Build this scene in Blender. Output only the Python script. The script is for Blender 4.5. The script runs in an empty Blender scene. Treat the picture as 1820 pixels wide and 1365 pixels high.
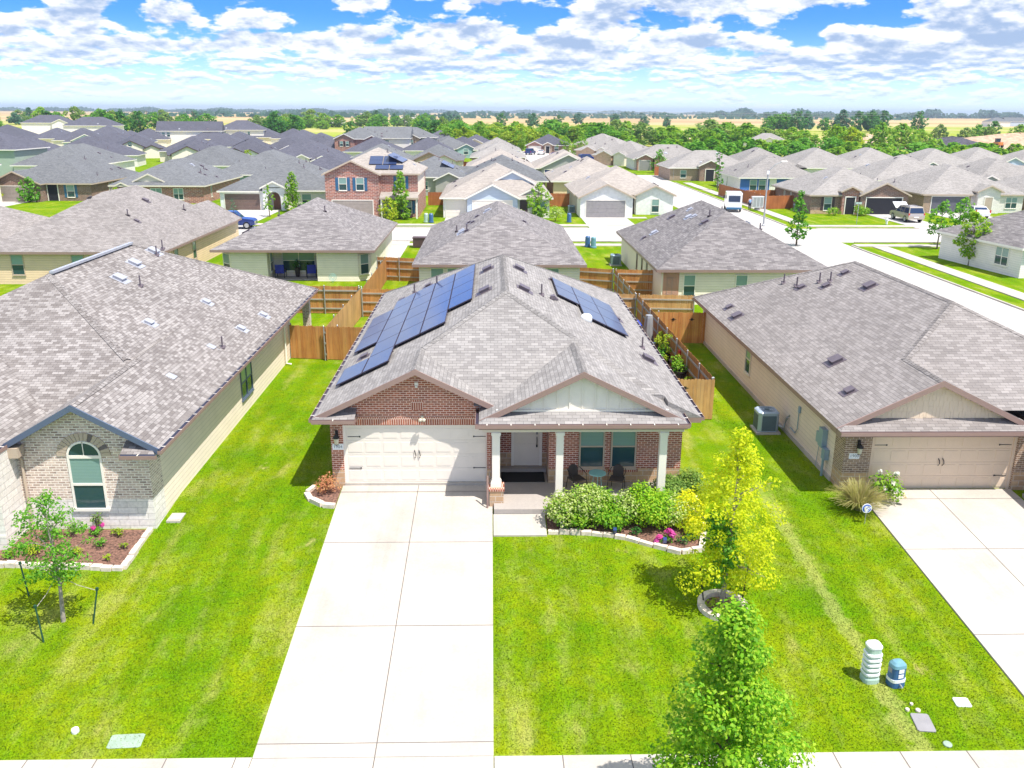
import bpy, bmesh, math, random
import numpy as np
from mathutils import Vector, Matrix

# ---------------------------------------------------------------- camera, sky, sun, exposure
S = bpy.context.scene
COL = S.collection
def camera():
    p, r, y = math.radians(17.25), math.radians(.3656), math.radians(1.4442)
    fwd = Vector((math.sin(y)*math.cos(p), math.cos(y)*math.cos(p), -math.sin(p)))
    right = Vector((math.cos(y), -math.sin(y), 0))
    down = fwd.cross(right)
    r2 = right*math.cos(r) - down*math.sin(r)
    d2 = right*math.sin(r) + down*math.cos(r)
    M = Matrix((r2, -d2, -fwd)).transposed().to_4x4()
    M.translation = Vector((2.58, -28.653, 12.547))
    c = bpy.data.cameras.new('camera'); o = bpy.data.objects.new('camera', c); COL.objects.link(o)
    c.sensor_width = 36; c.lens = 36*1560/1820; c.clip_start = .5; c.clip_end = 30000
    o.matrix_world = M
    S.camera = o
camera()
SUN_TRAVEL = Vector((-1.0, .84, -2.7)).normalized()
SUN_EL = math.asin(-SUN_TRAVEL.z); SUN_ROT = math.atan2(-SUN_TRAVEL.x, -SUN_TRAVEL.y)
sl = bpy.data.lights.new('sun', 'SUN'); so = bpy.data.objects.new('sun', sl); COL.objects.link(so)
sl.energy = 3.3; sl.angle = math.radians(.5); sl.color = (1, .95, .88)
so.rotation_euler = SUN_TRAVEL.to_track_quat('-Z', 'Y').to_euler(); so.location = (40, -30, 80)
S.view_settings.view_transform = 'Standard'; S.view_settings.look = 'None'
S.view_settings.exposure = 1.1; S.view_settings.gamma = 1; S.view_settings.use_curve_mapping = False
S.render.engine = 'CYCLES'
S.cycles.max_bounces = 5; S.cycles.diffuse_bounces = 3; S.cycles.glossy_bounces = 2
S.cycles.transmission_bounces = 3; S.cycles.transparent_max_bounces = 6; S.cycles.volume_bounces = 0
S.cycles.caustics_reflective = False; S.cycles.caustics_refractive = False
S.cycles.use_denoising = True

class NT:
    """small helper for node trees"""
    def __init__(s, nt): s.nt = nt; nt.nodes.clear()
    def n(s, t, **k):
        o = s.nt.nodes.new(t)
        for a, b in k.items():
            if a == 'inp':
                for i, v in b.items():
                    if isinstance(v, bpy.types.NodeSocket): s.nt.links.new(v, o.inputs[i])
                    else: o.inputs[i].default_value = v
            else: setattr(o, a, b)
        return o
    def m(s, op, a, b=None, c=None, clamp=False):
        o = s.nt.nodes.new('ShaderNodeMath'); o.operation = op; o.use_clamp = clamp
        for i, v in enumerate((a, b, c)):
            if v is None: continue
            if isinstance(v, (int, float)): o.inputs[i].default_value = v
            else: s.nt.links.new(v, o.inputs[i])
        return o.outputs[0]
    def mix(s, f, a, b, mode='MIX'):
        o = s.nt.nodes.new('ShaderNodeMix'); o.data_type = 'RGBA'; o.blend_type = mode
        for i, v in ((0, f), (6, a), (7, b)):
            if isinstance(v, bpy.types.NodeSocket): s.nt.links.new(v, o.inputs[i])
            elif isinstance(v, (int, float)): o.inputs[i].default_value = v
            else: o.inputs[i].default_value = (*v, 1)[:4]
        return o.outputs[2]
    def ramp(s, f, pts):
        o = s.nt.nodes.new('ShaderNodeValToRGB'); s.nt.links.new(f, o.inputs[0])
        e = o.color_ramp.elements
        while len(e) < len(pts): e.new(.5)
        for i, (p, c) in enumerate(pts):
            e[i].position = p; e[i].color = (*c, 1) if not isinstance(c, (int, float)) else (c, c, c, 1)
        return o.outputs[0]
    def smooth(s, x, a, b):
        o = s.nt.nodes.new('ShaderNodeMapRange'); o.interpolation_type = 'SMOOTHSTEP'
        s.nt.links.new(x, o.inputs[0]); o.inputs[1].default_value = a; o.inputs[2].default_value = b
        return o.outputs[0]
    def noise(s, vec, scale, detail=4, rough=.55, dist=0):
        o = s.nt.nodes.new('ShaderNodeTexNoise'); s.nt.links.new(vec, o.inputs['Vector'])
        o.inputs['Scale'].default_value = scale; o.inputs['Detail'].default_value = detail
        o.inputs['Roughness'].default_value = rough; o.inputs['Distortion'].default_value = dist
        return o.outputs[0]
    def comb(s, x, y, z=0):
        o = s.nt.nodes.new('ShaderNodeCombineXYZ')
        for i, v in enumerate((x, y, z)):
            if isinstance(v, (int, float)): o.inputs[i].default_value = v
            else: s.nt.links.new(v, o.inputs[i])
        return o.outputs[0]
    def sep(s, v):
        o = s.nt.nodes.new('ShaderNodeSeparateXYZ'); s.nt.links.new(v, o.inputs[0]); return o.outputs
    def link(s, a, b): s.nt.links.new(a, b)

def world():
    w = bpy.data.worlds.new('World'); S.world = w; w.use_nodes = True
    t = NT(w.node_tree)
    sky = t.n('ShaderNodeTexSky', sky_type='NISHITA', sun_disc=False, sun_elevation=SUN_EL, sun_rotation=SUN_ROT,
              altitude=200, air_density=1.0, dust_density=.0, ozone_density=3.0)
    geo = t.n('ShaderNodeNewGeometry').outputs['Incoming']
    # incoming points from the sky to the viewer: flip it
    d = t.n('ShaderNodeVectorMath', operation='SCALE', inp={0: geo, 'Scale': -1.}).outputs[0]
    x, y, z = t.sep(d)
    az = t.m('ARCTAN2', x, y)                      # radians, 0 = +Y
    el = t.m('ARCSINE', z)
    e1 = t.m('MAXIMUM', el, .0)
    # cumulus masses above, smaller and flatter ones crowding towards the horizon
    PA = t.comb(t.m('MULTIPLY', az, 15.), t.m('MULTIPLY', el, 36.), 0); PA2 = t.comb(t.m('MULTIPLY', az, 15.), t.m('ADD', t.m('MULTIPLY', el, 36.), .34), 0)
    PB = t.comb(t.m('MULTIPLY', az, 30.), t.m('MULTIPLY', el, 125.), 4.); PB2 = t.comb(t.m('MULTIPLY', az, 30.), t.m('ADD', t.m('MULTIPLY', el, 125.), .4), 4.)
    nearh = t.smooth(el, .070, .035)
    # big cumulus the photograph shows, as soft masses in azimuth / elevation
    blobs = [((x-910)/1560+.025, (200-y)/1560, rx/1560, ry/1560, k) for x, y, rx, ry, k in ((1620, 62, 105, 48, 1.), (1590, 112, 150, 28, .75), (1485, 98, 50, 26, .85), (1790, 84, 60, 20, .8), (1425, 80, 26, 15, .8), (1530, 16, 30, 9, .8),
             (1280, 22, 190, 38, .95), (1070, 55, 75, 50, .95), (1170, 88, 140, 20, .7), (985, 92, 85, 24, .75), (1380, 120, 90, 14, .6), (845, 14, 115, 24, .95), (655, 26, 48, 26, .9), (835, 74, 85, 20, .85), (655, 80, 44, 16, .75), (720, 105, 120, 14, .5),
             (235, 42, 48, 36, 1.), (215, 72, 78, 20, .8), (40, 30, 70, 32, .9), (450, 12, 120, 26, .9), (365, 58, 45, 24, .85), (505, 62, 55, 16, .7), (95, 82, 90, 20, .75), (560, 92, 110, 14, .55), (300, 104, 190, 12, .5), (1000, 122, 250, 11, .45), (1450, 142, 180, 9, .4), (150, 122, 170, 9, .45), (700, 132, 220, 9, .4))]
    acc = None
    for a, b, ra, rb, s in blobs:
        q = t.m('ADD', t.m('POWER', t.m('DIVIDE', t.m('SUBTRACT', az, a), ra), 2.), t.m('POWER', t.m('DIVIDE', t.m('SUBTRACT', el, b), rb), 2.))
        g = t.m('MULTIPLY', t.m('EXPONENT', t.m('MULTIPLY', q, -1.)), s)
        acc = g if acc is None else t.m('MAXIMUM', acc, g)
    def dens(p):
        a = t.noise(p, 1.1, 9, .56, .15)
        b = t.noise(p, 3.3, 6, .6)
        return t.m('ADD', t.m('MULTIPLY', a, .8), t.m('MULTIPLY', b, .28))
    lerp = lambda a, b: t.m('ADD', t.m('MULTIPLY', a, t.m('SUBTRACT', 1., nearh)), t.m('MULTIPLY', b, nearh))
    n0 = lerp(dens(PA), dens(PB)); n1 = lerp(dens(PA2), dens(PB2))
    bias = t.m('ADD', t.m('MULTIPLY', acc, .36), t.m('MULTIPLY', t.smooth(el, .16, .4), .34))  # second term: unseen overhead cloud cover, added to whiten the ambient light
    low = t.m('MULTIPLY', t.m('MULTIPLY', t.smooth(el, .10, .05), t.smooth(el, .0, .016)), .14)
    thr = t.m('SUBTRACT', t.m('SUBTRACT', .655, bias), low)
    dd = t.m('SUBTRACT', n0, thr)
    alpha = t.smooth(dd, -.015, .075)
    grad = t.m('SUBTRACT', n0, n1)                 # falls off upwards: a lit top
    lit = t.smooth(t.m('SUBTRACT', grad, t.m('MULTIPLY', dd, .44)), -.17, .035)
    ccol = t.mix(lit, (.34, .45, .65), (1.0, 1.0, 1.0))
    tint = t.mix(t.smooth(el, .0, .10), (.40, .50, .78), (.085, .24, .66))
    tint = t.mix(t.smooth(el, .14, .45), tint, (1.0, .98, .95))
    skyc = t.mix(1., sky.outputs[0], tint, 'MULTIPLY')
    fade = t.smooth(el, .0, .065)
    alpha = t.m('MULTIPLY', alpha, t.m('ADD', t.m('MULTIPLY', fade, .50), .47))
    bgs = t.n('ShaderNodeBackground', inp={'Color': skyc, 'Strength': .15})
    bgc = t.n('ShaderNodeBackground', inp={'Color': ccol, 'Strength': .60})
    mx = t.n('ShaderNodeMixShader', inp={0: alpha, 1: bgs.outputs[0], 2: bgc.outputs[0]})
    out = t.n('ShaderNodeOutputWorld'); t.link(mx.outputs[0], out.inputs[0])
world()

# ---------------------------------------------------------------- mesh helpers
class MB:
    def __init__(s): s.v = []; s.f = []; s.uv = []; s.mi = []
    def poly(s, pts, m=0, uv=None):
        pts = [Vector(p) for p in pts]
        if uv is None:
            n = Vector((0, 0, 0))
            for i in range(len(pts)):
                a, b = pts[i], pts[(i+1) % len(pts)]
                n += Vector(((a.y-b.y)*(a.z+b.z), (a.z-b.z)*(a.x+b.x), (a.x-b.x)*(a.y+b.y)))
            if n.length < 1e-9: return
            n.normalize()
            if abs(n.z) > .985: uv = [(p.x, p.y) for p in pts]
            else:
                u = Vector((0, 0, 1)).cross(n).normalized(); w = n.cross(u)
                uv = [(p.dot(u), p.dot(w)) for p in pts]
        i0 = len(s.v); s.v += [tuple(p) for p in pts]; s.f.append(tuple(range(i0, i0+len(pts)))); s.uv.append(uv); s.mi.append(m)
    def box(s, x0, y0, z0, x1, y1, z1, m=0, skip=''):
        a, b, c, d = (x0, y0, z0), (x1, y0, z0), (x1, y1, z0), (x0, y1, z0)
        e, f, g, h = (x0, y0, z1), (x1, y0, z1), (x1, y1, z1), (x0, y1, z1)
        for k, q in (('f', (a, b, f, e)), ('r', (b, c, g, f)), ('b', (c, d, h, g)), ('l', (d, a, e, h)), ('t', (e, f, g, h)), ('u', (d, c, b, a))):
            if k not in skip: s.poly(q, m)
        return s
    def obox(s, c, ax, ay, az, m=0):
        c, ax, ay, az = map(Vector, (c, ax, ay, az))
        P = lambda i, j, k: c + ax*i + ay*j + az*k
        for q in (((-1,-1,-1),(1,-1,-1),(1,-1,1),(-1,-1,1)), ((1,-1,-1),(1,1,-1),(1,1,1),(1,-1,1)), ((1,1,-1),(-1,1,-1),(-1,1,1),(1,1,1)),
                  ((-1,1,-1),(-1,-1,-1),(-1,-1,1),(-1,1,1)), ((-1,-1,1),(1,-1,1),(1,1,1),(-1,1,1)), ((-1,1,-1),(1,1,-1),(1,-1,-1),(-1,-1,-1))):
            s.poly([P(*t) for t in q], m)
        return s
    def bar(s, p, q, w, h, m=0, up=(0, 0, 1)):
        p, q = Vector(p), Vector(q); d = q-p; u = Vector(up)
        sd = d.cross(u)
        if sd.length < 1e-6: sd = d.cross(Vector((1, 0, 0)))
        sd.normalize(); u2 = sd.cross(d).normalized()
        return s.obox((p+q)/2, sd*w/2, d/2, u2*h/2, m)
    def rings(s, rs, m=0, cap=True):
        """rs: list of rings (lists of points) joined in order"""
        n = len(rs[0])
        for a, b in zip(rs, rs[1:]):
            for i in range(n):
                j = (i+1) % n
                s.poly((a[i], a[j], b[j], b[i]), m)
        if cap: s.poly(list(reversed(rs[0])), m); s.poly(rs[-1], m)
        return s
    def tube(s, pts, rad, n=8, m=0, cap=True):
        pts = [Vector(p) for p in pts]; rs = []
        rad = rad if isinstance(rad, (list, tuple)) else [rad]*len(pts)
        for i, p in enumerate(pts):
            d = (pts[min(i+1, len(pts)-1)]-pts[max(i-1, 0)]).normalized()
            a = d.cross(Vector((0, 0, 1)) if abs(d.z) < .9 else Vector((1, 0, 0))).normalized(); b = d.cross(a)
            rs.append([p+(a*math.cos(2*math.pi*k/n)+b*math.sin(2*math.pi*k/n))*rad[i] for k in range(n)])
        return s.rings(rs, m, cap)
    def lathe(s, prof, c=(0, 0, 0), n=16, m=0, cap=True):
        return s.rings([[(c[0]+r*math.cos(2*math.pi*k/n), c[1]+r*math.sin(2*math.pi*k/n), c[2]+z) for k in range(n)] for r, z in prof], m, cap)
    def build(s, name, mats, parent=None, smooth=False):
        me = bpy.data.meshes.new(name); me.from_pydata(s.v, [], s.f)
        l = me.uv_layers.new(name='UVMap')
        l.data.foreach_set('uv', np.array([c for f in s.uv for p in f for c in p], dtype=np.float32))
        for m in (mats if isinstance(mats, (list, tuple)) else [mats]): me.materials.append(m)
        me.polygons.foreach_set('material_index', s.mi)
        if smooth: me.polygons.foreach_set('use_smooth', [True]*len(s.f))
        me.update()
        o = bpy.data.objects.new(name, me); COL.objects.link(o)
        if smooth:
            b = bmesh.new(); b.from_mesh(me); bmesh.ops.remove_doubles(b, verts=b.verts, dist=1e-4); b.to_mesh(me); b.free()
        if parent: o.parent = parent
        return o
def thing(name, label, cat, loc=(0, 0, 0), rot=0, group=None):
    o = bpy.data.objects.new(name, None); COL.objects.link(o); o.empty_display_size = .3
    o.location = loc; o.rotation_euler = (0, 0, math.radians(rot)); return tag(o, label, cat, group)
def tag(o, label, cat, group=None):
    o['label'] = label; o['category'] = cat
    if group: o['group'] = group
    return o
def kind(o, k): o['kind'] = k; return o
def dup(root, loc=None, rot=None, label=None, scale=None):
    r = root.copy(); COL.objects.link(r)
    if loc is not None: r.location = loc
    if rot is not None: r.rotation_euler = (0, 0, math.radians(rot))
    if scale is not None: r.scale = scale
    if label: r['label'] = label
    for ch in list(root.children):
        c = ch.copy(); COL.objects.link(c); c.parent = r
        for g in ch.children:
            e = g.copy(); COL.objects.link(e); e.parent = c
    return r
def gz(y, x=0):
    """lawn height: level behind, falling gently towards the street in front"""
    if y > -.5: return -.15
    return -.15 + .0696*(max(y, -12.62)+.5)*1.035

# ---------------------------------------------------------------- materials
def mat(name, fn):
    m = bpy.data.materials.new(name); m.use_nodes = True; t = NT(m.node_tree)
    b = t.n('ShaderNodeBsdfPrincipled'); o = t.n('ShaderNodeOutputMaterial'); t.link(b.outputs[0], o.inputs[0])
    fn(t, b); return m
def setc(t, b, c):
    if isinstance(c, bpy.types.NodeSocket): t.link(c, b.inputs['Base Color'])
    else: b.inputs['Base Color'].default_value = (*c, 1)
def bump(t, b, h, d=.02, s=.6):
    n = t.n('ShaderNodeBump', inp={'Height': h, 'Distance': d, 'Strength': s}); t.link(n.outputs[0], b.inputs['Normal'])
def plain(name, c, rough=.6, metal=0, var=.12, scale=3.):
    def f(t, b):
        p = t.n('ShaderNodeTexCoord').outputs['Object']
        n = t.noise(p, scale, 5)
        k = t.ramp(n, ((.3, 1-var), (.7, 1+var*.6)))
        setc(t, b, t.mix(1., c, k, 'MULTIPLY')); b.inputs['Roughness'].default_value = rough; b.inputs['Metallic'].default_value = metal
    return mat(name, f)
def shingle(name, c1, c2, w=.30, h=.145, patch=.25, cap=False):
    def f(t, b):
        uv = t.n('ShaderNodeTexCoord').outputs['UV']
        x, y, z = t.sep(uv)
        br = t.n('ShaderNodeTexBrick', offset=.5, inp={'Vector': uv, 'Color1': (*c1, 1), 'Color2': (*c2, 1), 'Mortar': (c2[0]*.5, c2[1]*.5, c2[2]*.52, 1),
                 'Scale': 1., 'Mortar Size': .006, 'Mortar Smooth': .3, 'Bias': .1, 'Brick Width': w, 'Row Height': h})
        n = t.noise(t.comb(t.m('MULTIPLY', x, .42), t.m('MULTIPLY', y, 2.6)), 1.3, 4, .6)
        n2 = t.noise(uv, .25, 3)
        c = t.mix(1., br.outputs[0], t.ramp(n, ((.3, 1-patch), (.72, 1+patch*.7))), 'MULTIPLY')
        c = t.mix(1., c, t.ramp(n2, ((.35, .93), (.65, 1.06))), 'MULTIPLY')
        rnd = t.n('ShaderNodeObjectInfo').outputs['Random']
        c = t.mix(1., c, t.ramp(rnd, ((0, .92), (1, 1.08))), 'MULTIPLY')
        setc(t, b, c); b.inputs['Roughness'].default_value = .9; b.inputs['Specular IOR Level'].default_value = .25
        fr = t.m('FRACT', t.m('DIVIDE', y, h))
        bump(t, b, t.m('ADD', t.m('SUBTRACT', 1., fr), t.m('MULTIPLY', t.noise(uv, 60, 2), .3)), .012, .8)
    return mat(name, f)
def brick(name, c1, c2, mortar, w=.21, h=.078, ms=.011, c3=None, bias=0.):
    def f(t, b):
        uv = t.n('ShaderNodeTexCoord').outputs['UV']
        br = t.n('ShaderNodeTexBrick', offset=.5, inp={'Vector': uv, 'Color1': (*c1, 1), 'Color2': (*c2, 1), 'Mortar': (*mortar, 1),
                 'Scale': 1., 'Mortar Size': ms, 'Mortar Smooth': .15, 'Bias': bias, 'Brick Width': w, 'Row Height': h})
        c = br.outputs[0]
        if c3:
            b2 = t.n('ShaderNodeTexBrick', offset=.5, inp={'Vector': uv, 'Color1': (0, 0, 0, 1), 'Color2': (1, 1, 1, 1), 'Mortar': (0, 0, 0, 1), 'Scale': 1.,
                     'Mortar Size': ms, 'Bias': -.55, 'Brick Width': w, 'Row Height': h})
            n0 = t.noise(uv, 2.2, 4)
            c = t.mix(t.m('MULTIPLY', t.m('MULTIPLY', b2.outputs[0], t.smooth(n0, .42, .58)), .9), c, c3)
        n = t.noise(uv, 9, 4); c = t.mix(1., c, t.ramp(n, ((.25, .82), (.75, 1.12))), 'MULTIPLY')
        setc(t, b, c); b.inputs['Roughness'].default_value = .85
        bump(t, b, t.m('SUBTRACT', 1., br.outputs['Fac']), .008, .7)
    return mat(name, f)
def siding(name, c, h=.18):
    def f(t, b):
        uv = t.n('ShaderNodeTexCoord').outputs['UV']; x, y, z = t.sep(uv)
        fr = t.m('FRACT', t.m('DIVIDE', y, h))
        n = t.noise(uv, 1.2, 4)
        cc = t.mix(1., c, t.ramp(n, ((.3, .94), (.7, 1.04))), 'MULTIPLY')
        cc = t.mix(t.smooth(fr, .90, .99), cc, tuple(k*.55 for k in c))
        setc(t, b, cc); b.inputs['Roughness'].default_value = .6
        bump(t, b, t.m('SUBTRACT', 1., fr), .018, .8)
    return mat(name, f)
def wood(name, c1, c2, c3):
    def f(t, b):
        p = t.n('ShaderNodeTexCoord').outputs['Object']; x, y, z = t.sep(p)
        isl = t.n('ShaderNodeNewGeometry').outputs['Random Per Island']
        g = t.noise(t.comb(t.m('MULTIPLY', x, 14.), t.m('MULTIPLY', y, 14.), t.m('ADD', t.m('MULTIPLY', z, 1.1), t.m('MULTIPLY', isl, 9.))), 1., 5, .65)
        c = t.mix(t.smooth(g, .35, .68), c1, c2)
        c = t.mix(t.m('MULTIPLY', isl, .55), c, c3)
        w = t.noise(p, .7, 3); c = t.mix(1., c, t.ramp(w, ((.3, .8), (.7, 1.15))), 'MULTIPLY')
        setc(t, b, c); b.inputs['Roughness'].default_value = .8
    return mat(name, f)
def leafmat(name, cols, trans=.45):
    def f(t, b):
        nt = t.nt
        isl = t.n('ShaderNodeNewGeometry').outputs['Random Per Island']
        rnd = t.n('ShaderNodeObjectInfo').outputs['Random']
        k = len(cols)-1
        c = t.ramp(isl, [(i/k, q) for i, q in enumerate(cols)])
        c = t.mix(1., c, t.ramp(rnd, ((0, (.85, .9, .9)), (.5, (1, 1, 1)), (1, (1.18, 1.08, .9)))), 'MULTIPLY')
        setc(t, b, c); b.inputs['Roughness'].default_value = .55; b.inputs['Specular IOR Level'].default_value = .3
        tr = t.n('ShaderNodeBsdfTranslucent', inp={'Color': c})
        mx = t.n('ShaderNodeMixShader', inp={0: trans, 1: b.outputs[0], 2: tr.outputs[0]})
        t.link(mx.outputs[0], [o for o in nt.nodes if o.type == 'OUTPUT_MATERIAL'][0].inputs[0])
    return mat(name, f)
def grass_color(t, p):
    x, y, z = t.sep(p)
    st = t.comb(t.m('MULTIPLY', x, 1.6), t.m('MULTIPLY', y, .42), 0)
    a = t.noise(st, .75, 6, .62, .4); b_ = t.noise(p, .35, 4); c_ = t.noise(p, 2.4, 5, .65); f = t.noise(p, 22, 4, .7)
    g = t.mix(t.smooth(b_, .32, .68), (.112, .220, .003), (.208, .275, .005))
    g = t.mix(t.m('MULTIPLY', t.smooth(c_, .40, .66), .5), g, (.082, .222, .003))
    mow = t.m('SINE', t.m('ADD', t.m('MULTIPLY', x, 5.6), t.m('MULTIPLY', b_, 5.)))
    g = t.mix(1., g, t.ramp(t.m('ADD', t.m('MULTIPLY', mow, .5), .5), ((0, .93), (1, 1.06))), 'MULTIPLY')
    bare = t.smooth(t.noise(t.comb(t.m('MULTIPLY', x, .9), t.m('MULTIPLY', y, .6), 7.), .55, 5, .65), .66, .74)
    g = t.mix(t.m('MULTIPLY', bare, .6), g, (.46, .36, .17))
    trk = t.m('MULTIPLY', t.smooth(t.m('ABSOLUTE', t.m('ADD', t.m('SUBTRACT', x, 12.15), t.m('MULTIPLY', t.m('SUBTRACT', c_, .5), .9))), .34, .10), t.smooth(t.m('ADD', y, t.m('MULTIPLY', c_, 5.)), 3.5, 1.))
    g = t.mix(t.m('MULTIPLY', trk, .32), g, (.48, .42, .18))
    k = t.m('ADD', t.m('MULTIPLY', a, .62), t.m('ADD', t.m('MULTIPLY', c_, .30), t.m('MULTIPLY', b_, .22)))
    g = t.mix(t.m('MULTIPLY', t.smooth(k, .55, .81), .64), g, (.44, .39, .12))
    return t.mix(1., g, t.ramp(f, ((.3, .5), (.7, 1.38))), 'MULTIPLY'), f
def ground_mat(t, b):
    p = t.n('ShaderNodeNewGeometry').outputs['Position']; x, y, z = t.sep(p)
    near, f = grass_color(t, p)
    far = t.m('SUBTRACT', y, t.m('MULTIPLY', t.m('ABSOLUTE', x), .05))
    pm = t.comb(t.m('MULTIPLY', x, .35), y, 0)
    n1 = t.noise(pm, .012, 6, .6); n2 = t.noise(pm, .0022, 6, .6); n3 = t.noise(p, .06, 5, .6)
    meadow = t.mix(t.smooth(n1, .42, .6), (.27, .33, .035), (.40, .36, .13))
    meadow = t.mix(t.m('MULTIPLY', t.smooth(n3, .5, .68), .5), meadow, (.50, .42, .26))
    fields = t.mix(t.smooth(n2, .46, .54), (.50, .38, .20), (.42, .27, .14))
    fields = t.mix(t.m('MULTIPLY', t.smooth(n1, .55, .62), .5), fields, (.22, .27, .07))
    c = t.mix(t.smooth(far, 215, 260), near, meadow)
    c = t.mix(t.smooth(t.m('ADD', far, t.m('MULTIPLY', n1, 300)), 950, 1150), c, fields)
    c = t.mix(t.smooth(y, 4000, 9000), c, (.16, .20, .14))
    setc(t, b, c); b.inputs['Roughness'].default_value = 1.; b.inputs['Specular IOR Level'].default_value = .02
    bump(t, b, f, .05, .5)
def blade_mat(t, b):
    p = t.n('ShaderNodeNewGeometry').outputs['Position']
    c, f = grass_color(t, p)
    isl = t.n('ShaderNodeNewGeometry').outputs['Random Per Island']
    c = t.mix(1., c, t.ramp(isl, ((0, .8), (1, 1.35))), 'MULTIPLY')
    setc(t, b, c); b.inputs['Roughness'].default_value = .6; b.inputs['Specular IOR Level'].default_value = .2
    tr = t.n('ShaderNodeBsdfTranslucent', inp={'Color': c})
    mx = t.n('ShaderNodeMixShader', inp={0: .3, 1: b.outputs[0], 2: tr.outputs[0]})
    t.link(mx.outputs[0], [o for o in t.nt.nodes if o.type == 'OUTPUT_MATERIAL'][0].inputs[0])
def concrete(name, c, stain=.1):
    def f(t, b):
        p = t.n('ShaderNodeNewGeometry').outputs['Position']; x, y, z = t.sep(p)
        n = t.noise(p, .6, 6, .6); n2 = t.noise(p, 14, 4, .7)
        n3 = t.noise(t.comb(t.m('MULTIPLY', x, 2.2), t.m('MULTIPLY', y, .12), 3.), 1., 5, .6)      # faint tyre tracks
        n4 = t.noise(p, 2.1, 6, .7)                                                             # blotchy stains
        k = t.mix(1., c, t.ramp(n, ((.3, 1-stain), (.7, 1+stain*.4))), 'MULTIPLY')
        k = t.mix(t.m('MULTIPLY', t.smooth(n3, .52, .72), stain*1.4), k, tuple(q*.55 for q in c))
        k = t.mix(t.m('MULTIPLY', t.smooth(n4, .60, .74), stain*2.), k, tuple(q*.6 for q in c))
        k = t.mix(1., k, t.ramp(n2, ((.3, .92), (.7, 1.05))), 'MULTIPLY')
        setc(t, b, k); b.inputs['Roughness'].default_value = .9
        bump(t, b, n2, .004, .4)
    return mat(name, f)
def glossy(name, c, rough=.12, metal=0, coat=0):
    def f(t, b):
        setc(t, b, c); b.inputs['Roughness'].default_value = rough; b.inputs['Metallic'].default_value = metal
        b.inputs['Coat Weight'].default_value = coat
    return mat(name, f)
def blind(name, c):
    def f(t, b):
        uv = t.n('ShaderNodeTexCoord').outputs['UV']; x, y, z = t.sep(uv)
        fr = t.m('FRACT', t.m('DIVIDE', y, .05))
        setc(t, b, t.mix(t.smooth(fr, .7, .95), c, tuple(k*.6 for k in c)))
        b.inputs['Roughness'].default_value = .35; b.inputs['Coat Weight'].default_value = .6; b.inputs['Coat Roughness'].default_value = .05
    return mat(name, f)
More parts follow.
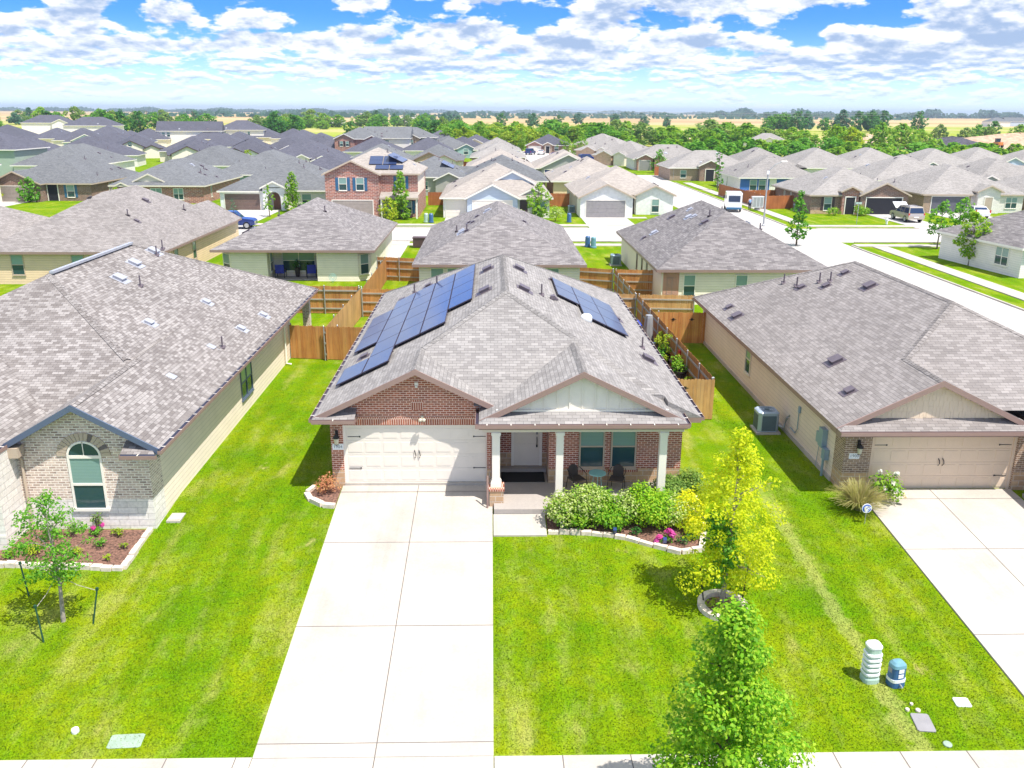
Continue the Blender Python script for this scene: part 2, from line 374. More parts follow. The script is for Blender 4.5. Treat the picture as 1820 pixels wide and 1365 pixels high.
M = dict(
    shin_tan=shingle('light_grey_shingle', (.325, .306, .295), (.225, .210, .203), .27, .14, .16), shin_far=shingle('pinkish_tan_shingle', (.345, .322, .305), (.25, .233, .221), patch=.12),
    shin_left=shingle('mixed_grey_brown_shingle', (.375, .347, .334), (.190, .168, .160), .22, .125, .08),
    shin_right=shingle('pinkish_grey_shingle', (.322, .294, .282), (.222, .200, .191), .3, .14, .14),
    shin_mauve=shingle('mauve_grey_shingle', (.29, .268, .264), (.168, .153, .154), .4, .145, .24),
    shin_grey=shingle('slate_grey_shingle', (.19, .195, .205), (.13, .135, .145), patch=.12),
    shin_dark=shingle('dark_grey_shingle', (.125, .125, .155), (.08, .08, .105), patch=.14),
    shin_beige=shingle('beige_shingle', (.42, .375, .335), (.32, .285, .26), patch=.12),
    brick_red=brick('red_brown_brick', (.46, .15, .085), (.27, .085, .052), (.80, .60, .50)),
    brick_grey=brick('tumbled_grey_brick', (.72, .56, .47), (.46, .325, .27), (.88, .79, .70), .23, .084, .016, (.06, .05, .055)),
    brick_tan=brick('tan_brick', (.38, .245, .155), (.22, .14, .095), (.62, .5, .4)),
    brick_pink=brick('antique_red_brick', (.46, .17, .12), (.19, .07, .06), (.66, .50, .44), .55, .18, .02, (.70, .52, .45)),
    brick_brown=brick('brown_brick', (.30, .165, .12), (.15, .09, .07), (.42, .32, .28), .5, .16, .018, (.55, .42, .35)),
    soldier=brick('soldier_course_brick', (.46, .15, .085), (.28, .09, .055), (.80, .60, .50), .078, .3),
    stone_tan=brick('tan_limestone', (.62, .42, .25), (.42, .26, .15), (.60, .50, .40), .42, .2, .014, (.75, .58, .42)),
    stone_white=brick('white_limestone', (.88, .83, .77), (.74, .69, .63), (.62, .58, .54), .62, .21, .012, (.86, .84, .82)),
    side_tan=siding('tan_lap_siding', (.76, .57, .37)), side_cream=siding('cream_lap_siding', (.85, .77, .65)),
    side_white=siding('white_lap_siding', (.84, .79, .74)), side_ltan=siding('pale_tan_siding', (.82, .67, .55)), side_beige=siding('beige_lap_siding', (.84, .73, .60)),
    side_blue=siding('pale_blue_siding', (.52, .60, .70)), side_navy=siding('strong_blue_siding', (.05, .16, .48)), side_green=siding('sage_green_siding', (.36, .44, .35)),
    side_teal=siding('soft_teal_siding', (.30, .46, .46)), side_grey=siding('grey_siding', (.40, .39, .36)),
    stucco_white=plain('white_stucco', (.80, .79, .78), .8), batten=plain('white_board', (.86, .80, .70), .6, 0, .04),
    white=plain('white_paint', (.86, .81, .73), .45, 0, .03), cream=plain('cream_paint', (.74, .66, .55), .5, 0, .03), white_door=plain('white_door_paint', (.80, .735, .65), .4, 0, .03),
    tan_door=plain('tan_door_paint', (.80, .63, .47), .5, 0, .03),
    taupe=plain('taupe_trim', (.30, .20, .175), .45, 0, .05), gutter_in=plain('dark_gutter', (.045, .035, .06), .5, 0, .05),
    blue_trim=plain('slate_blue_trim', (.10, .13, .20), .4, 0, .05), tan_trim=plain('tan_trim', (.50, .40, .31), .5, 0, .04),
    brown_door=plain('brown_garage_paint', (.17, .11, .09), .5), grey_door=plain('grey_garage_paint', (.30, .28, .28), .5), dgrey_door=plain('charcoal_garage_paint', (.12, .12, .14), .5),
    taupe_door=plain('taupe_garage_paint', (.34, .29, .26), .5), wooddoor=plain('brown_wood_door', (.22, .09, .05), .5), navy=plain('navy_paint', (.03, .07, .15), .4),
    shutter_blue=plain('blue_shutter', (.035, .14, .27), .5), shutter_dark=plain('dark_shutter', (.08, .045, .05), .5),
    glass=glossy('window_glass', (.03, .075, .085), .06), blinds=blind('window_with_blind', (.22, .36, .33)), dark=plain('painted_recess_shade', (.012, .012, .02), .8),
    black=plain('black_metal', (.012, .012, .014), .4), blackmat=plain('black_rubber', (.006, .006, .008), .9), wicker=plain('brown_wicker', (.06, .045, .04), .7),
    chrome=glossy('brushed_metal', (.5, .5, .5), .3, 1), galv=plain('galvanised_steel', (.42, .43, .44), .4, .4, .1),
    turq=plain('turquoise_paint', (.25, .52, .50), .35, 0, .05), conc=concrete('pale_concrete', (.50, .455, .40), .2), conc_road=concrete('road_concrete', (.50, .475, .45), .12),
    conc_grey=concrete('grey_concrete', (.40, .36, .33)), joint=plain('dark_joint', (.16, .14, .13), .9), stone_edge=plain('pale_edging_stone', (.72, .62, .52), .8, 0, .25, 6.),
    mulch=plain('brown_mulch', (.20, .105, .075), .95, 0, .8, 14.), soil=plain('dark_soil', (.06, .04, .03), .95, 0, .5, 9.),
    fence=wood('cedar_pickets', (.52, .22, .055), (.36, .13, .035), (.62, .34, .11)), fence_pale=wood('weathered_gold_pickets', (.58, .32, .11), (.42, .22, .075), (.66, .42, .18)), fence_red=wood('red_stained_pickets', (.42, .135, .04), (.32, .095, .03), (.46, .17, .06)),
    bark=plain('bark', (.16, .12, .09), .9, 0, .5, 12.), bark_pale=plain('pale_bark', (.36, .31, .26), .9, 0, .4, 12.),
    rail=plain('grey_rail', (.40, .36, .30), .8), green_post=plain('green_stake', (.015, .075, .04), .6),
    dirt=plain('pale_dirt', (.55, .38, .27), .95, 0, .35, .06), darksoil=plain('dark_soil_pile', (.07, .065, .085), .95, 0, .6, 1.2), sand=plain('tan_soil_pile', (.50, .34, .23), .95, 0, .4, .6),
    solar=None, plastic_green=plain('pale_green_plastic', (.40, .54, .46), .4, 0, .04), plastic_teal=plain('blue_plastic', (.045, .13, .30), .4, 0, .1), plastic_top=plain('teal_plastic', (.15, .32, .40), .35, 0, .1),
    plastic_white=plain('white_plastic', (.82, .84, .84), .35, 0, .03), plastic_grey=plain('grey_plastic', (.28, .27, .28), .5), lidgreen=plain('grey_green_lid', (.30, .40, .31), .7, 0, .2),
    ac=plain('pale_blue_metal', (.42, .50, .60), .4, .2, .05), acgrill=plain('dark_grill', (.10, .14, .16), .6), meter=plain('blue_grey_box', (.28, .38, .48), .4, .2, .05),
    vent=plain('roof_vent_metal', (.16, .13, .15), .5, .3), vent_blue=plain('bright_roof_vent', (.50, .51, .56), .4, .3), blue=plain('deep_blue_plastic', (.02, .05, .42), .4), cushion=plain('blue_cushion', (.03, .04, .40), .8),
    pot_dark=plain('dark_pot', (.03, .02, .025), .4), pot_blue=plain('pale_blue_pot', (.30, .45, .55), .3), rock=plain('grey_brown_rock', (.24, .19, .16), .9, 0, .4),
    orange=plain('orange_paint', (.60, .22, .03), .4), red=plain('red_paint', (.62, .04, .03), .4), tyre=plain('tyre_rubber', (.012, .012, .014), .8), carglass=glossy('car_glass', (.015, .035, .09), .05), taillight=glossy('tail_light', (.55, .02, .015), .2),
    car_tan=glossy('champagne_car_paint', (.50, .44, .37), .25, .3, .5), car_white=glossy('white_car_paint', (.80, .80, .80), .25, 0, .6), car_blue=glossy('blue_car_paint', (.012, .035, .18), .2, .2, .6), car_purple=glossy('purple_car_paint', (.13, .03, .16), .2, .2, .6),
    skin=plain('skin', (.42, .24, .17), .6, 0, .03), cloth_blue=plain('light_blue_shirt', (.20, .34, .62), .9), cloth_dark=plain('dark_navy_trousers', (.03, .035, .07), .9), hair=plain('dark_hair', (.03, .02, .015), .8),
    lamp_glass=plain('frosted_glass', (.62, .58, .46), .3), sign_blue=plain('sign_blue', (.05, .14, .62), .4, 0, .03), sign_white=plain('sign_white', (.85, .86, .9), .4, 0, .03), ink=plain('grey_ink', (.18, .20, .24), .6),
    leaf_mid=leafmat('mid_green_leaves', ((0.0656, 0.244, 0.015), (0.131, 0.363, 0.0225), (0.216, 0.479, 0.0338))), leaf_dark=leafmat('dark_green_leaves', ((0.0225, 0.131, 0.0225), (0.0562, 0.216, 0.0338), (0.112, 0.319, 0.0413))),
    leaf_bright=leafmat('bright_green_leaves', ((0.112, 0.356, 0.0112), (0.225, 0.405, 0.0187), (0.33, 0.506, 0.0338))), leaf_front=leafmat('fresh_green_leaves', ((.10, .30, .008), (.22, .50, .015), (.36, .60, .03), (.50, .66, .05)), .5), leaf_lime=leafmat('lime_leaves', ((0.21, 0.405, 0.012), (0.36, 0.437, 0.018), (0.391, 0.529, 0.03))),
    leaf_yellow=leafmat('yellow_leaves', ((.42, .58, .010), (.80, .82, .010), (.90, .90, .03), (.86, .84, .02)), .6), leaf_var=leafmat('variegated_leaves', ((0.15, 0.39, 0.018), (0.33, 0.46, 0.045), (0.483, 0.598, 0.15), (0.713, 0.736, 0.391))),
    leaf_olive=leafmat('olive_leaves', ((0.112, 0.244, 0.0375), (0.206, 0.356, 0.0656), (0.319, 0.429, 0.0938))), leaf_orange=leafmat('copper_leaves', ((.42, .15, .07), (.58, .26, .13), (.66, .38, .16))), leaf_bluegreen=leafmat('blue_green_leaves', ((0.0562, 0.169, 0.0938), (0.0938, 0.244, 0.131), (0.14, 0.319, 0.14))),
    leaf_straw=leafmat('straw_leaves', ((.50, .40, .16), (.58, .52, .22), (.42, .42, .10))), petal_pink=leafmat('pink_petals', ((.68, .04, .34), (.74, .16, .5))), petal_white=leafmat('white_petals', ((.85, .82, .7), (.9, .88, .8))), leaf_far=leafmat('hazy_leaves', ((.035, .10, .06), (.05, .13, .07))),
    leaf_purple=leafmat('purple_leaves', ((.06, .02, .05), (.12, .04, .09))))
def solar_mat(t, b):
    uv = t.n('ShaderNodeTexCoord').outputs['UV']; x, y, z = t.sep(uv)
    fx = t.m('FRACT', t.m('DIVIDE', x, .175)); fy = t.m('FRACT', t.m('DIVIDE', y, .175))
    ln = t.m('MAXIMUM', t.smooth(fx, .95, .985), t.smooth(fy, .95, .985))
    setc(t, b, t.mix(t.m('MULTIPLY', ln, .35), (.022, .042, .12), (.10, .13, .22)))
    b.inputs['Roughness'].default_value = .3; b.inputs['Coat Weight'].default_value = .5; b.inputs['Coat Roughness'].default_value = .08
    b.inputs['Specular IOR Level'].default_value = .8
M['solar'] = mat('solar_cells', solar_mat)
M['ground'] = mat('grass_and_fields', ground_mat); M['blade'] = mat('grass_blades', blade_mat)
RNG = random.Random(7)

# ---------------------------------------------------------------- ground, roads, pavements
def build_ground():
    ys = [-60, -30, -14.6, -12.62, -11, -8, -5, -2.5, -.5, 0, 20, 60, 150, 400, 1000, 3000, 9000, 14000]
    xs = [-9000, -3000, -1000, -300, -100, -40, -14, -8, 0, 8, 16, 40, 100, 300, 1000, 3000, 9000]
    mb = MB()
    for a, b in zip(ys, ys[1:]):
        for c, d in zip(xs, xs[1:]):
            mb.poly(((c, a, gz(a)), (d, a, gz(a)), (d, b, gz(b)), (c, b, gz(b))))
    kind(mb.build('ground', M['ground']), 'structure')
build_ground()
def slab(name, x0, y0, x1, y1, h=.03, m='conc', joints=(), jx=(), slope=False, kindname='structure'):
    """concrete slab following the ground, with dark joints laid 4 mm above it"""
    mb = MB(); N = max(1, int((y1-y0)/1.2)) if slope else 1
    yy = [y0+(y1-y0)*i/N for i in range(N+1)]
    z = lambda y: gz(y)+h
    for a, b in zip(yy, yy[1:]):
        mb.poly(((x0, a, z(a)), (x1, a, z(a)), (x1, b, z(b)), (x0, b, z(b))))
        mb.poly(((x0, b, gz(b)-.1), (x0, a, gz(a)-.1), (x0, a, z(a)), (x0, b, z(b)))); mb.poly(((x1, a, gz(a)-.1), (x1, b, gz(b)-.1), (x1, b, z(b)), (x1, a, z(a))))
    mb.poly(((x0, y0, gz(y0)-.1), (x1, y0, gz(y0)-.1), (x1, y0, z(y0)), (x0, y0, z(y0))))
    mb.poly(((x1, y1, gz(y1)-.1), (x0, y1, gz(y1)-.1), (x0, y1, z(y1)), (x1, y1, z(y1))))
    for j in joints:
        mb.poly(((x0, j-.012, z(j-.012)+.004), (x1, j-.012, z(j-.012)+.004), (x1, j+.012, z(j+.012)+.004), (x0, j+.012, z(j+.012)+.004)), 1)
    for j in jx:
        for a, b in zip(yy, yy[1:]):
            mb.poly(((j-.012, a, z(a)+.0045), (j+.012, a, z(a)+.0045), (j+.012, b, z(b)+.0045), (j-.012, b, z(b)+.0045)), 1)
    return kind(mb.build(name, [M[m], M['joint']]), kindname)
slab('driveway', -2.63, -12.66, 2.63, -.02, .06, joints=(-.55, -3.85, -8.05, -12.25), jx=(.03,), slope=True)
slab('driveway', 15.45, -12.9, 20.95, -.5, .05, joints=(-1.2, -4.4, -8.6, -12.4), jx=(18.05,), slope=True)
slab('pavement', -60, -14.1, -2.65, -12.62, .045, joints=[-13.36], jx=[-60+1.5*i for i in range(1, 39)])
slab('pavement', 2.65, -14.1, 60, -12.66, .045, jx=[2.65+1.5*i for i in range(1, 38)])
slab('pavement', -2.63, -20, 2.63, -12.67, .055, jx=(.03,), joints=(-14.1, -17))
slab('walk', 2.66, -3.45, 4.36, -2.12, -.0 + .05, joints=())
slab('walk', -14.6, -4.0, -12.7, -1.2, .05)
# back street, side street and what runs along them
slab('road', -150, 61.2, 28.6, 72.2, .02, 'conc_road', joints=[66.7], jx=[-150+6*i for i in range(1, 29)])
slab('road', 28.6, 0, 38.6, 61.2, .02, 'conc_road', jx=(33.4,), joints=[6*i for i in range(1, 10)])
slab('road', 28.6, 61.2, 37.3, 72.2, .021, 'conc_road')
slab('road', 37.3, 61.2, 150, 72.2, .02, 'conc_road', joints=[66.7])
slab('road', 28.6, 72.2, 37.3, 142, .02, 'conc_road', jx=(32.95,))
slab('road', 10, 152, 80, 161, .02, 'conc_road'); slab('road', 26, 142, 37.3, 152, .02, 'conc_road')
slab('road', -150, 146, 10, 155, .02, 'conc_road'); slab('road', 12, 161, 23, 275, .02, 'conc_road'); slab('road', 20, 195, 34, 285, .022, 'conc_road')
for i, (a, b, c, d) in enumerate(((-150, 73.9, 27, 75.3), (-150, 58.2, 26.6, 59.6), (25.2, 0, 26.6, 58.2), (40.6, 0, 42.1, 58.0), (39.2, 58.2, 120, 59.6), (38.9, 75.6, 40.4, 140), (38.9, 74.0, 120, 75.4), (25.4, 75.6, 26.8, 140))):
    slab('pavement', a, b, c, d, .07, 'conc')
for a, b, c, d in ((-30.8, 72.2, -25.2, 90.0), (13.9, 72.2, 19.6, 82.9), (-16.8, 72.2, -11.6, 82), (-3.0, 72.2, 5.0, 82), (52.1, 72.2, 56.3, 87.6), (61.2, 72.2, 67.6, 89.6), (-67.6, 72.2, -63, 100), (-10.8, 50, -5.6, 61.2), (-2.2, 54, 3.2, 61.2), (-28.5, 56, -23, 61.2), (16, 51, 21, 61.2), (42, 119, 46, 125), (13.4, 152, 17.4, 170)):
    slab('driveway', a, b, c, d, .035, 'conc_road')
slab('walk', 19.6, 82.0, 22.2, 83.4, .035); slab('patio', -14.9, 39.6, -10.9, 41.7, .06, 'conc_grey')
# kerbs of the side street
for x, y0, y1 in ((38.6, 0, 58.5), (28.5, 0, 58.5), (37.3, 75, 140)):
    kind(MB().box(x, y0, -.16, x+.16, y1, -.03).build('kerb', M['conc']), 'structure')
for y, x0, x1 in ((61.05, -150, 26.5), (72.2, -150, -31), (72.2, -25, -17), (72.2, -11.4, -3.2), (72.2, 5.2, 13.7), (72.2, 19.8, 26.5), (61.05, 40, 120), (72.2, 40, 52)):
    kind(MB().box(x0, y, -.16, x1, y+.15, -.03).build('kerb', M['conc']), 'structure')

# ---------------------------------------------------------------- building kit (local frame: front faces -Y, front wall at y=0)
PITCH = .4864
class Roof:
    """collects roof planes, their fascia boards and soffits"""
    def __init__(s, pitch=PITCH): s.r = MB(); s.t = MB(); s.p = pitch; s.caps = []
    def hip(s, x0, y0, x1, y1, ze, clip=None, fas=.19, gab='', front=True):
        p = s.p; w, d = x1-x0, y1-y0
        if d >= w:
            h = w/2; xm = (x0+x1)/2; ya = y0 if 'a' in gab else y0+h; yb = y1 if 'b' in gab else y1-h; zr = ze+p*h
            A, B = (xm, ya, zr), (xm, yb, zr)
            F = [((x0, y0, ze), (x1, y0, ze), A), ((x1, y0, ze), (x1, y1, ze), B, A), ((x1, y1, ze), (x0, y1, ze), B), ((x0, y1, ze), (x0, y0, ze), A, B)]
        else:
            h = d/2; ym = (y0+y1)/2; xa = x0 if 'a' in gab else x0+h; xb = x1 if 'b' in gab else x1-h; zr = ze+p*h
            A, B = (xa, ym, zr), (xb, ym, zr)
            F = [((x0, y0, ze), (x1, y0, ze), B, A), ((x1, y0, ze), (x1, y1, ze), B), ((x1, y1, ze), (x0, y1, ze), A, B), ((x0, y1, ze), (x0, y0, ze), A)]
        if clip is not None:
            G = []
            for f in F:
                o = []
                for i in range(len(f)):
                    a, b = f[i], f[(i+1) % len(f)]
                    if a[1] >= clip: o.append(a)
                    if (a[1] >= clip) != (b[1] >= clip):
                        k = (clip-a[1])/(b[1]-a[1]); o.append(tuple(a[j]+k*(b[j]-a[j]) for j in range(3)))
                if len(o) > 2: G.append(o)
            F = G; y0 = clip
        for f in F: s.r.poly(f)
        s.fascia([(x0, y0), (x1, y0), (x1, y1), (x0, y1)], ze, fas, front)
        return A, B
    def fascia(s, pts, ze, fas=.19, front=True):
        for i in range(0 if front else 1, len(pts)):
            a, b = pts[i], pts[(i+1) % len(pts)]
            s.t.poly(((a[0], a[1], ze-fas), (b[0], b[1], ze-fas), (b[0], b[1], ze-.001), (a[0], a[1], ze-.001)))
        s.t.poly([(q[0], q[1], ze-fas) for q in reversed(pts)])
    def gable(s, x0, x1, yf, yb, ze, th=.16, cut=None, rake=True):
        p = s.p; xm = (x0+x1)/2; zr = ze+p*(x1-x0)/2
        xr, zrr = (x1, ze) if cut is None else (cut, zr-p*(cut-xm))
        s.r.poly(((x0, yb, ze), (x0, yf, ze), (xm, yf, zr), (xm, yb, zr)))
        s.r.poly(((xr, yf, zrr), (xr, yb, zrr), (xm, yb, zr), (xm, yf, zr)))
        s.t.poly(((x0, yf, ze-th), (x0, yb, ze-th), (xm, yb, zr-th), (xm, yf, zr-th)))
        s.t.poly(((xr, yb, zrr-th), (xr, yf, zrr-th), (xm, yf, zr-th), (xm, yb, zr-th)))
        s.t.poly(((x0, yb, ze-th), (x0, yf, ze-th), (x0, yf, ze-.001), (x0, yb, ze-.001)))
        s.t.poly(((xr, yf, zrr-th), (xr, yb, zrr-th), (xr, yb, zrr-.001), (xr, yf, zrr-.001)))
        if rake:
            for xa, za in ((x0, ze), (xr, zrr)):
                a, b = Vector((xa, yf, za)), Vector((xm, yf, zr)); d = Vector((0, 0, -th-.04)); o = Vector((0, -.03, .012))
                q = (a+o, b+o, b+o+d, a+o+d)
                s.t.poly(q if xa == xr else tuple(reversed(q))); s.t.poly((a+o, a+Vector((0, .02, .012)), b+Vector((0, .02, .012)), b+o))
                s.t.poly((a+o+d, b+o+d, b+d+Vector((0, .05, 0)), a+d+Vector((0, .05, 0))))
        return (xm, yf, zr), (xm, yb, zr)
    def ridge_cap(s, a, b, w=.15, drop=None):
        a, b = Vector(a), Vector(b); d = b-a; h = Vector((d.x, d.y, 0)).normalized(); sd = Vector((-h.y, h.x, 0))
        dr = s.p*w*(.72 if abs(d.z) > .05 else 1.) if drop is None else drop
        n = max(1, int(d.length/.2)); up = Vector((0, 0, .012)); cap = MB(); s.caps.append(cap)
        for i in range(n):
            p, q = a+d*(i/n), a+d*((i+1)/n); u2 = up*1.7
            for sg in (1, -1):
                e = sd*w*sg - Vector((0, 0, dr))
                f = (p+u2, q+up, q+up+e, p+u2+e)
                cap.poly(f if sg < 0 else tuple(reversed(f)))
    def build(s, parent, rm, tm, capm=None):
        r = s.r.build('roof', M[rm], parent)
        if s.t.f: s.t.build('fascia', M[tm], parent)
        for c in s.caps: c.build('ridge_cap', M[capm or rm], r)
        return r
def wall_mb(mb, a, b, z0, z1, holes=(), depth=.1, m=0, zs=None, m2=0):
    """wall from a to b seen from outside left to right, with openings (u0,u1,v0,v1) and reveals; below zs use material m2"""
    a, b = Vector((*a, 0)), Vector((*b, 0)); d = (b-a); L = d.length; d.normalize(); n = Vector((d.y, -d.x, 0))
    us = sorted({0, L, *[h[0] for h in holes], *[h[1] for h in holes]}); vs = sorted({z0, z1, *[h[2] for h in holes], *[h[3] for h in holes], *([zs] if zs else [])})
    P = lambda u, v, k=0: a+d*u+Vector((0, 0, v))-n*k
    for u0, u1 in zip(us, us[1:]):
        for v0, v1 in zip(vs, vs[1:]):
            if v0 < z0 or any(h[0] <= u0 and u1 <= h[1] and h[2] <= v0 and v1 <= h[3] for h in holes): continue
            mb.poly((P(u0, v0), P(u1, v0), P(u1, v1), P(u0, v1)), m2 if zs and v1 <= zs+1e-6 else m)
    for u0, u1, v0, v1 in holes:
        mb.poly((P(u0, v0), P(u0, v1), P(u0, v1, depth), P(u0, v0, depth)), m); mb.poly((P(u1, v1), P(u1, v0), P(u1, v0, depth), P(u1, v1, depth)), m)
        mb.poly((P(u0, v1), P(u1, v1), P(u1, v1, depth), P(u0, v1, depth)), m)
        if v0 > z0: mb.poly((P(u1, v0), P(u0, v0), P(u0, v0, depth), P(u1, v0, depth)), m)
def frame_of(o, d):
    d = Vector(d).normalized(); n = Vector((d.y, -d.x, 0)); o = Vector(o)
    return lambda u, z, k=0: o+d*u+n*k+Vector((0, 0, z)), d, n
def pbox(mb, P, u0, u1, z0, z1, k0, k1, m=0):
    """box on a wall plane between depths k0 (inner) and k1 (outer)"""
    mb.poly((P(u0, z0, k1), P(u1, z0, k1), P(u1, z1, k1), P(u0, z1, k1)), m)
    mb.poly((P(u0, z0, k0), P(u0, z0, k1), P(u0, z1, k1), P(u0, z1, k0)), m); mb.poly((P(u1, z0, k1), P(u1, z0, k0), P(u1, z1, k0), P(u1, z1, k1)), m)
    mb.poly((P(u0, z1, k1), P(u1, z1, k1), P(u1, z1, k0), P(u0, z1, k0)), m); mb.poly((P(u0, z0, k0), P(u1, z0, k0), P(u1, z0, k1), P(u0, z0, k1)), m)
def window(par, o, d, u, z, w, h, fm='white', shut=None, mull=False, upper='blinds'):
    P, dv, n = frame_of(o, d); f = MB(); t = .055
    pbox(f, P, u, u+t, z, z+h, 0, .05); pbox(f, P, u+w-t, u+w, z, z+h, 0, .05); pbox(f, P, u+t, u+w-t, z+h-t, z+h, 0, .05); pbox(f, P, u-.03, u+w+.03, z-.06, z+.001, 0, .075)
    pbox(f, P, u+t, u+w-t, z+.001, z+t, 0, .045); pbox(f, P, u+t, u+w-t, z+h*.5-.025, z+h*.5+.025, 0, .043)
    if mull: pbox(f, P, u+w/2-.035, u+w/2+.035, z+t, z+h-t, 0, .047)
    wo = f.build('window', M[fm], par)
    p = MB(); p.poly((P(u+t, z+t, .012), P(u+w-t, z+t, .012), P(u+w-t, z+h*.5, .012), P(u+t, z+h*.5, .012)), 0)
    p.poly((P(u+t, z+h*.5, .02), P(u+w-t, z+h*.5, .02), P(u+w-t, z+h-t, .02), P(u+t, z+h-t, .02)), 1)
    p.build('pane', [M['glass'], M[upper]], wo)
    if shut:
        for q in (u-.38, u+w+.05):
            s = MB(); pbox(s, P, q, q+.33, z, z+h, 0, .045)
            for i in range(9): pbox(s, P, q+.05, q+.28, z+.08+i*(h-.16)/9, z+.08+i*(h-.16)/9+.05, .045, .06)
            s.build('shutter', M[shut], par)
    return wo
def garage_door(par, o, d, u, z, w, h, dm, tm='white', k=0., hardware=False, trim=True, rows=4):
    P, dv, n = frame_of(o, d); g = MB()
    for i in range(rows):
        a, b = z+h*i/rows, z+h*(i+1)/rows
        pbox(g, P, u, u+w, a+.004, b-.004, k-.03, k+.012)
        nc = max(2, round(w/.61))
        for j in range(nc): pbox(g, P, u+w*j/nc+.06, u+w*(j+1)/nc-.06, a+.09, b-.09, k+.012, k+.022)
    pbox(g, P, u, u+w, z, z+h, k-.05, k-.002)
    go = g.build('garage_door', M[dm], par)
    if trim:
        f = MB(); pbox(f, P, u-.1, u-.002, z, z+h+.1, k-.03, k+.055); pbox(f, P, u+w+.002, u+w+.1, z, z+h+.1, k-.03, k+.055); pbox(f, P, u-.002, u+w+.002, z+h+.002, z+h+.1, k-.03, k+.055)
        f.build('door_trim', M[tm], par)
    if hardware:
        for uu, sg in ((u+.06, 1), (u+w-.06, -1)):
            for zz in (z+h*.255, z+h*.815):
                q = MB(); pbox(q, P, min(uu, uu+sg*.42), max(uu, uu+sg*.42), zz-.010, zz+.010, k+.022, k+.034)
                pbox(q, P, min(uu+sg*.40, uu+sg*.44), max(uu+sg*.40, uu+sg*.44), zz-.026, zz+.026, k+.022, k+.036); q.build('hinge', M['black'], go)
        for sg in (-1, 1):
            q = MB(); c = u+w/2+sg*.075; q.tube([P(c+sg*0, z+h*.44, k+.03), P(c+.03, z+h*.48, k+.07), P(c+.012, z+h*.53, k+.075), P(c-.02, z+h*.57, k+.03)], .016, 6); q.build('handle', M['black'], go)
    return go
def door(par, o, d, u, z, w, h, dm, tm='white', panels=True, hw=True):
    P, dv, n = frame_of(o, d); g = MB(); pbox(g, P, u, u+w, z, z+h, 0, .03)
    if panels:
        for a, b in ((.12, .46), (.54, .88)):
            for c, e in ((.09, .42), (.48, .74), (.80, .94)): pbox(g, P, u+w*a, u+w*b, z+h*c, z+h*e, .03, .042)
    do = g.build('door', M[dm], par)
    f = MB(); pbox(f, P, u-.1, u-.002, z, z+h+.1, 0, .06); pbox(f, P, u+w+.002, u+w+.1, z, z+h+.1, 0, .06); pbox(f, P, u-.002, u+w+.002, z+h+.002, z+h+.1, 0, .06); f.build('door_trim', M[tm], par)
    if hw:
        q = MB(); pbox(q, P, u+w-.13, u+w-.06, z+1.22, z+1.34, .03, .06); q.build('keypad', M['plastic_grey'], do)
        q = MB(); q.tube([P(u+w-.095, z+1.12, .04), P(u+w-.095, z+1.05, .09), P(u+w-.095, z+.86, .09), P(u+w-.095, z+.78, .04)], .016, 6); pbox(q, P, u+w-.125, u+w-.065, z+.72, z+.82, .03, .05); q.build('handle', M['black'], do)
    return do
def roof_vent(roof, p, nrm_dir, big=False, m='vent'):
    """box vent sitting on a slope that rises along nrm_dir (horizontal unit vector)"""
    u = Vector((nrm_dir[0], nrm_dir[1], PITCH)).normalized(); sd = Vector((0, 0, 1)).cross(u).normalized(); n = u.cross(sd); n = n if n.z > 0 else -n
    k = .26 if big else .17; h = .12 if big else .085
    mb = MB(); c = Vector(p)+n*h/2; mb.obox(c, sd*k, u*k*.8, n*h/2); mb.obox(c+n*(h/2+.012), sd*(k+.03), u*(k*.8+.03), n*.012)
    mb.obox(Vector(p)+n*.008-u*.06, sd*(k+.1), u*(k+.12), n*.008)
    return mb.build('roof_vent', M[m], roof)
def vent_pipe(roof, p, h=.42, r=.04):
    mb = MB(); x, y, z = p
    mb.tube([(x, y, z-.05), (x, y, z+h)], r, 8); mb.obox((x, y, z+.03), (r*3, 0, 0), (0, r*3, r*1.2), (0, 0, .03)); return mb.build('vent_pipe', M['vent'], roof)
def lantern(par, P, u, z, k=0.):
    """wall lantern: black bracket and cap over a glass body"""
    mb = MB(); c = P(u, z, k+.15)
    pbox(mb, P, u-.05, u+.05, z+.22, z+.46, k, k+.03); mb.tube([P(u, z+.40, k+.02), P(u, z+.46, k+.10), c+Vector((0, 0, .36))], .018, 6)
    mb.lathe([(.012, .36), (.05, .34), (.125, .24), (.125, .22)], c, 6); mb.lathe([(.07, -.02), (.075, .0)], c, 6)
    o = mb.build('wall_lantern', M['black'], par)
    g = MB(); g.lathe([(.065, .0), (.10, .22)], c, 6); g.build('lamp_glass', M['lamp_glass'], o)
def plaque(par, P, u, z, w, h, text, k=0.):
    mb = MB(); pbox(mb, P, u-w/2, u+w/2, z-h/2, z+h/2, k, k+.02); o = mb.build('number_plaque', M['sign_white'], par)
    cu = bpy.data.curves.new('digits', 'FONT'); cu.body = text; cu.size = h*.72; cu.align_x = 'CENTER'; cu.align_y = 'CENTER'; cu.extrude = .002; cu.space_character = 1.05
    to = bpy.data.objects.new('digits_curve', cu); COL.objects.link(to); bpy.context.view_layer.update()
    me = bpy.data.meshes.new_from_object(to.evaluated_get(bpy.context.evaluated_depsgraph_get())); bpy.data.objects.remove(to)
    me.materials.clear(); me.materials.append(M['ink'])
    q = bpy.data.objects.new('digits', me); COL.objects.link(q); q.parent = o
    a, b, c = P(0, 0, 0), P(1, 0, 0), P(0, 0, 1); x = (b-a); nn = (c-a)
    m = Matrix((x, Vector((0, 0, 1)), nn)).transposed().to_4x4(); m.translation = P(u, z, k+.023); q.matrix_local = m
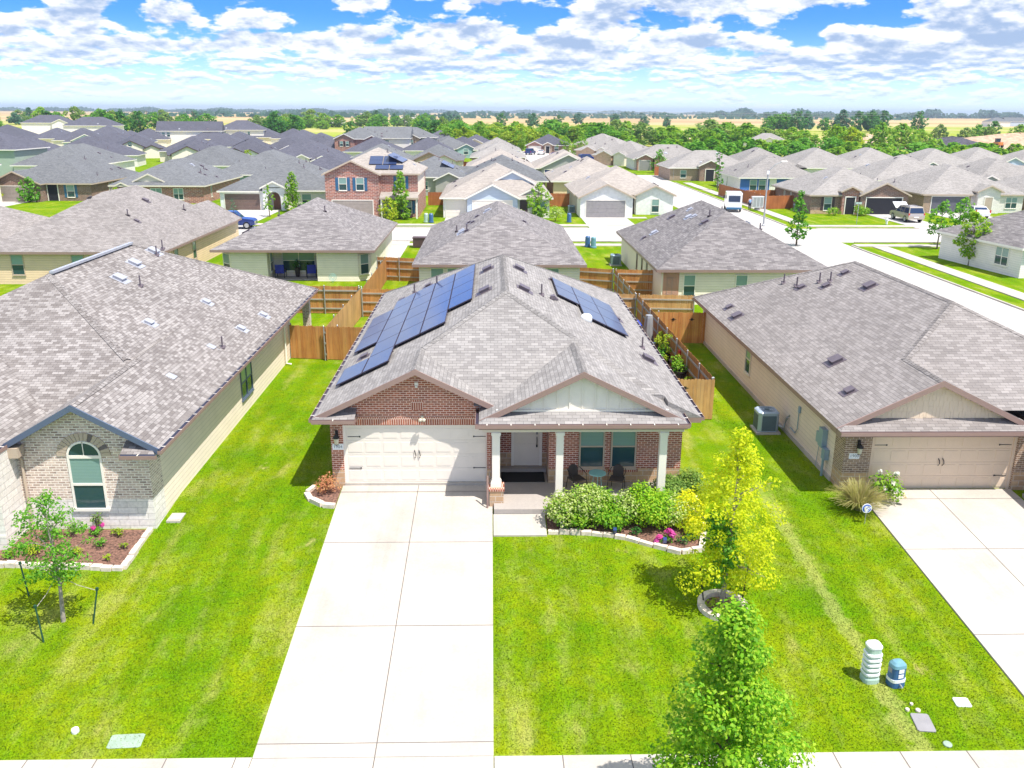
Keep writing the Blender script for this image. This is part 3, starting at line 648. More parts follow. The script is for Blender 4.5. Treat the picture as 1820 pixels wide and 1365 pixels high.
def gutter(par, a, b, z, straps=True, m='taupe', out=None):
    a, b = Vector((*a, z)), Vector((*b, z)); d = (b-a).normalized(); n = Vector((d.y, -d.x, 0)) if out is None else Vector((*out, 0)); L = (b-a).length
    mb = MB(); w = .12; h = .12; Q = lambda u, k, zz: a+d*u+n*k+Vector((0, 0, zz))
    for k0, k1, z0, z1, mm in ((w-.015, w, -h, 0, 0), (.002, w-.015, -h, -h+.012, 0), (.002, w-.015, -.05, -.045, 1)):
        mb.poly((Q(0, k1, z0), Q(L, k1, z0), Q(L, k1, z1), Q(0, k1, z1)), mm); mb.poly((Q(0, k0, z1), Q(0, k1, z1), Q(L, k1, z1), Q(L, k0, z1)), mm)
        mb.poly((Q(0, k0, z0), Q(L, k0, z0), Q(L, k1, z0), Q(0, k1, z0)), mm)
    for u in (0, L): mb.poly((Q(u, 0, -h), Q(u, w, -h), Q(u, w, 0), Q(u, 0, 0)), 0)
    n_ = int(L/.75) if straps else 0
    for i in range(n_):
        u = (i+.5)*L/n_; mb.obox(Q(u, w/2, .006), d*.014, n*w/2, Vector((0, 0, .006)), 2)
    mb.build('gutter', [M[m], M['gutter_in'], M['white']], par)

# ---------------------------------------------------------------- the middle house
def hero():
    t = thing('brick_house', 'red brick house with solar panels on its roof, white double garage door and number 1904', 'house')
    R_ = Roof(); XL, XR, ZE = -3.45, 9.78, 2.6
    A, B = R_.hip(XL, -1.27, XR, 21.1, ZE, clip=.06, front=False)
    R_.r.poly(((8.6, -.5, ZE+PITCH*(XR-8.6)), (XR, -.5, ZE), (XR, .06, ZE), (8.6, .06, ZE+PITCH*(XR-8.6)))); R_.t.box(8.6, -.5, ZE-.19, XR, .06, ZE-.003)
    R_.r.poly(((8.6, -.5, ZE-.01), (XR, -.5, ZE-.01), (8.6, -.5, ZE+PITCH*(XR-8.6)-.003)))
    R_.r.poly(((8.6, .06, 2.6), (8.6, -.5, 2.6), (8.6, -.5, ZE+PITCH*(XR-8.6)), (8.6, .06, ZE+PITCH*(XR-8.6))))
    pz = lambda y: ZE+PITCH*(y+1.27)
    R_.r.poly(((2.0, -.45, pz(-.45)), (3.6, -.45, pz(-.45)), (3.6, .06, pz(.06)), (2.0, .06, pz(.06))))
    R_.r.poly(((5.7, .05, 2.7), (8.62, .05, 2.7), (8.62, .05, ZE+PITCH*(XR-8.62)+.002), (8.45, .05, pz(.06)+.004), (5.7, .05, pz(.06)+.004)))
    R_.gable(-3.46, 3.54, -.47, 4.2, ZE-.006, cut=2.72)
    R_.gable(2.18, 9.06, -1.32, 4.4, 2.78)
    # skirt below the porch gable, and the little return at the garage corner
    R_.r.poly(((2.18, -1.62, 2.775), (9.06, -1.62, 2.775), (8.50, -1.04, 3.05), (2.74, -1.04, 3.05)))
    R_.r.poly(((2.18, -1.30, 2.779), (2.18, -1.62, 2.775), (2.74, -1.04, 3.05))); R_.r.poly(((9.06, -1.62, 2.775), (9.06, -1.30, 2.779), (8.50, -1.04, 3.05)))
    R_.fascia([(2.18, -1.62), (9.06, -1.62), (9.06, .3), (2.18, .3)], 2.774, .2)
    R_.r.poly(((-3.46, -.62, 2.585), (-2.02, -.62, 2.585), (-2.02, -.02, 2.80), (-2.9, -.02, 2.86)))
    R_.r.poly(((-3.46, -.45, 2.59), (-3.46, -.62, 2.585), (-2.9, -.02, 2.86)))
    R_.fascia([(-3.46, -.62), (-2.02, -.62), (-2.02, -.01), (-3.46, -.01)], 2.58, .17)
    R_.ridge_cap(A, B); R_.ridge_cap((.10, 2.27, 4.32), A); R_.ridge_cap((5.66, 2.85, 4.60), A); R_.ridge_cap(B, (XL, 21.1, ZE)); R_.ridge_cap(B, (XR, 21.1, ZE))
    R_.ridge_cap((.04, -.45, 4.30), (.04, 2.25, 4.30)); R_.ridge_cap((5.62, -1.3, 4.455), (5.62, 2.6, 4.455))
    roof = R_.build(t, 'shin_tan', 'taupe')
    # walls: brick above, tan stone below
    w = MB()
    wall_mb(w, (-2.98, 0), (2.78, 0), -.3, 2.42, [(.42, 5.42, -.3, 2.16)], .14, 0, .5, 1)
    P0 = lambda x: 4.31-PITCH*abs(x-.04)-.17
    w.poly(((-2.98, 0, 2.42), (2.78, 0, 2.42), (2.78, 0, P0(2.78)), (.04, 0, P0(.04)), (-2.98, 0, P0(-2.98))))
    wall_mb(w, (-2.98, 20.5), (-2.98, 0), -.3, 2.5, zs=.5, m2=1)
    wall_mb(w, (2.78, 0), (2.78, 1.3), -.3, 2.6, zs=.5, m2=1); wall_mb(w, (2.78, 1.3), (4.62, 1.3), -.3, 2.6, zs=.62, m2=1); wall_mb(w, (4.62, 1.3), (4.62, .1), -.3, 2.6, zs=.5, m2=1)
    wall_mb(w, (4.62, .1), (9.3, .1), -.3, 2.6, [(1.05, 1.97, .5, 2.15), (2.17, 3.09, .5, 2.15)], .08, 0, .48, 1)
    wall_mb(w, (9.3, .1), (9.3, 20.5), -.3, 2.5, zs=.5, m2=1); wall_mb(w, (9.3, 20.5), (-2.98, 20.5), -.3, 2.5)
    w.build('wall', [M['brick_red'], M['stone_tan']], t)
    P, _, _ = frame_of((0, 0, 0), (1, 0, 0))
    s = MB(); pbox(s, P, -2.62, 2.66, 2.18, 2.47, .002, .02); s.build('soldier_course', M['soldier'], t)
    s = MB(); pbox(s, P, -.16, .24, 2.72, 3.1, .002, .018); pbox(s, P, -.05, .13, 2.80, 3.02, .018, .03); s.build('brick_panel', M['soldier'], t)
    s = MB(); pbox(s, P, -.02, .1, 3.62, 3.72, .0, .07); s.lathe([(.05, 0), (.05, .06), (.02, .09)], P(.04, 3.55, .06), 10); s.build('security_camera', M['white'], t)
    garage_door(t, (0, 0, 0), (1, 0, 0), -2.46, 0, 4.92, 2.1, 'white_door', 'white', -.1, True)
    f = MB(); f.box(-2.56, -.02, -.12, 2.44, .16, -.004); f.build('door_sill', M['conc'], t)
    lantern(t, P, -2.76, 1.52); plaque(t, P, -2.74, 1.37, .38, .21, '1904')
    # flood light over the door
    s = MB(); pbox(s, P, .16, .26, 2.42, 2.52, .02, .06); s.tube([P(.21, 2.47, .06), P(.21, 2.44, .16)], .02, 6); s.lathe([(.05, -.06), (.07, .0), (.03, .05)], P(.16, 2.42, .18), 8); s.lathe([(.05, -.06), (.07, .0), (.03, .05)], P(.28, 2.42, .18), 8)
    s.build('flood_light', M['lamp_glass'], t)
    # porch gable: white board and batten
    g = MB(); zb = 3.04; PG = lambda x: 4.44-PITCH*abs(x-5.62)-.14
    g.poly(((2.82, -1.04, zb-.2), (8.42, -1.04, zb-.2), (8.42, -1.04, PG(8.42)), (5.62, -1.04, PG(5.62)), (2.82, -1.04, PG(2.82))))
    for i in range(13):
        x = 5.62+(i-6)*.42
        if PG(x) > zb+.03: g.box(x-.022, -1.075, zb-.1, x+.022, -1.042, PG(x)+.02)
    g.box(2.75, -1.10, zb-.02, 8.5, -1.042, zb+.05)
    g.build('gable_board', M['batten'], t)
    # porch: slab, beam, columns
    s = MB(); s.box(2.68, -2.1, -.4, 9.05, .09, -.05); s.box(2.8, .09, -.4, 4.6, 1.28, -.05); s.box(2.8, 1.0, -.05, 4.6, 1.28, .10); s.build('porch_floor', M['conc_grey'], t)
    s = MB(); s.box(2.3, -1.42, 2.42, 9.0, -1.16, 2.572); s.box(2.3, -1.40, 2.56, 9.0, .08, 2.571); s.build('porch_beam', M['cream'], t)
    for x0, x1, zb in ((2.62, 2.88, .47), (4.76, 5.0, -.05), (8.22, 8.47, -.05)):
        s = MB(); s.box(x0, -1.41, zb, x1, -1.17, 2.42); s.box(x0-.03, -1.44, 2.3, x1+.03, -1.14, 2.40); s.box(x0-.05, -1.46, zb, x1+.05, -1.12, zb+.14)
        s.box(x0-.025, -1.435, zb+.14, x1+.025, -1.145, zb+.2); s.build('porch_column', M['white'], t)
    s = MB(); s.box(2.53, -1.62, -.25, 3.0, -1.05, .39, 0); s.box(2.50, -1.65, .39, 3.03, -1.02, .47, 1); s.build('stone_pier', [M['stone_tan'], M['soldier']], t)
    door(t, (0, 1.3, 0), (1, 0, 0), 3.42, .12, .93, 2.03, 'white_door')
    P3, _, _ = frame_of((0, 1.3, 0), (1, 0, 0))
    for u in (5.67, 6.79): window(t, (0, .1, 0), (1, 0, 0), u+.01, .51, .90, 1.63, 'tan_trim')
    s = MB(); P4, _, _ = frame_of((0, .1, 0), (1, 0, 0)); pbox(s, P4, 5.60, 6.66, .36, .48, .002, .05); pbox(s, P4, 6.72, 7.78, .36, .48, .002, .05); s.build('brick_sill', M['soldier'], t)
    s = MB(); s.lathe([(.0, -.1), (.05, -.08), (.06, .02), (.03, .08), (.0, .1)], P3(4.5, 1.75, .06), 8); s.build('door_lantern', M['black'], t)
    gutter(t, (2.06, -1.62), (9.12, -1.62), 2.77); gutter(t, (-3.46, -.62), (-2.02, -.62), 2.58); gutter(t, (XL, 21.1), (XL, -.6), ZE-.01); gutter(t, (XR, -.45), (XR, 21.1), ZE-.01)
    gutter(t, (9.06, -1.6), (9.06, .6), 2.775); gutter(t, (2.18, .2), (2.18, -1.6), 2.775, False)
    # downspout beside the garage
    s = MB(); s.tube([(2.60, -1.60, 2.62), (2.60, -.5, 2.3), (2.64, -.08, 2.1), (2.64, -.08, -.05), (2.64, -.4, -.10)], .045, 4); s.build('downspout', M['taupe'], t); s = MB(); s.tube([(2.46, -1.5, .9), (2.46, -1.69, .2), (2.46, -1.72, -.2)], .035, 4); s.build('downspout', M['taupe'], t)
    zl = lambda x: ZE+PITCH*(x-XL); zr = lambda x: ZE+PITCH*(XR-x)
    for x, y, big in ((2.45, 12.2, 1), (2.35, 7.3, 1), (-.6, 15.9, 0), (-2.5, 5.6, 0), (-1.9, 15.3, 0)): roof_vent(roof, (x, y, zl(x)), (1, 0), big)
    for x, y, big in ((3.9, 12.4, 1), (3.95, 7.6, 1), (8.9, 5.3, 1), (5.6, 13.9, 0), (8.5, 11.7, 0)): roof_vent(roof, (x, y, zr(x)), (-1, 0), big)
    for x, y in ((-.1, 14.6), (-1.3, 15.5)): vent_pipe(roof, (x, y, zl(x)), .5)
    for x, y in ((4.75, 8.2), (9.0, 7.2)): vent_pipe(roof, (x, y, zr(x)), .5, .035)
    # round solar tube
    x, y = 6.62, 7.55; s = MB(); s.lathe([(.25, -.15), (.25, .1), (.24, .16), (.16, .25), (.0, .28)], (x, y, zr(x)), 18); s.build('skylight_dome', M['plastic_white'], roof, True)
    s = MB()
    for a, b in (((5.35, 9.6), (5.5, 8.9)), ((5.5, 8.9), (5.3, 8.6))): s.bar((a[0], a[1], zr(a[0])+.05), (b[0], b[1], zr(b[0])+.05), .06, .06)
    s.box(5.15, 8.4, zr(5.15)-.02, 5.35, 8.7, zr(5.15)+.14); s.build('conduit', M['vent'], roof)
    # solar panels, one part each
    su = Vector((1, 0, PITCH)).normalized(); n = Vector((-PITCH, 0, 1)).normalized()
    def panel(x, y, left):
        u = su if left else Vector((-su.x, 0, su.z)); nn = n if left else Vector((-n.x, 0, n.z))
        z = zl(x) if left else zr(x)
        c = Vector((x, y, z))+nn*.12; mb = MB(); hu, hy = .535, 1.035; sy = Vector((0, 1, 0))
        mb.obox(c, u*hu, sy*hy, nn*.02, 1)
        q = [c+u*(hu-.02)*i+sy*(hy-.02)*j+nn*.0215 for i, j in ((-1, -1), (1, -1), (1, 1), (-1, 1))]
        mb.poly(q if left else tuple(reversed(q)), 0)
        for k in (-.35, .35): mb.obox(c-nn*.07+sy*hy*.98*k*2, u*hu*.9, sy*.02, nn*.045, 1)
        mb.build('solar_panel', [M['solar'], M['gutter_in']], t)
    L = 2.1
    for c, x, y0, k in ((4, 1.39, 6.40, 4), (3, .40, 4.30, 5), (2, -.59, 4.30, 5), (1, -1.58, 2.20, 6), (0, -2.57, 2.20, 1), (0, -2.57, 6.75, 3)):
        for i in range(k): panel(x, y0+L*(i+.5), True)
    for x, y0, k in ((6.0, 9.8, 2), (6.98, 7.75, 3), (7.95, 7.75, 3)):
        for i in range(k): panel(x, y0+L*(i+.5), False)
hero()

def left_house():
    t = thing('stone_house', 'house with mottled grey brown roof, white stone base and an arched front window', 'house')
    R_ = Roof(); XR, ZE = -7.62, 2.58; w = 7.5; XL = XR-2*w
    A, B = R_.hip(XL, -.85, XR, 22.4, ZE)
    R_.p = .57; g0, g1 = R_.gable(-12.62, XR-.006, -3.25, 6.5, ZE-.006); R_.p = PITCH
    h0, h1 = R_.hip(-18.0, -4.6, -12.3, 9.0, 2.75)
    R_.r.poly(((-8.75, -3.42, 2.47), (-7.70, -3.42, 2.47), (-8.1, -2.86, 2.72), (-8.75, -2.86, 2.72)))
    R_.fascia([(-8.75, -3.42), (-7.70, -3.42), (-7.70, -2.87), (-8.75, -2.87)], 2.465, .17)
    R_.ridge_cap(A, B); R_.ridge_cap((-10.45, 1.98, 3.98), A); R_.ridge_cap(B, (XR, 22.4, ZE)); R_.ridge_cap(g0, (g0[0], 2.1, g0[2])); R_.ridge_cap(h0, h1); R_.ridge_cap((-12.3, -4.6, 2.75), h0)
    roof = R_.build(t, 'shin_left', 'blue_trim')
    w_ = MB()
    wall_mb(w_, (-12.2, -2.85), (-8.15, -2.85), -.6, 2.5, [(1.55, 2.62, .42, 2.2)], .1, 0, .72, 1)
    PG = lambda x: g0[2]-.57*abs(x-g0[0])-.17
    w_.poly(((-12.2, -2.85, 2.5), (-8.15, -2.85, 2.5), (-8.15, -2.85, PG(-8.15)), (g0[0], -2.85, PG(g0[0])), (-12.2, -2.85, PG(-12.2))), 0)
    wall_mb(w_, (-8.15, -2.85), (-8.15, -1.9), -.6, 2.4, zs=.72, m2=1)
    w_.build('wall', [M['brick_grey'], M['stone_white']], t)
    s = MB(); wall_mb(s, (-8.15, -1.9), (-8.15, 17.4), -.5, 2.4); wall_mb(s, (-8.15, 17.4), (-21.9, 17.4), -.5, 2.4); s.build('side_wall', M['side_beige'], t)
    s = MB(); wall_mb(s, (-17.6, -4.1), (-12.2, -4.1), -.8, 2.7); wall_mb(s, (-12.2, -4.1), (-12.2, -2.85), -.8, 2.7); s.build('stone_wall', M['stone_white'], t)
    # arched window with its brick arch
    P, _, _ = frame_of((-12.2, -2.85, 0), (1, 0, 0)); u0, u1 = 1.55, 2.62; uc = (u0+u1)/2; r = (u1-u0)/2
    f = MB(); th = .07
    pbox(f, P, u0, u0+th, .42, 2.2, -.06, .03); pbox(f, P, u1-th, u1, .42, 2.2, -.06, .03); pbox(f, P, u0+th, u1-th, 2.12, 2.22, -.06, .035); pbox(f, P, u0+th, u1-th, 1.20, 1.28, -.06, .03); pbox(f, P, u0-.05, u1+.05, .33, .42, -.06, .07)
    K = 14
    for i in range(K):
        a, b = math.pi*i/K, math.pi*(i+1)/K
        q = lambda an, rr, k: P(uc+rr*math.cos(an), 2.2+rr*.92*math.sin(an), k)
        f.poly((q(b, r-th, .03), q(a, r-th, .03), q(a, r, .03), q(b, r, .03)))
    f.box(*(P(uc-.012, 2.2, .01)), *(P(uc+.012, 2.2+r*.9, .03)))
    wo = f.build('window', M['white'], t)
    p = MB(); p.poly((P(u0, .42, .005), P(u1, .42, .005), P(u1, 1.24, .005), P(u0, 1.24, .005)), 0); p.poly((P(u0, 1.24, .01), P(u1, 1.24, .01), P(u1, 2.16, .01), P(u0, 2.16, .01)), 1)
    p.poly([P(uc+(r-.03)*math.cos(math.pi*i/K), 2.2+(r-.03)*.92*math.sin(math.pi*i/K), .008) for i in range(K+1)], 2)
    p.build('pane', [M['glass'], M['blinds'], M['glass']], wo)
    a_ = MB(); K = 17
    for i in range(K):
        a, b = math.pi*(i+.06)/K, math.pi*(i+.94)/K
        for q0, q1 in (((a, r+.02), (b, r+.30)),):
            v = [P(uc+rr*math.cos(an), 2.2+rr*.92*math.sin(an), .03) for an, rr in ((a, q0[1]), (a, q1[1]), (b, q1[1]), (b, q0[1]))]; a_.poly(v, 1 if i in (2, 6) else 0)
            for x, y in ((0, 1), (1, 2), (2, 3), (3, 0)): a_.poly((v[x], v[y], v[y]+Vector((0, .03, 0)), v[x]+Vector((0, .03, 0))))
    a_.build('brick_arch', [M['tan_trim'], M['vent']], t)
    window(t, (-8.15, 0, 0), (0, 1, 0), 7.55, .55, 1.75, 1.45, 'blue_trim', None, True)
    gutter(t, (XR, -3.4), (XR, 22.4), ZE-.01); gutter(t, (-8.75, -3.42), (-7.64, -3.42), 2.46); gutter(t, (-12.3, -4.6), (-12.3, 1.5), 2.74); gutter(t, (-18, -4.6), (-12.25, -4.6), 2.74)
    s = MB(); s.tube([(-12.05, -3.2, 2.45), (-12.05, -2.9, 2.1), (-12.05, -2.9, -.3)], .05, 4); s.build('downspout', M['tan_trim'], t); s = MB(); s.box(-12.2, -3.3, 2.3, -11.9, -2.9, 2.62); s.build('downspout', M['tan_trim'], t)
    s = MB(); s.tube([(-8.1, 15.6, 2.4), (-8.06, 15.6, 2.2), (-8.06, 15.6, -.05), (-7.8, 15.6, -.1)], .05, 4); s.build('downspout', M['white'], t)
    zr = lambda x: ZE+PITCH*(XR-x)
    for x, y in ((-13.6, 9.6), (-14.0, 12.4), (-14.2, 15.4)): roof_vent(roof, (x, y, zr(x)), (-1, 0), True, 'vent_blue')
    for x, y in ((-11.2, 6.2), (-10.6, 11.6), (-9.0, 2.0), (-8.9, 6.4), (-8.7, 10.2), (-8.5, 13.4)): roof_vent(roof, (x, y, zr(x)), (-1, 0), False, 'vent_blue')
    for x, y in ((-12.8, 9.8), (-13.9, 15.0), (-14.1, 16.4), (-8.6, 7.0)): vent_pipe(roof, (x, y, zr(x)), .5, .035)
    s = MB(); s.bar((A[0]+.1, A[1], A[2]+.05), (B[0]+.1, B[1], B[2]+.05), .16, .10); s.build('ridge_vent', M['vent_blue'], roof)
    # back patio post and wing
    s = MB(); s.box(-8.35, 21.5, -.15, -7.95, 21.9, 2.4); s.build('patio_post', M['brick_grey'], t)
    s = MB(); s.box(-12.5, -4.13, -.8, -12.21, -4.105, .1); s.build('corner_strip', M['stone_white'], t)  # pale stone strip at the foot of the front corner
left_house()

def right_house():
    t = thing('garage_house', 'tan house with a shingled front gable over its beige double garage door', 'house')
    R_ = Roof(); XL, ZE = 14.35, 2.32; w = 6.5; XR = XL+2*w
    A, B = R_.hip(XL, -1.45, XR, 21.3, ZE, clip=-.45)
    g0, g1 = R_.gable(XL-.006, XL+6.9, -.85, 6.0, ZE-.006)
    R_.r.poly(((XL, -1.15, 2.31), (XL+6.95, -1.15, 2.31), (XL+6.4, -.56, 2.58), (XL+.55, -.56, 2.58))); R_.r.poly(((XL, -.8, 2.315), (XL, -1.15, 2.31), (XL+.55, -.56, 2.58)))
    R_.fascia([(XL, -1.15), (XL+6.95, -1.15), (XL+6.95, -.3), (XL, -.3)], 2.305, .2)
    R_.ridge_cap(A, B); R_.ridge_cap((17.75, 1.95, 3.98), A); R_.ridge_cap((XR, -1.45, ZE), A); R_.ridge_cap(B, (XL, 21.3, ZE)); R_.ridge_cap(g0, (17.8, 2.0, g0[2]))
    R_.hip(XL+7.2, -5.2, XL+12.9, 4, 2.315)
    roof = R_.build(t, 'shin_right', 'taupe')
    w_ = MB()
    wall_mb(w_, (14.85, -.5), (22, -.5), -.4, 2.2, [(.95, 6.1, -.4, 1.98)], .2, 0, .52, 1); wall_mb(w_, (14.85, .35), (14.85, -.5), -.4, 2.15, zs=.52, m2=1)
    wall_mb(w_, (21.9, -4.6), (27, -4.6), -.6, 2.2, zs=.52, m2=1); wall_mb(w_, (21.9, -.5), (21.9, -4.6), -.6, 2.2, zs=.52, m2=1)
    w_.build('wall', [M['brick_tan'], M['stone_tan']], t)
    s = MB(); wall_mb(s, (14.852, 20.8), (14.852, .35), -.3, 2.15); wall_mb(s, (26.8, 20.8), (14.852, 20.8), -.3, 2.2); wall_mb(s, (26.8, -1), (26.8, 20.8), -.3, 2.2); s.build('side_wall', M['side_ltan'], t)
    s = MB(); s.box(14.80, .35, -.4, 14.851, 20.8, .02); s.build('foundation', M['conc'], t)
    g = MB(); zb = 2.60; cx = g0[0]; PG = lambda x: g0[2]-PITCH*abs(x-cx)-.14
    g.poly(((cx-2.95, -.56, zb-.1), (cx+2.95, -.56, zb-.1), (cx+2.95, -.56, PG(cx+2.95)), (cx, -.56, PG(cx)), (cx-2.95, -.56, PG(cx-2.95))))
    rr = random.Random(3); z = zb+.02
    while z < PG(cx)-.05:                                    # staggered shingles of the gable
        hw = (g0[2]-.14-z-.10)/PITCH; x = cx-hw-rr.random()*.1
        while x < cx+hw:
            ww = .08+rr.random()*.13; a, b = max(x, cx-hw), min(x+ww-.008, cx+hw)
            if b > a+.02: k_ = .566+rr.random()*.008; g.box(a, -k_, z-rr.random()*.05, b, -.561, z+.19)
            x += ww
        z += .2
    g.build('gable_shingles', M['tan_door'], t)
    P, _, _ = frame_of((0, -.5, 0), (1, 0, 0))
    garage_door(t, (0, -.5, 0), (1, 0, 0), 15.9, -.17, 4.95, 2.07, 'tan_door', 'tan_door', -.16, True)
    s = MB(); s.box(15.8, -.48, -.35, 20.95, -.28, -.175); s.build('door_sill', M['conc'], t)
    lantern(t, P, 15.33, 1.30); plaque(t, P, 15.22, 1.17, .36, .21, '1900')
    s = MB(); pbox(s, P, 15.7, 21.1, 2.0, 2.16, .002, .02); s.build('soldier_course', M['brick_tan'], t)
    s = MB(); s.box(21.1, -5.0, -.45, 22.8, -1.0, -.05); s.build('porch_floor', M['conc_grey'], t)
    window(t, (14.85, 0, 0), (0, -1, 0), -11.75, .65, .85, 1.4, 'cream')
    zl = lambda x: ZE+PITCH*(x-XL)
    for x, y, big in ((16.2, 4.4, 1), (15.1, 14.7, 1), (15.2, 16.6, 0), (18.2, 14.6, 0), (19.9, 10.6, 1), (20.0, 13.8, 0), (18.9, 13.2, 0), (15.6, 1.4, 0)): roof_vent(roof, (x, y, zl(x)), (1, 0), big, 'vent')
    for x, y in ((17.9, 16.4), (18.1, 15.0), (19.2, 13.5), (18.9, 14.1)): vent_pipe(roof, (x, y, zl(x)), .5, .04)
    # electric meter, cable box and conduit on the side wall
    s = MB(); s.box(14.66, 1.05, .85, 14.85, 1.45, 1.55); s.box(14.68, 1.5, .9, 14.85, 1.72, 1.3); s.box(14.66, .72, .5, 14.85, 1.0, .9); s.tube([(14.70, .86, .55), (14.70, .86, -.25)], .05, 8); s.tube([(14.8, 1.6, .9), (14.8, 1.7, .3), (14.8, 1.75, -.2)], .012, 5)
    s.build('electric_meter', M['meter'], t)
    s = MB(); s.tube([(14.8, 4.0, 1.25), (14.8, 4.0, .5), (14.8, 4.2, .28), (14.8, 4.8, .3)], .02, 6); s.box(14.78, 3.92, 1.2, 14.85, 4.08, 1.45); s.build('conduit', M['meter'], t)
    gutter(t, (XL, -1.15), (XL+6.9, -1.15), 2.30, False)
right_house()

# ---------------------------------------------------------------- the other houses
def house(name, label, x, y, rot, w, d, roof='shin_grey', wall='brick_brown', ze=2.5, wings=(), dormers=(), ops=(), vents=6, seed=0, trim='white', gab='', fwall=None, group=None, zg=-.15, ov=.45, pitch=.47, porch=None, cat='house', solar=(), bw=None):
    """x,y: middle of the front wall; rot turns the front away from -Y. wings: (x0,x1,projection,eave,kind,wall,base); dormers: (x0,x1,y,zbase,wall);
    ops: (kind,face,u,z,w,h,material,shutter) with face F,B,L,R or a wing number, u from the left corner seen from outside"""
    t = thing(name, label, cat, (x, y, zg), rot, group); r = random.Random(seed)
    R_ = Roof(pitch); hw = w/2
    A, B = R_.hip(-hw-ov, -ov, hw+ov, d+ov, ze, gab=gab)
    wm = MB()
    be = bw or d
    wall_mb(wm, (hw, 0), (hw, be), -.2, ze-.1); wall_mb(wm, (hw, be), (-hw, be), -.2, ze-.1); wall_mb(wm, (-hw, be), (-hw, 0), -.2, ze-.1)
    if fwall is None: wall_mb(wm, (-hw, 0), (hw, 0), -.2, ze-.1)
    if gab:
        if d >= w:
            for yy, e in ((0, 'a'), (d, 'b')):
                if e in gab: q = [(-hw, yy, ze-.1), (hw, yy, ze-.1), (hw, yy, ze+.05), (0, yy, ze+pitch*hw), (-hw, yy, ze+.05)]; wm.poly(q if e == 'a' else q[::-1])
        else:
            for xx, e in ((-hw, 'a'), (hw, 'b')):
                if e in gab: q = [(xx, 0, ze-.1), (xx, 0, ze+.05), (xx, d/2, ze+pitch*d/2), (xx, d, ze+.05), (xx, d, ze-.1)]; wm.poly(q if e == 'a' else q[::-1])
    wm.build('wall', M[wall], t)
    if fwall: f = MB(); wall_mb(f, (-hw, 0), (hw, 0), -.2, ze-.1); f.build('front_wall', M[fwall], t)
    faces = {'F': ((-hw, 0, 0), (1, 0, 0)), 'R': ((hw, 0, 0), (0, 1, 0)), 'B': ((hw, be, 0), (-1, 0, 0)), 'L': ((-hw, be, 0), (0, -1, 0))}
    for i, (x0, x1, p, we, kd, wl, zb) in enumerate(wings):
        g = MB(); o2 = .32
        back = 3.5+(x1-x0)*.5
        if kd == 'gable':
            R_.gable(x0-o2, x1+o2, -p-o2, back, we-.007*(i+1)); zr = we+pitch*((x1-x0)/2+o2)-.17; q = we-.12+pitch*.1
            wall_mb(g, (x0, -p), (x1, -p), zb-.2, q); g.poly(((x0, -p, q), (x1, -p, q), (x1, -p, we-.17+pitch*o2), ((x0+x1)/2, -p, zr), (x0, -p, we-.17+pitch*o2)))
        else:
            R_.hip(x0-o2, -p-o2, x1+o2, back+2, we-.007*(i+1)); wall_mb(g, (x0, -p), (x1, -p), zb-.2, we-.1)
        if p > .05: wall_mb(g, (x1, -p), (x1, .02), zb-.2, we-.1); wall_mb(g, (x0, .02), (x0, -p), zb-.2, we-.1)
        g.build('wing_wall', M[wl], t); faces[i] = ((x0, -p, 0), (1, 0, 0))
    for i, (x0, x1, yy, zb, wl) in enumerate(dormers):
        R_.gable(x0, x1, yy-.2, yy+(x1-x0)/2+.6, zb); zr = zb+pitch*(x1-x0)/2-.14
        g = MB(); xm = (x0+x1)/2; k = .3
        g.poly(((x0+k, yy, zb-.05), (x1-k, yy, zb-.05), (x1-k, yy, zb-.12+pitch*k), (xm, yy, zr), (x0+k, yy, zb-.12+pitch*k))); g.build('gable_wall', M[wl], t)
    if porch:                                            # (x0,x1,depth,eave): shed roof on posts
        x0, x1, pd, pe = porch
        R_.r.poly(((x0, -pd, pe), (x1, -pd, pe), (x1, .1, pe+pd*.35), (x0, .1, pe+pd*.35))); R_.fascia([(x0, -pd), (x1, -pd), (x1, -.01), (x0, -.01)], pe-.01, .2)
        for px in (x0+.2, x1-.2):
            g = MB(); g.box(px-.1, -pd+.15, -.1, px+.1, -pd+.35, pe-.2); g.build('porch_post', M['white'], t)
    ro = R_.build(t, roof, trim)
    for q in ops:
        kd, fc, u, z, ww, hh = q[:6]; mt = q[6] if len(q) > 6 else None; o, dr = faces[fc]
        if kd == 'w': window(t, o, dr, u, z, ww, hh, mt or 'white', q[7] if len(q) > 7 else None, ww > 1.3)
        elif kd == 'g': garage_door(t, o, dr, u, z, ww, hh, mt or 'grey_door', 'white', .0)
        elif kd == 'd': door(t, o, dr, u, z, ww, hh, mt or 'wooddoor', 'white', True, False)
        elif kd == 'o':                                  # open bay or deep porch: a flat sheet, its inner shade painted dark, with jambs
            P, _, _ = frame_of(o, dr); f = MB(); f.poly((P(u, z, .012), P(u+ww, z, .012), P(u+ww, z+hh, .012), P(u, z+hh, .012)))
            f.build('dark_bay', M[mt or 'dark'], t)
            f = MB(); pbox(f, P, u-.12, u, z, z+hh+.12, 0, .06); pbox(f, P, u+ww, u+ww+.12, z, z+hh+.12, 0, .06); pbox(f, P, u, u+ww, z+hh, z+hh+.12, 0, .06); f.build('door_trim', M['white'], t)
        elif kd == 'p':                                  # flat coloured panel such as a gable inset or wall band
            P, _, _ = frame_of(o, dr); f = MB(); pbox(f, P, u, u+ww, z, z+hh, 0, .03); f.build('wall_panel', M[mt], t)
    run = d if d >= w else w
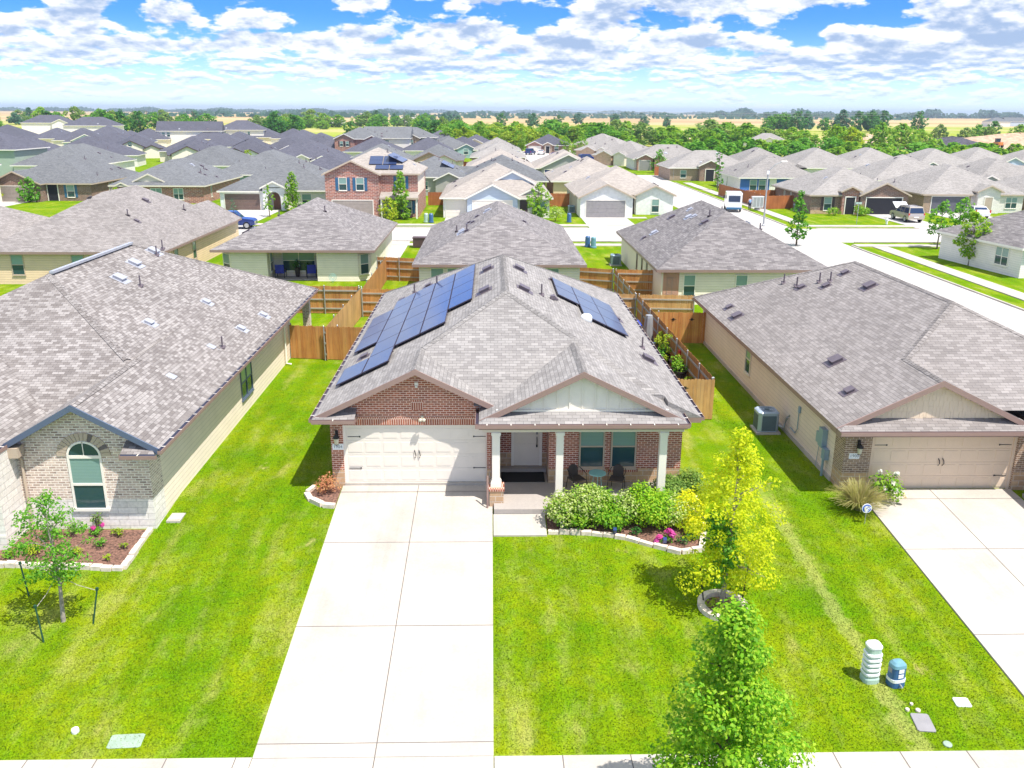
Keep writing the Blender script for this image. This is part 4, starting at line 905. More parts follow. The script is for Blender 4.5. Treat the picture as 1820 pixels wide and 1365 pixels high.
    for i in range(vents):
        if d >= w:
            sd = 1 if r.random() < .75 else -1; yy = r.uniform(d*.25, d*.85); xx = r.uniform(.12, .9)*hw*sd
            if hw-abs(xx) > min(yy, d-yy): continue
            z = ze+pitch*(hw+ov-abs(xx)); nd = (-sd, 0)
        else:
            xx = r.uniform(-.6, .6)*hw; yy = r.uniform(.1, .85)*d/2; z = ze+pitch*(yy+ov); nd = (0, 1)
            if hw-abs(xx) < yy: continue
        if r.random() < .7: roof_vent(ro, (xx, yy, z), nd, r.random() < .3, r.choice(('vent', 'vent', 'vent_blue')))
        else: vent_pipe(ro, (xx, yy, z), .5, .05)
    for sd, x0, y0, nx, ny in solar:                     # panels on the right (1), left (-1) or front (0) slope
        for i in range(nx):
            for j in range(ny):
                if sd: xx, yy = sd*(x0+i*.95), y0+j*1.7; z = ze+pitch*(hw+ov-abs(xx)); uu = Vector((-sd, 0, pitch)).normalized(); vv = Vector((0, 1, 0))
                else: xx, yy = x0+i*1.75, y0+j*.95; z = ze+pitch*(yy+ov); uu = Vector((0, 1, pitch)).normalized(); vv = Vector((1, 0, 0))
                nn = uu.cross(vv); nn = nn if nn.z > 0 else -nn; c = Vector((xx, yy, z))+nn*.12; mb = MB(); mb.obox(c, uu*.52, vv*.83, nn*.02, 1)
                mb.poly([c+uu*.5*a+vv*.81*b+nn*.0215 for a, b in ((-1, -1), (-1, 1), (1, 1), (1, -1))] if uu.cross(vv).z < 0 else [c+uu*.5*a+vv*.81*b+nn*.0215 for a, b in ((-1, -1), (1, -1), (1, 1), (-1, 1))])
                mb.build('solar_panel', [M['solar'], M['gutter_in']], t)
    return t
W = lambda f, u, z=.75, w=.95, h=1.5, m=None, s=None: ('w', f, u, z, w, h, m, s)
# back-to-back row behind the fence: their backs face the camera (rot 180, origin at the far front)
house('tan_house', 'wide tan sided house with brown grey roof and two rear windows above the left fence', -28.7, 57.6, 180, 12.8, 19.8, 'shin_right', 'side_tan', vents=9, seed=1, trim='taupe', ov=.4, pitch=.56,
      wings=[(-6.4, -.8, 1.6, 2.5, 'gable', 'side_tan', 0)], ops=[W('B', 1.7, .7, .95, 1.55, 'tan_trim'), W('B', 6.2, .7, .95, 1.55, 'tan_trim'), W('L', 7.4, .7, .9, 1.5, 'tan_trim'), W('L', 3., .7, .9, 1.5, 'tan_trim')])
t = house('patio_house', 'cream sided house with a covered back patio holding blue chairs', -12.55, 55.6, 180, 11.5, 16.5, 'shin_mauve', 'side_cream', vents=8, seed=2, trim='taupe', ov=.5, bw=14.4,
      ops=[W('R', 9.6, .6, .5, 1.5), W('R', 4.5, .6, .5, 1.5)])
def patio_wings(t):
    # rear bays either side of the patio, patio posts and back wall openings (local frame of the turned house)
    for x0, x1 in ((2.1, 5.75), (-5.75, -1.7)):
        # local +x is the left of the picture: the house is turned round
        m = MB(); pts = [(x1, 14.4), (x1, 16.4), (x0+.9, 16.4), (x0, 15.5), (x0, 14.4)] if x0 < 0 else [(x1, 14.4), (x1, 15.5), (x1-.9, 16.4), (x0, 16.4), (x0, 14.4)]
        for a, b in zip(pts, pts[1:]): wall_mb(m, a, b, -.2, 2.45)
        m.build('bay_wall', M['side_cream'], t)
    window(t, (-4.85, 16.4, 0), (-.707, -.707, 0), .2, .5, .85, 1.6); window(t, (5.75, 15.5, 0), (-.707, .707, 0), .1, .5, 1.05, 1.6)
    window(t, (2.1, 15.9, 0), (0, -1, 0), .3, .55, .9, 1.5); window(t, (-1.7, 14.9, 0), (0, 1, 0), .3, .55, .9, 1.5)
    window(t, (1.5, 14.4, 0), (-1, 0, 0), .1, .45, 2.6, 1.7, 'white', None, True, 'blinds')
patio_wings(t)
house('beige_house', 'cream house with mauve grey hip roof directly behind the solar roof', 3.2, 53.6, 180, 11.3, 21.0, 'shin_mauve', 'side_cream', vents=10, seed=3, trim='taupe', ov=.45,
      ops=[W('B', .8, .55, .95, 1.65), W('B', 1.95, .55, .95, 1.65), W('B', 8.1, .55, 1.75, 1.65)])
house('corner_house', 'long beige house with mauve grey roof beside the white side street', 19.9, 50.0, 180, 11.2, 19.3, 'shin_mauve', 'side_cream', vents=12, seed=4, trim='taupe', ov=.45, pitch=.55,
      ops=[W('B', 5.1, .55, .85, 1.55), W('B', 1.5, .55, .85, 1.55), W('B', .35, .7, .4, 1.2, 'taupe'), W('R', 13.2, .7, .5, 1.5, 'taupe'), W('R', 11.0, .6, .5, 1.6, 'taupe'), W('R', 8.6, .7, .5, 1.5, 'taupe'), ('p', 'B', .1, 0, 1.1, 2.3, 'brick_red')])
house('edge_house', 'pale mauve roofed house cut by the left picture edge behind the tan house', -42.9, 54.5, 180, 12.4, 17, 'shin_right', 'side_tan', vents=5, seed=5, trim='taupe', ops=[W('B', 2., .7)])
# row across the back street, fronts towards the camera
house('shuttered_house', 'single storey brown brick house with blue shutters and a grey roof', -61.5, 101.5, 0, 13.4, 19, 'shin_grey', 'brick_brown', vents=10, seed=6, trim='tan_trim',
      wings=[(-6.7, .2, 1.6, 2.5, 'gable', 'brick_brown', 0)], ops=[('g', 0, 1.0, 0, 4.9, 2.15, 'taupe_door'), ('o', 'F', 7.2, 0, 1.4, 2.3), W('F', 9.9, .5, 1.1, 1.75, None, 'shutter_blue'), W('R', 6, .6, .6, 1.5), W('R', 7, .6, .6, 1.5)])
house('white_gable_house', 'brick house with a white roof gable in its slate grey hip roof', -44.2, 98.5, 0, 12.6, 19, 'shin_grey', 'brick_pink', vents=11, seed=7, trim='cream',
      dormers=[(-3.6, .9, .5, 3.0, 'cream'), (-5.9, -3.9, -.3, 2.45, 'cream')], ops=[('d', 'F', 3.2, .1, .95, 2.05), W('F', 5.2, .5, 1.6, 1.6), W('F', 8.4, .5, 1.4, 1.6), W('R', 3.4, .6, .5, 1.6)])
t = house('stucco_house', 'white stucco house with brown double garage and an arched entry portal', -25.6, 91.6, 0, 15.0, 17.5, 'shin_grey', 'stucco_white', vents=11, seed=8, trim='white', fwall='side_white',
      wings=[(-7.5, -1.7, 1.5, 2.5, 'hip', 'stucco_white', 0)], ops=[('g', 0, .6, 0, 4.6, 2.1, 'brown_door'), W('F', 10.4, .4, 1.3, 1.6), W('R', 2.5, .5, .5, 1.7), W('R', 4.6, .5, .5, 1.7)])
def portal(t, x0, x1, y, zt, m):
    w = MB(); R_ = Roof(.5); R_.gable(x0-.3, x1+.3, y-.3, y+4.2, zt); xm = (x0+x1)/2; r = (x1-x0)*.3; K = 10; zs = 1.55
    for a, b in ((x0, xm-r), (xm+r, x1)): w.box(a, y, -.2, b, y+.5, zt-.05)
    for i in range(K):
        a, b = math.pi*i/K, math.pi*(i+1)/K; q = lambda an: (xm+r*math.cos(an), y, zs+r*math.sin(an)); p, s_ = q(a), q(b)
        w.poly((s_, p, (p[0], y, zt+.05), (s_[0], y, zt+.05))); w.poly((p, s_, (s_[0], y+.5, s_[2]), (p[0], y+.5, p[2])))
    w.poly(((x0, y, zt-.05), (x1, y, zt-.05), (x1, y, zt), (xm, y, zt+.5*(x1-x0)/2+.1), (x0, y, zt)))
    w.box(x0, y+.5, -.2, x0+.4, y+1.5, zt); w.box(x1-.4, y+.5, -.2, x1, y+1.5, zt)
    w.build('portal', M[m], t); R_.build(t, 'shin_grey', 'white')
    f = MB(); f.box(xm-.5, y+1.75, 0, xm+.5, y+1.8, 2.1); f.build('door', M['wooddoor'], t)
portal(t, -1.8, 1.1, -1.9, 2.95, 'stucco_white')
house('two_storey_brick_house', 'two storey red brick house with bright blue shutters and solar panels', -12.0, 82.4, 0, 11.2, 13.0, 'shin_beige', 'brick_pink', 5.35, vents=4, seed=9, trim='tan_trim', ov=.35,
      wings=[(-5.6, .9, 1.2, 5.3, 'gable', 'brick_pink', 0)], porch=(1.0, 5.7, 1.7, 2.55),
      ops=[('g', 0, .8, 0, 4.9, 2.15, 'taupe_door'), W(0, 1.65, 3.35, 1.0, 1.55, None, 'shutter_blue'), W(0, 3.75, 3.35, 1.0, 1.55, None, 'shutter_blue'), W('F', 8.6, 3.5, 1.05, 1.5, None, 'shutter_blue'), ('d', 'F', 6.9, .1, .95, 2.1, 'shutter_blue'), W('F', 9.3, .5, 1.1, 1.55, None, 'shutter_blue'), ('p', 'R', 0, 2.7, 11, 2.5, 'side_beige')],
      solar=[(0, 1.2, .9, 2, 1), (0, .3, 2.0, 2, 2), (1, 2.2, 2.6, 2, 4)])
house('pale_blue_house', 'white trimmed pale blue house with three front gables and three garage bays', 3.3, 82.2, 0, 13.2, 19.5, 'shin_beige', 'side_white', vents=6, seed=10, trim='white', pitch=.5,
      wings=[(-3.6, 2.6, 1.1, 2.5, 'gable', 'side_blue', 0)], dormers=[(-.9, 5.0, 3.4, 4.0, 'side_blue'), (2.7, 6.5, .2, 2.75, 'side_grey')],
      ops=[('g', 'F', .35, 0, 2.4, 2.15, 'white_door'), ('g', 0, .7, 0, 4.8, 2.2, 'white_door'), ('d', 'F', 9.5, .1, 1.0, 2.1, 'shutter_dark'), W('F', 11.0, .45, 1.7, 1.6), ('p', 'F', 9.25, .0, .2, 2.4, 'white')])
house('white_brick_house', 'white house with pale grey garage door and two front gables near the side street', 20.0, 87.2, 0, 12.4, 15.5, 'shin_beige', 'side_grey', vents=6, seed=11, trim='tan_trim', fwall='stucco_white',
      wings=[(-6.2, .4, 4.4, 2.5, 'gable', 'stucco_white', 0), (1.4, 6.2, .9, 2.5, 'gable', 'stucco_white', 0)], ops=[('g', 0, .75, 0, 4.9, 2.1, 'grey_door'), W(1, 2.0, .3, 1.0, 1.7), ('d', 'F', 6.6, 0, .9, 2.1, 'shutter_dark')])
# east of the side street
house('car_garage_house', 'brown brick house with an open garage behind the champagne car', 51.1, 88.0, 0, 12.6, 15.5, 'shin_far', 'brick_brown', vents=9, seed=12, trim='tan_trim',
      wings=[(.0, 6.3, .6, 2.5, 'gable', 'brick_brown', 0), (-2.4, -.2, .5, 3.0, 'gable', 'brick_pink', 0)], ops=[('o', 0, .8, 0, 4.7, 2.15), W('F', 1.7, .45, 1.05, 1.75, None, 'shutter_dark'), ('o', 1, .5, 0, 1.2, 2.2), W('L', 4.3, .5, .5, 1.6), W('L', 7.2, .5, .5, 1.6), ('p', 'F', 0.02, 0, 4, .5, 'stone_tan')])
house('charcoal_garage_house', 'tan brick house with charcoal garage door and white stone entry at the right edge', 67.4, 90.0, 0, 13.6, 16, 'shin_far', 'brick_tan', vents=8, seed=13, trim='tan_trim', fwall='stone_white',
      wings=[(-6.8, -.4, .3, 2.5, 'hip', 'brick_tan', 0), (.2, 3.2, .9, 2.9, 'gable', 'stone_white', 0), (3.4, 6.8, .2, 2.5, 'hip', 'stone_white', 0)], ops=[('g', 0, 1.1, 0, 4.9, 2.15, 'dgrey_door'), ('d', 1, 1.0, 0, 1.0, 2.1, 'tan_trim'), W(2, 1., .6, 1.6, 1.5)])
house('blue_wall_house', 'pale house with strong blue walls behind the orange corner fence', 50.5, 119.5, 0, 13, 15.5, 'shin_far', 'side_white', vents=8, seed=14, trim='white', fwall='side_navy',
      ops=[W('F', 1.6, .4, 1.2, 1.7), W('F', 3.1, .4, 1.2, 1.7), ('d', 'F', 5.0, .1, .95, 2.1, 'white'), W('F', 9.8, .5, 2.1, 1.6), W('L', 3, .5, .5, 1.6), W('L', 7, .5, .5, 1.6)])
house('grey_side_house', 'white sided house at the right edge with a bare wall facing the corner lawn', 44.7, 46.2, -82, 10.5, 17, 'shin_mauve', 'side_white', vents=5, seed=15, trim='white', ops=[W('F', 7.4, .7, 1.6, 1.5), W('L', 12.8, .7, 1., 1.5)])
# farther houses: (name, label, x, y, rot, w, d, roof, wall, eave, kw)
FG = [('side_white', 'leaf'), ]
def far(label, x, y, rot, w, d, roof, wall, ze=2.5, seed=0, group=None, name='house', **k):
    k.setdefault('vents', 4); return house(name, label, x, y, rot, w, d, roof, wall, ze, seed=seed, group=group, trim=k.pop('trim', 'white'), **k)
two = 5.3
far('sage green two storey house with white trim, second from the left edge', -94, 157, 180, 14, 13, 'shin_dark', 'side_green', two, 20, ops=[W('B', 8.9, 3.3, .9, 1.5), W('B', 3., 3.2, .9, 1.5)], wings=[(-7, 1, 2, 2.5, 'hip', 'side_green', 0)])
far('cream two storey wall with white rake board at the left picture edge', -65.8, 92, 90, 12, 12, 'shin_dark', 'side_cream', two, 21, gab='ab')
far('dark roofed house with a cream half timbered gable and small attic window', -92, 219, 25, 13, 20, 'shin_dark', 'side_cream', 2.6, 22, wings=[(-6, 1, 1, 2.9, 'gable', 'side_cream', 0), (.8, 4.6, 1.6, 2.5, 'gable', 'side_cream', 0)], trim='shutter_dark', ops=[W(0, 2.9, 3.1, 1., 1.2)])
far('dark roofed house with one broad cream gable, right of the half timbered one', -66, 186, 20, 13, 20, 'shin_dark', 'side_cream', 2.5, 23, wings=[(-6, 1, 1, 2.8, 'gable', 'side_cream', 0)], trim='shutter_dark', vents=12)
far('slate grey hip roof with white eave fascia between two dark gabled roofs', -52.5, 165, 180, 13, 20, 'shin_grey', 'side_white', 2.5, 24, vents=6, ops=[W('B', 4, .6)])
far('slate grey roofed house with a soft teal patio wall behind the stucco house', -36, 141, 180, 14, 20, 'shin_grey', 'side_teal', 2.5, 25, vents=7, ops=[W('B', 9, .5, 2.2, 1.6)])
far('broad slate roofed house with white eaves behind the blue shuttered brick house', -80, 165, 180, 14, 22, 'shin_grey', 'side_white', 2.5, 26, vents=9)
far('grey roofed house with dark green board gable and white inner gable', -57, 196, 10, 13, 22, 'shin_dark', 'side_green', 2.5, 27, wings=[(-5.5, -.6, 1.5, 2.5, 'gable', 'side_green', 0), (-1.2, 2.2, 1.8, 2.6, 'gable', 'side_white', 0)], trim='shutter_dark', vents=12, solar=[(-1, 1.2, 6., 4, 4)])
far('dark roofed brick house with a tall cream entry portal', -37, 164, 0, 14, 20, 'shin_dark', 'brick_brown', 2.5, 28, wings=[(-6.6, -1.6, .8, 2.4, 'gable', 'brick_brown', 0), (-1.4, 1.3, 1.6, 3.1, 'gable', 'side_cream', 0), (1.8, 6.2, .6, 2.4, 'gable', 'brick_brown', 0)], ops=[('d', 1, .8, .1, 1.1, 2.2)], vents=8)
far('charcoal hip roofed house with blue rear windows left of the two storey red brick house', -24.5, 137, 180, 13, 20, 'shin_dark', 'brick_brown', 2.5, 29, ops=[W('B', 3, .6, 1.7, 1.5), W('B', 8.5, .6)])
far('white two storey house with large white gable end in the left distance', -106, 303, 12, 22, 13, 'shin_dark', 'side_white', two, 30, gab='ab', ops=[W('F', 1.6, 3.2, 1.1, 1.6), W('F', 3.3, 3.2, 1.1, 1.6), W('R', 6, 3.1, 1., 1.5)])
far('two storey white house with hip roof beside the large white gable end', -94, 325, 5, 18, 14, 'shin_dark', 'side_white', two, 31, ops=[W('F', 3, 3.2), W('F', 12, 3.2)])
far('house with a vivid blue front gable among dark roofs', -80, 268, 8, 13, 20, 'shin_dark', 'side_white', 2.5, 32, wings=[(-5, 3.4, 1.2, 2.7, 'gable', 'side_navy', 0)], ops=[W(0, 3.6, 3.1, 1., 1.1)])
far('house with pale blue gable over a small porch at the left field edge', -128, 268, 20, 13, 20, 'shin_dark', 'side_blue', 2.5, 33, wings=[(-4, 4, 1, 2.9, 'gable', 'side_blue', 0)])
far('dark hip roof with one small soft teal gable', -49, 243, 5, 13, 20, 'shin_dark', 'side_teal', 2.5, 34, wings=[(0, 5.5, 1.2, 2.6, 'gable', 'side_teal', 0)])
far('house with brown brick gable facing left among the dark roofs', -52, 212, 0, 13, 18, 'shin_dark', 'brick_tan', 2.5, 35, wings=[(-1, 4.2, 1, 2.5, 'gable', 'brick_tan', 0)])
far('two storey white house with small gabled upper window at the far left edge', -205, 405, 15, 22, 14, 'shin_dark', 'side_white', two+1, 36, wings=[(2, 9, 1, 6.2, 'gable', 'side_white', 0)])
far('two storey white walled house with broad hip roof in front of the tan field', -166, 362, 15, 22, 14, 'shin_dark', 'side_white', two+.6, 37)
grp = 'dark hip roofs crowded in the left distance'
for i, (x, y, r_, w, d) in enumerate(((-150, 335, 10, 15, 20), (-136, 280, 12, 15, 20), (-152, 296, 12, 14, 18), (-176, 308, 10, 18, 18), (-118, 292, 10, 14, 18), (-86, 325, 5, 14, 18), (-64, 288, 0, 14, 18), (-52, 258, 0, 13, 16), (-40, 222, 0, 14, 18), (-108, 238, 15, 14, 19), (-118, 205, 15, 14, 19), (-112, 262, 15, 14, 17), (-74, 232, 8, 14, 18), (-98, 300, 8, 14, 17), (-36, 262, 0, 14, 16), (-72, 312, 3, 14, 16), (-196, 330, 10, 16, 18), (-104, 180, 14, 14, 19), (-122, 168, 20, 14, 18), (-74, 203, 8, 14, 18), (-97, 194, 12, 14, 18), (-85, 180, 10, 13, 10), (-28, 205, 0, 14, 16), (-44, 196, 0, 13, 15), (-14, 214, 4, 13, 16))):
    far('low house under a dark grey hip roof in the crowd of roofs at left', x, y, r_, w, d, 'shin_dark', ('side_white', 'side_cream', 'side_beige')[i % 3], 2.6, 40+i, grp, vents=3)
# middle distance
far('two storey red brick house with dark shutters and a white sided rear part', -34, 222, 0, 12, 13, 'shin_grey', 'brick_pink', two, 60, wings=[(-6, -.8, 1.2, 5.3, 'gable', 'brick_pink', 0), (2.2, 6, .8, 5.2, 'gable', 'brick_pink', 0), (-.6, 2, 1.8, 2.4, 'gable', 'side_white', 0)], ops=[W(0, 1.4, 3.3, .9, 1.4, None, 'shutter_dark'), W(0, 3.0, 3.3, .9, 1.4, None, 'shutter_dark'), W(1, 1.4, 3.3, .9, 1.4, None, 'shutter_dark')])
far('white two storey house under a grey gable roof, behind the red brick two storey house', -27, 230, 0, 13, 12, 'shin_grey', 'side_white', two, 61, gab='ab', ops=[W('F', 4.6, 3.2, 1.1, 1.6), W('F', 6.2, 3.2, 1.1, 1.6), W('F', 6, .6, 1.6, 1.5)])
far('brown grey two storey house with stepped roofs and dark shuttered windows', -20.5, 238, 0, 13.5, 11, 'shin_grey', 'side_grey', two, 62, wings=[(-2.2, 2.4, 1.4, 5.1, 'gable', 'brick_tan', 0), (3.0, 6.7, .5, 5.4, 'hip', 'side_grey', 0)], ops=[W(0, 1.8, 3.2, 1., 1.5, None, 'shutter_dark'), W('F', .5, 3.2, 1.), W('F', 3., 3.2, 1.), W(0, 2.4, .4, 1, 1.6, None, 'shutter_dark'), W(1, 1., .5, 1.6, 1.5)])
far('dark roofed house with rounded white porch arch right of the two storey houses', -16, 299, 0, 14, 18, 'shin_dark', 'side_white', 2.5, 63, wings=[(-6, -1, 1, 2.5, 'gable', 'side_white', 0)])
far('grey roofed house with a soft teal end gable and white window', -8, 228, 12, 13, 18, 'shin_grey', 'side_teal', 2.5, 64, wings=[(1, 6, 1.2, 2.6, 'gable', 'side_teal', 0)], ops=[W(0, 1.8, 1, 1.3, 1.6)])
far('low house with dark blue porch end under a grey gable roof', -4, 240, 10, 11, 18, 'shin_dark', 'side_navy', 2.5, 65)
far('small dark house with tan gable and a deep porch near the tree belt', -2, 262, 0, 12, 14, 'shin_dark', 'side_grey', 2.5, 66, wings=[(-4, 3, 1, 2.6, 'gable', 'side_beige', 0)])
far('cream stone house with brown timbered front gable and tall window', -9.5, 168, 0, 11.5, 20, 'shin_grey', 'side_cream', 2.5, 67, wings=[(-4.2, 1.8, .8, 2.7, 'gable', 'stone_tan', 0), (-.4, 4.6, 1.6, 2.4, 'gable', 'side_cream', 0)], trim='taupe', ops=[('d', 0, .6, .1, 1.2, 2.1), W(1, 1.6, .3, 1.4, 2.)])
far('grey roofed low house between the red brick two storey houses', -21.5, 163, 0, 13, 18, 'shin_grey', 'side_cream', 2.5, 68, dormers=[(-4, .5, 1, 2.6, 'side_cream')])
far('grey sided house with blue windows and a solar roof beside the two storey brick house', -6.8, 112, 0, 10.4, 16, 'shin_grey', 'side_grey', 2.9, 69, wings=[(0.8, 5, .8, 2.5, 'gable', 'side_grey', 0)], ops=[W('F', 1.6, .8, 1., 1.4, None), W('F', 3.7, .9, 1.1, 1.3), W('R', 3, .8, 1.)], solar=[(1, 2., 3, 2, 4)], vents=6)
for y, lb, rf in ((222, 'farthest of three nested tan hip roofs left of the cul-de-sac', 'shin_far'), (183, 'middle one of three nested tan hip roofs left of the cul-de-sac', 'shin_far'), (141, 'nearest of three nested pale tan hip roofs left of the cul-de-sac', 'shin_beige')):
    far(lb, 4.4, y, 0, 12.5, 17, rf, 'brick_tan', 2.5, int(y), dormers=[(-5, .5, .4, 2.6, 'brick_tan')] if y == 141 else (), vents=8)
far('wide dark grey roof with brown brick side behind the pale blue house', 4.5, 130, 180, 13.2, 20, 'shin_grey', 'brick_brown', 2.5, 72, vents=8, wings=[(1.5, 9.5, -4, 2.5, 'hip', 'brick_brown', 0)])
far('small brick house with arched porch at the end of the cul-de-sac', 20.5, 262, -8, 13, 14, 'shin_dark', 'brick_brown', 2.5, 73, wings=[(-6.3, -1.2, 1, 2.4, 'gable', 'brick_pink', 0), (-.8, 1.8, 1.6, 2.7, 'gable', 'brick_tan', 0)], ops=[('g', 0, .6, 0, 3.9, 2.1, 'white_door'), ('o', 1, .7, 0, 1.2, 2.2), W('F', 9, .7, 1.3, 1.4)])
far('tan house with a broad grey gable above its open blue garage', 17.2, 142.5, 0, 12, 18, 'shin_beige', 'side_grey', 2.5, 74, wings=[(-5, 5, 1, 2.6, 'gable', 'side_grey', 0)], ops=[('o', 0, .6, 0, 5.0, 2.2, 'car_blue')])
far('beige hip roofed house behind the white gabled house, fence on its left', 18.6, 128, 180, 12.6, 18, 'shin_beige', 'side_tan', 2.5, 75, vents=9)
for i, (x, y, w, lb) in enumerate(((35, 262, 15, 'tan roofed stone house nearest the tree belt at the curve of the far street'), (33, 224, 15, 'tan roofed house with dark gables along the far street'), (34, 196, 13, 'tan roofed house with cream walls in the row along the far street'))):
    far(lb, x, y, -35, w, 14, 'shin_far', 'stone_tan', 2.5, 80+i, wings=[(-5, -1, 1.2, 2.5, 'gable', 'stone_tan', 0), (0, 3, 1.8, 2.6, 'gable', 'side_cream', 0)], vents=3)
far('long tan roofed house with small red brick gables and a white end wall', 44, 178, 0, 17, 12, 'shin_far', 'side_white', 2.5, 83, wings=[(-8, -4.5, 1.6, 2.7, 'gable', 'brick_pink', 0), (-4.2, -2, 2.2, 3.0, 'gable', 'brick_pink', 0)], ops=[('g', 0, .4, 0, 2.5, 2.2, 'grey_door')])
far('tan roofed house with brown brick arch porch behind green bushes', 45.5, 146, 0, 16, 12, 'shin_far', 'brick_tan', 2.5, 84, wings=[(-2.5, 1.6, 1.2, 2.9, 'gable', 'brick_brown', 0)], ops=[('o', 0, 1.2, 0, 1.6, 2.2), W('F', 2, .5, 1.2, 1.5), W('F', 12, .5, 1.2, 1.5)])
for i, (x, y, w, d, extra, lb) in enumerate(((57, 147, 14, 17, [(-.5, 4.6, .6, 2.6, 'brick_brown')], 'tan hip roof with a small dark brown gable, left of the plain tan roofs'), (69, 147, 14, 17, [], 'plain tan hip roof in front of the low hedge at right'), (81, 150, 14, 17, [(-1, 6, .6, 2.6, 'side_white')], 'tan hip roof with one white gable edged in dark blue'), (93, 147, 14, 17, [(-5.5, -.8, .8, 2.6, 'side_green')], 'tan hip roof with a small grey green gable, near the dark soil pile'), (103, 148, 15, 17, [(-.5, 8, .8, 2.6, 'side_blue')], 'tan hip roof with a wide pale blue gable at right'), (116, 152, 14, 15, [], 'tan hip roof at the right picture edge below the dirt piles'))):
    far(lb, x, y, 0, w, d, 'shin_far', 'side_white', 2.5, 90+i, dormers=extra, vents=6)
far('tan roof with brown soffit just behind the champagne car house', 72, 115, 0, 15, 15, 'shin_far', 'brick_tan', 2.5, 97, vents=9)
far('tan roof with paired white edged gables behind the charcoal garage house', 83.5, 107, 0, 14, 17, 'shin_far', 'side_green', 2.5, 98, dormers=[(-6.5, -1.8, .6, 2.7, 'side_green'), (-3.6, .6, .2, 2.5, 'side_green')], vents=7)
far('mauve tan roof cut by the right picture edge behind the charcoal garage house', 84, 88, 0, 14, 17, 'shin_far', 'brick_tan', 2.5, 99, vents=6)
grp2 = 'hazy new houses on the right horizon'
for i in range(9):
    house('house', 'tiny grey new house in the row on the hazy right horizon', 560+i*33+(i % 3)*8, 960+(i % 2)*40, 0, 22, 18, 'shin_grey', ('side_white', 'side_blue', 'side_grey')[i % 3], 5.2, vents=0, seed=120+i, group=grp2, gab='ab' if i % 2 else '')
house('metal_shed', 'long white metal farm shed beyond the field', -76, 860, 0, 26, 18, 'shin_beige', 'stucco_white', 5, vents=0, seed=140, gab='ab', pitch=.2, cat='shed')
house('farm_trailer', 'small white trailer home in front of the tree belt', -140, 800, 0, 22, 6, 'shin_grey', 'side_white', 4, vents=0, seed=141, gab='ab', pitch=.15, cat='trailer', ops=[W('F', 4, 1, 3, 1.5), W('F', 12, 1, 3, 1.5)])
house('farm_house', 'white house with tan roof half hidden in the right tree belt', 100, 292, -20, 15, 12, 'shin_far', 'side_white', 2.8, vents=0, seed=142, wings=[(-2, 5, 1, 2.8, 'gable', 'side_white', 0)], ops=[W(0, 2, .8, 1.2, 1.4), W('F', 1, .8, 1.2, 1.4)])

# ---------------------------------------------------------------- wooden fences
def fence(label, a, b, h=1.83, m='fence', rails=-1, decor=(), seed=0, zg=None, posts=True, name='wood_fence'):
    """pickets from a to b seen from their face side; rails and steel posts on the back (side -1: right of a->b is the face)"""
    A, B = Vector((*a, 0)), Vector((*b, 0)); d = (B-A); L = d.length; d.normalize(); n = Vector((d.y, -d.x, 0))
    z0 = -.15 if zg is None else zg
    t = thing(name, label, 'fence', (a[0], a[1], z0), 0); r = random.Random(seed); mb = MB(); N = int(L/.142)
    for i in range(N):
        u = (i+.5)*L/N; k = r.uniform(-.006, .006); hh = h+r.uniform(-.025, .02); w = L/N/2-.003
        c = d*u+n*k; q = [c-d*w, c+d*w]
        for s_ in (1, -1):
            o = n*.008*s_; P = [q[0]+o+Vector((0, 0, .03)), q[1]+o+Vector((0, 0, .03)), q[1]+o+Vector((0, 0, hh-.03)), q[1]-d*.025+o+Vector((0, 0, hh)), q[0]+d*.025+o+Vector((0, 0, hh)), q[0]+o+Vector((0, 0, hh-.03))]
            mb.poly(P if s_ > 0 else P[::-1])
        mb.poly((q[0]+d*.025+n*.008+Vector((0, 0, hh)), q[1]-d*.025+n*.008+Vector((0, 0, hh)), q[1]-d*.025-n*.008+Vector((0, 0, hh)), q[0]+d*.025-n*.008+Vector((0, 0, hh))))
    mb.build('pickets', M[m], t)
    for z in (.35, .95, h-.3):
        e = MB(); e.bar(-n*.035+Vector((0, 0, z)), d*L-n*.035+Vector((0, 0, z)), .045, .09); e.build('rail', M['rail'], t)
    if posts:
        k = max(1, round(L/2.4))
        p0 = None
        for i in range(k+1):
            if p0 is None:
                e = MB(); e.tube([(0, 0, -.1), (0, 0, h+.02)], .034, 8); e.lathe([(.045, h+.02), (.045, h+.05), (.0, h+.09)], (0, 0, 0), 8); p0 = e.build('post', M['galv'], t); p = p0
            else: p = p0.copy(); COL.objects.link(p); p.parent = t
            p.location = d*(L*i/k if 0 < i < k else (.05 if i == 0 else L-.05))-n*.1
    for u in decor:
        e = MB(); c = d*u+n*.02+Vector((0, 0, h*.78))
        e.poly((c-d*.19, c-Vector((0, 0, .035)), c+d*.19, c+Vector((0, 0, .035)))); e.obox(c, d*.05, n*.012, Vector((0, 0, .07))); e.build('gate_hardware', M['black'], t)
    return t
fence('weathered brown fence across the gap between the stone house and the solar house', (-8.1, 16.9), (-2.95, 16.2), m='fence', decor=(4.15,), seed=1)
fence('long pale fence running back between the stone house garden and the solar house garden', (-6.1, 16.4), (-5.75, 27.1), m='fence_pale', seed=2)
fence('rear fence behind the stone house garden, rails facing the camera', (-5.9, 27.7), (-22, 28.4), m='fence', seed=3)
fence('rear fence behind the solar house, left end, rails facing the camera', (2.6, 26.4), (-5.7, 26.9), m='fence', seed=4)
fence('fence running back beside the patio house garden with visible rails', (-5.65, 27.3), (-5.55, 39.6), m='fence', seed=5)
fence('short cross fence between patio house and beige house with visible rails', (-2.7, 38.9), (-6.3, 39.8), m='fence', seed=6)
fence('pale front fence panel with black ornament right of the solar house', (9.35, 7.1), (12.15, 6.98), m='fence_pale', decor=(1.55,), seed=7)
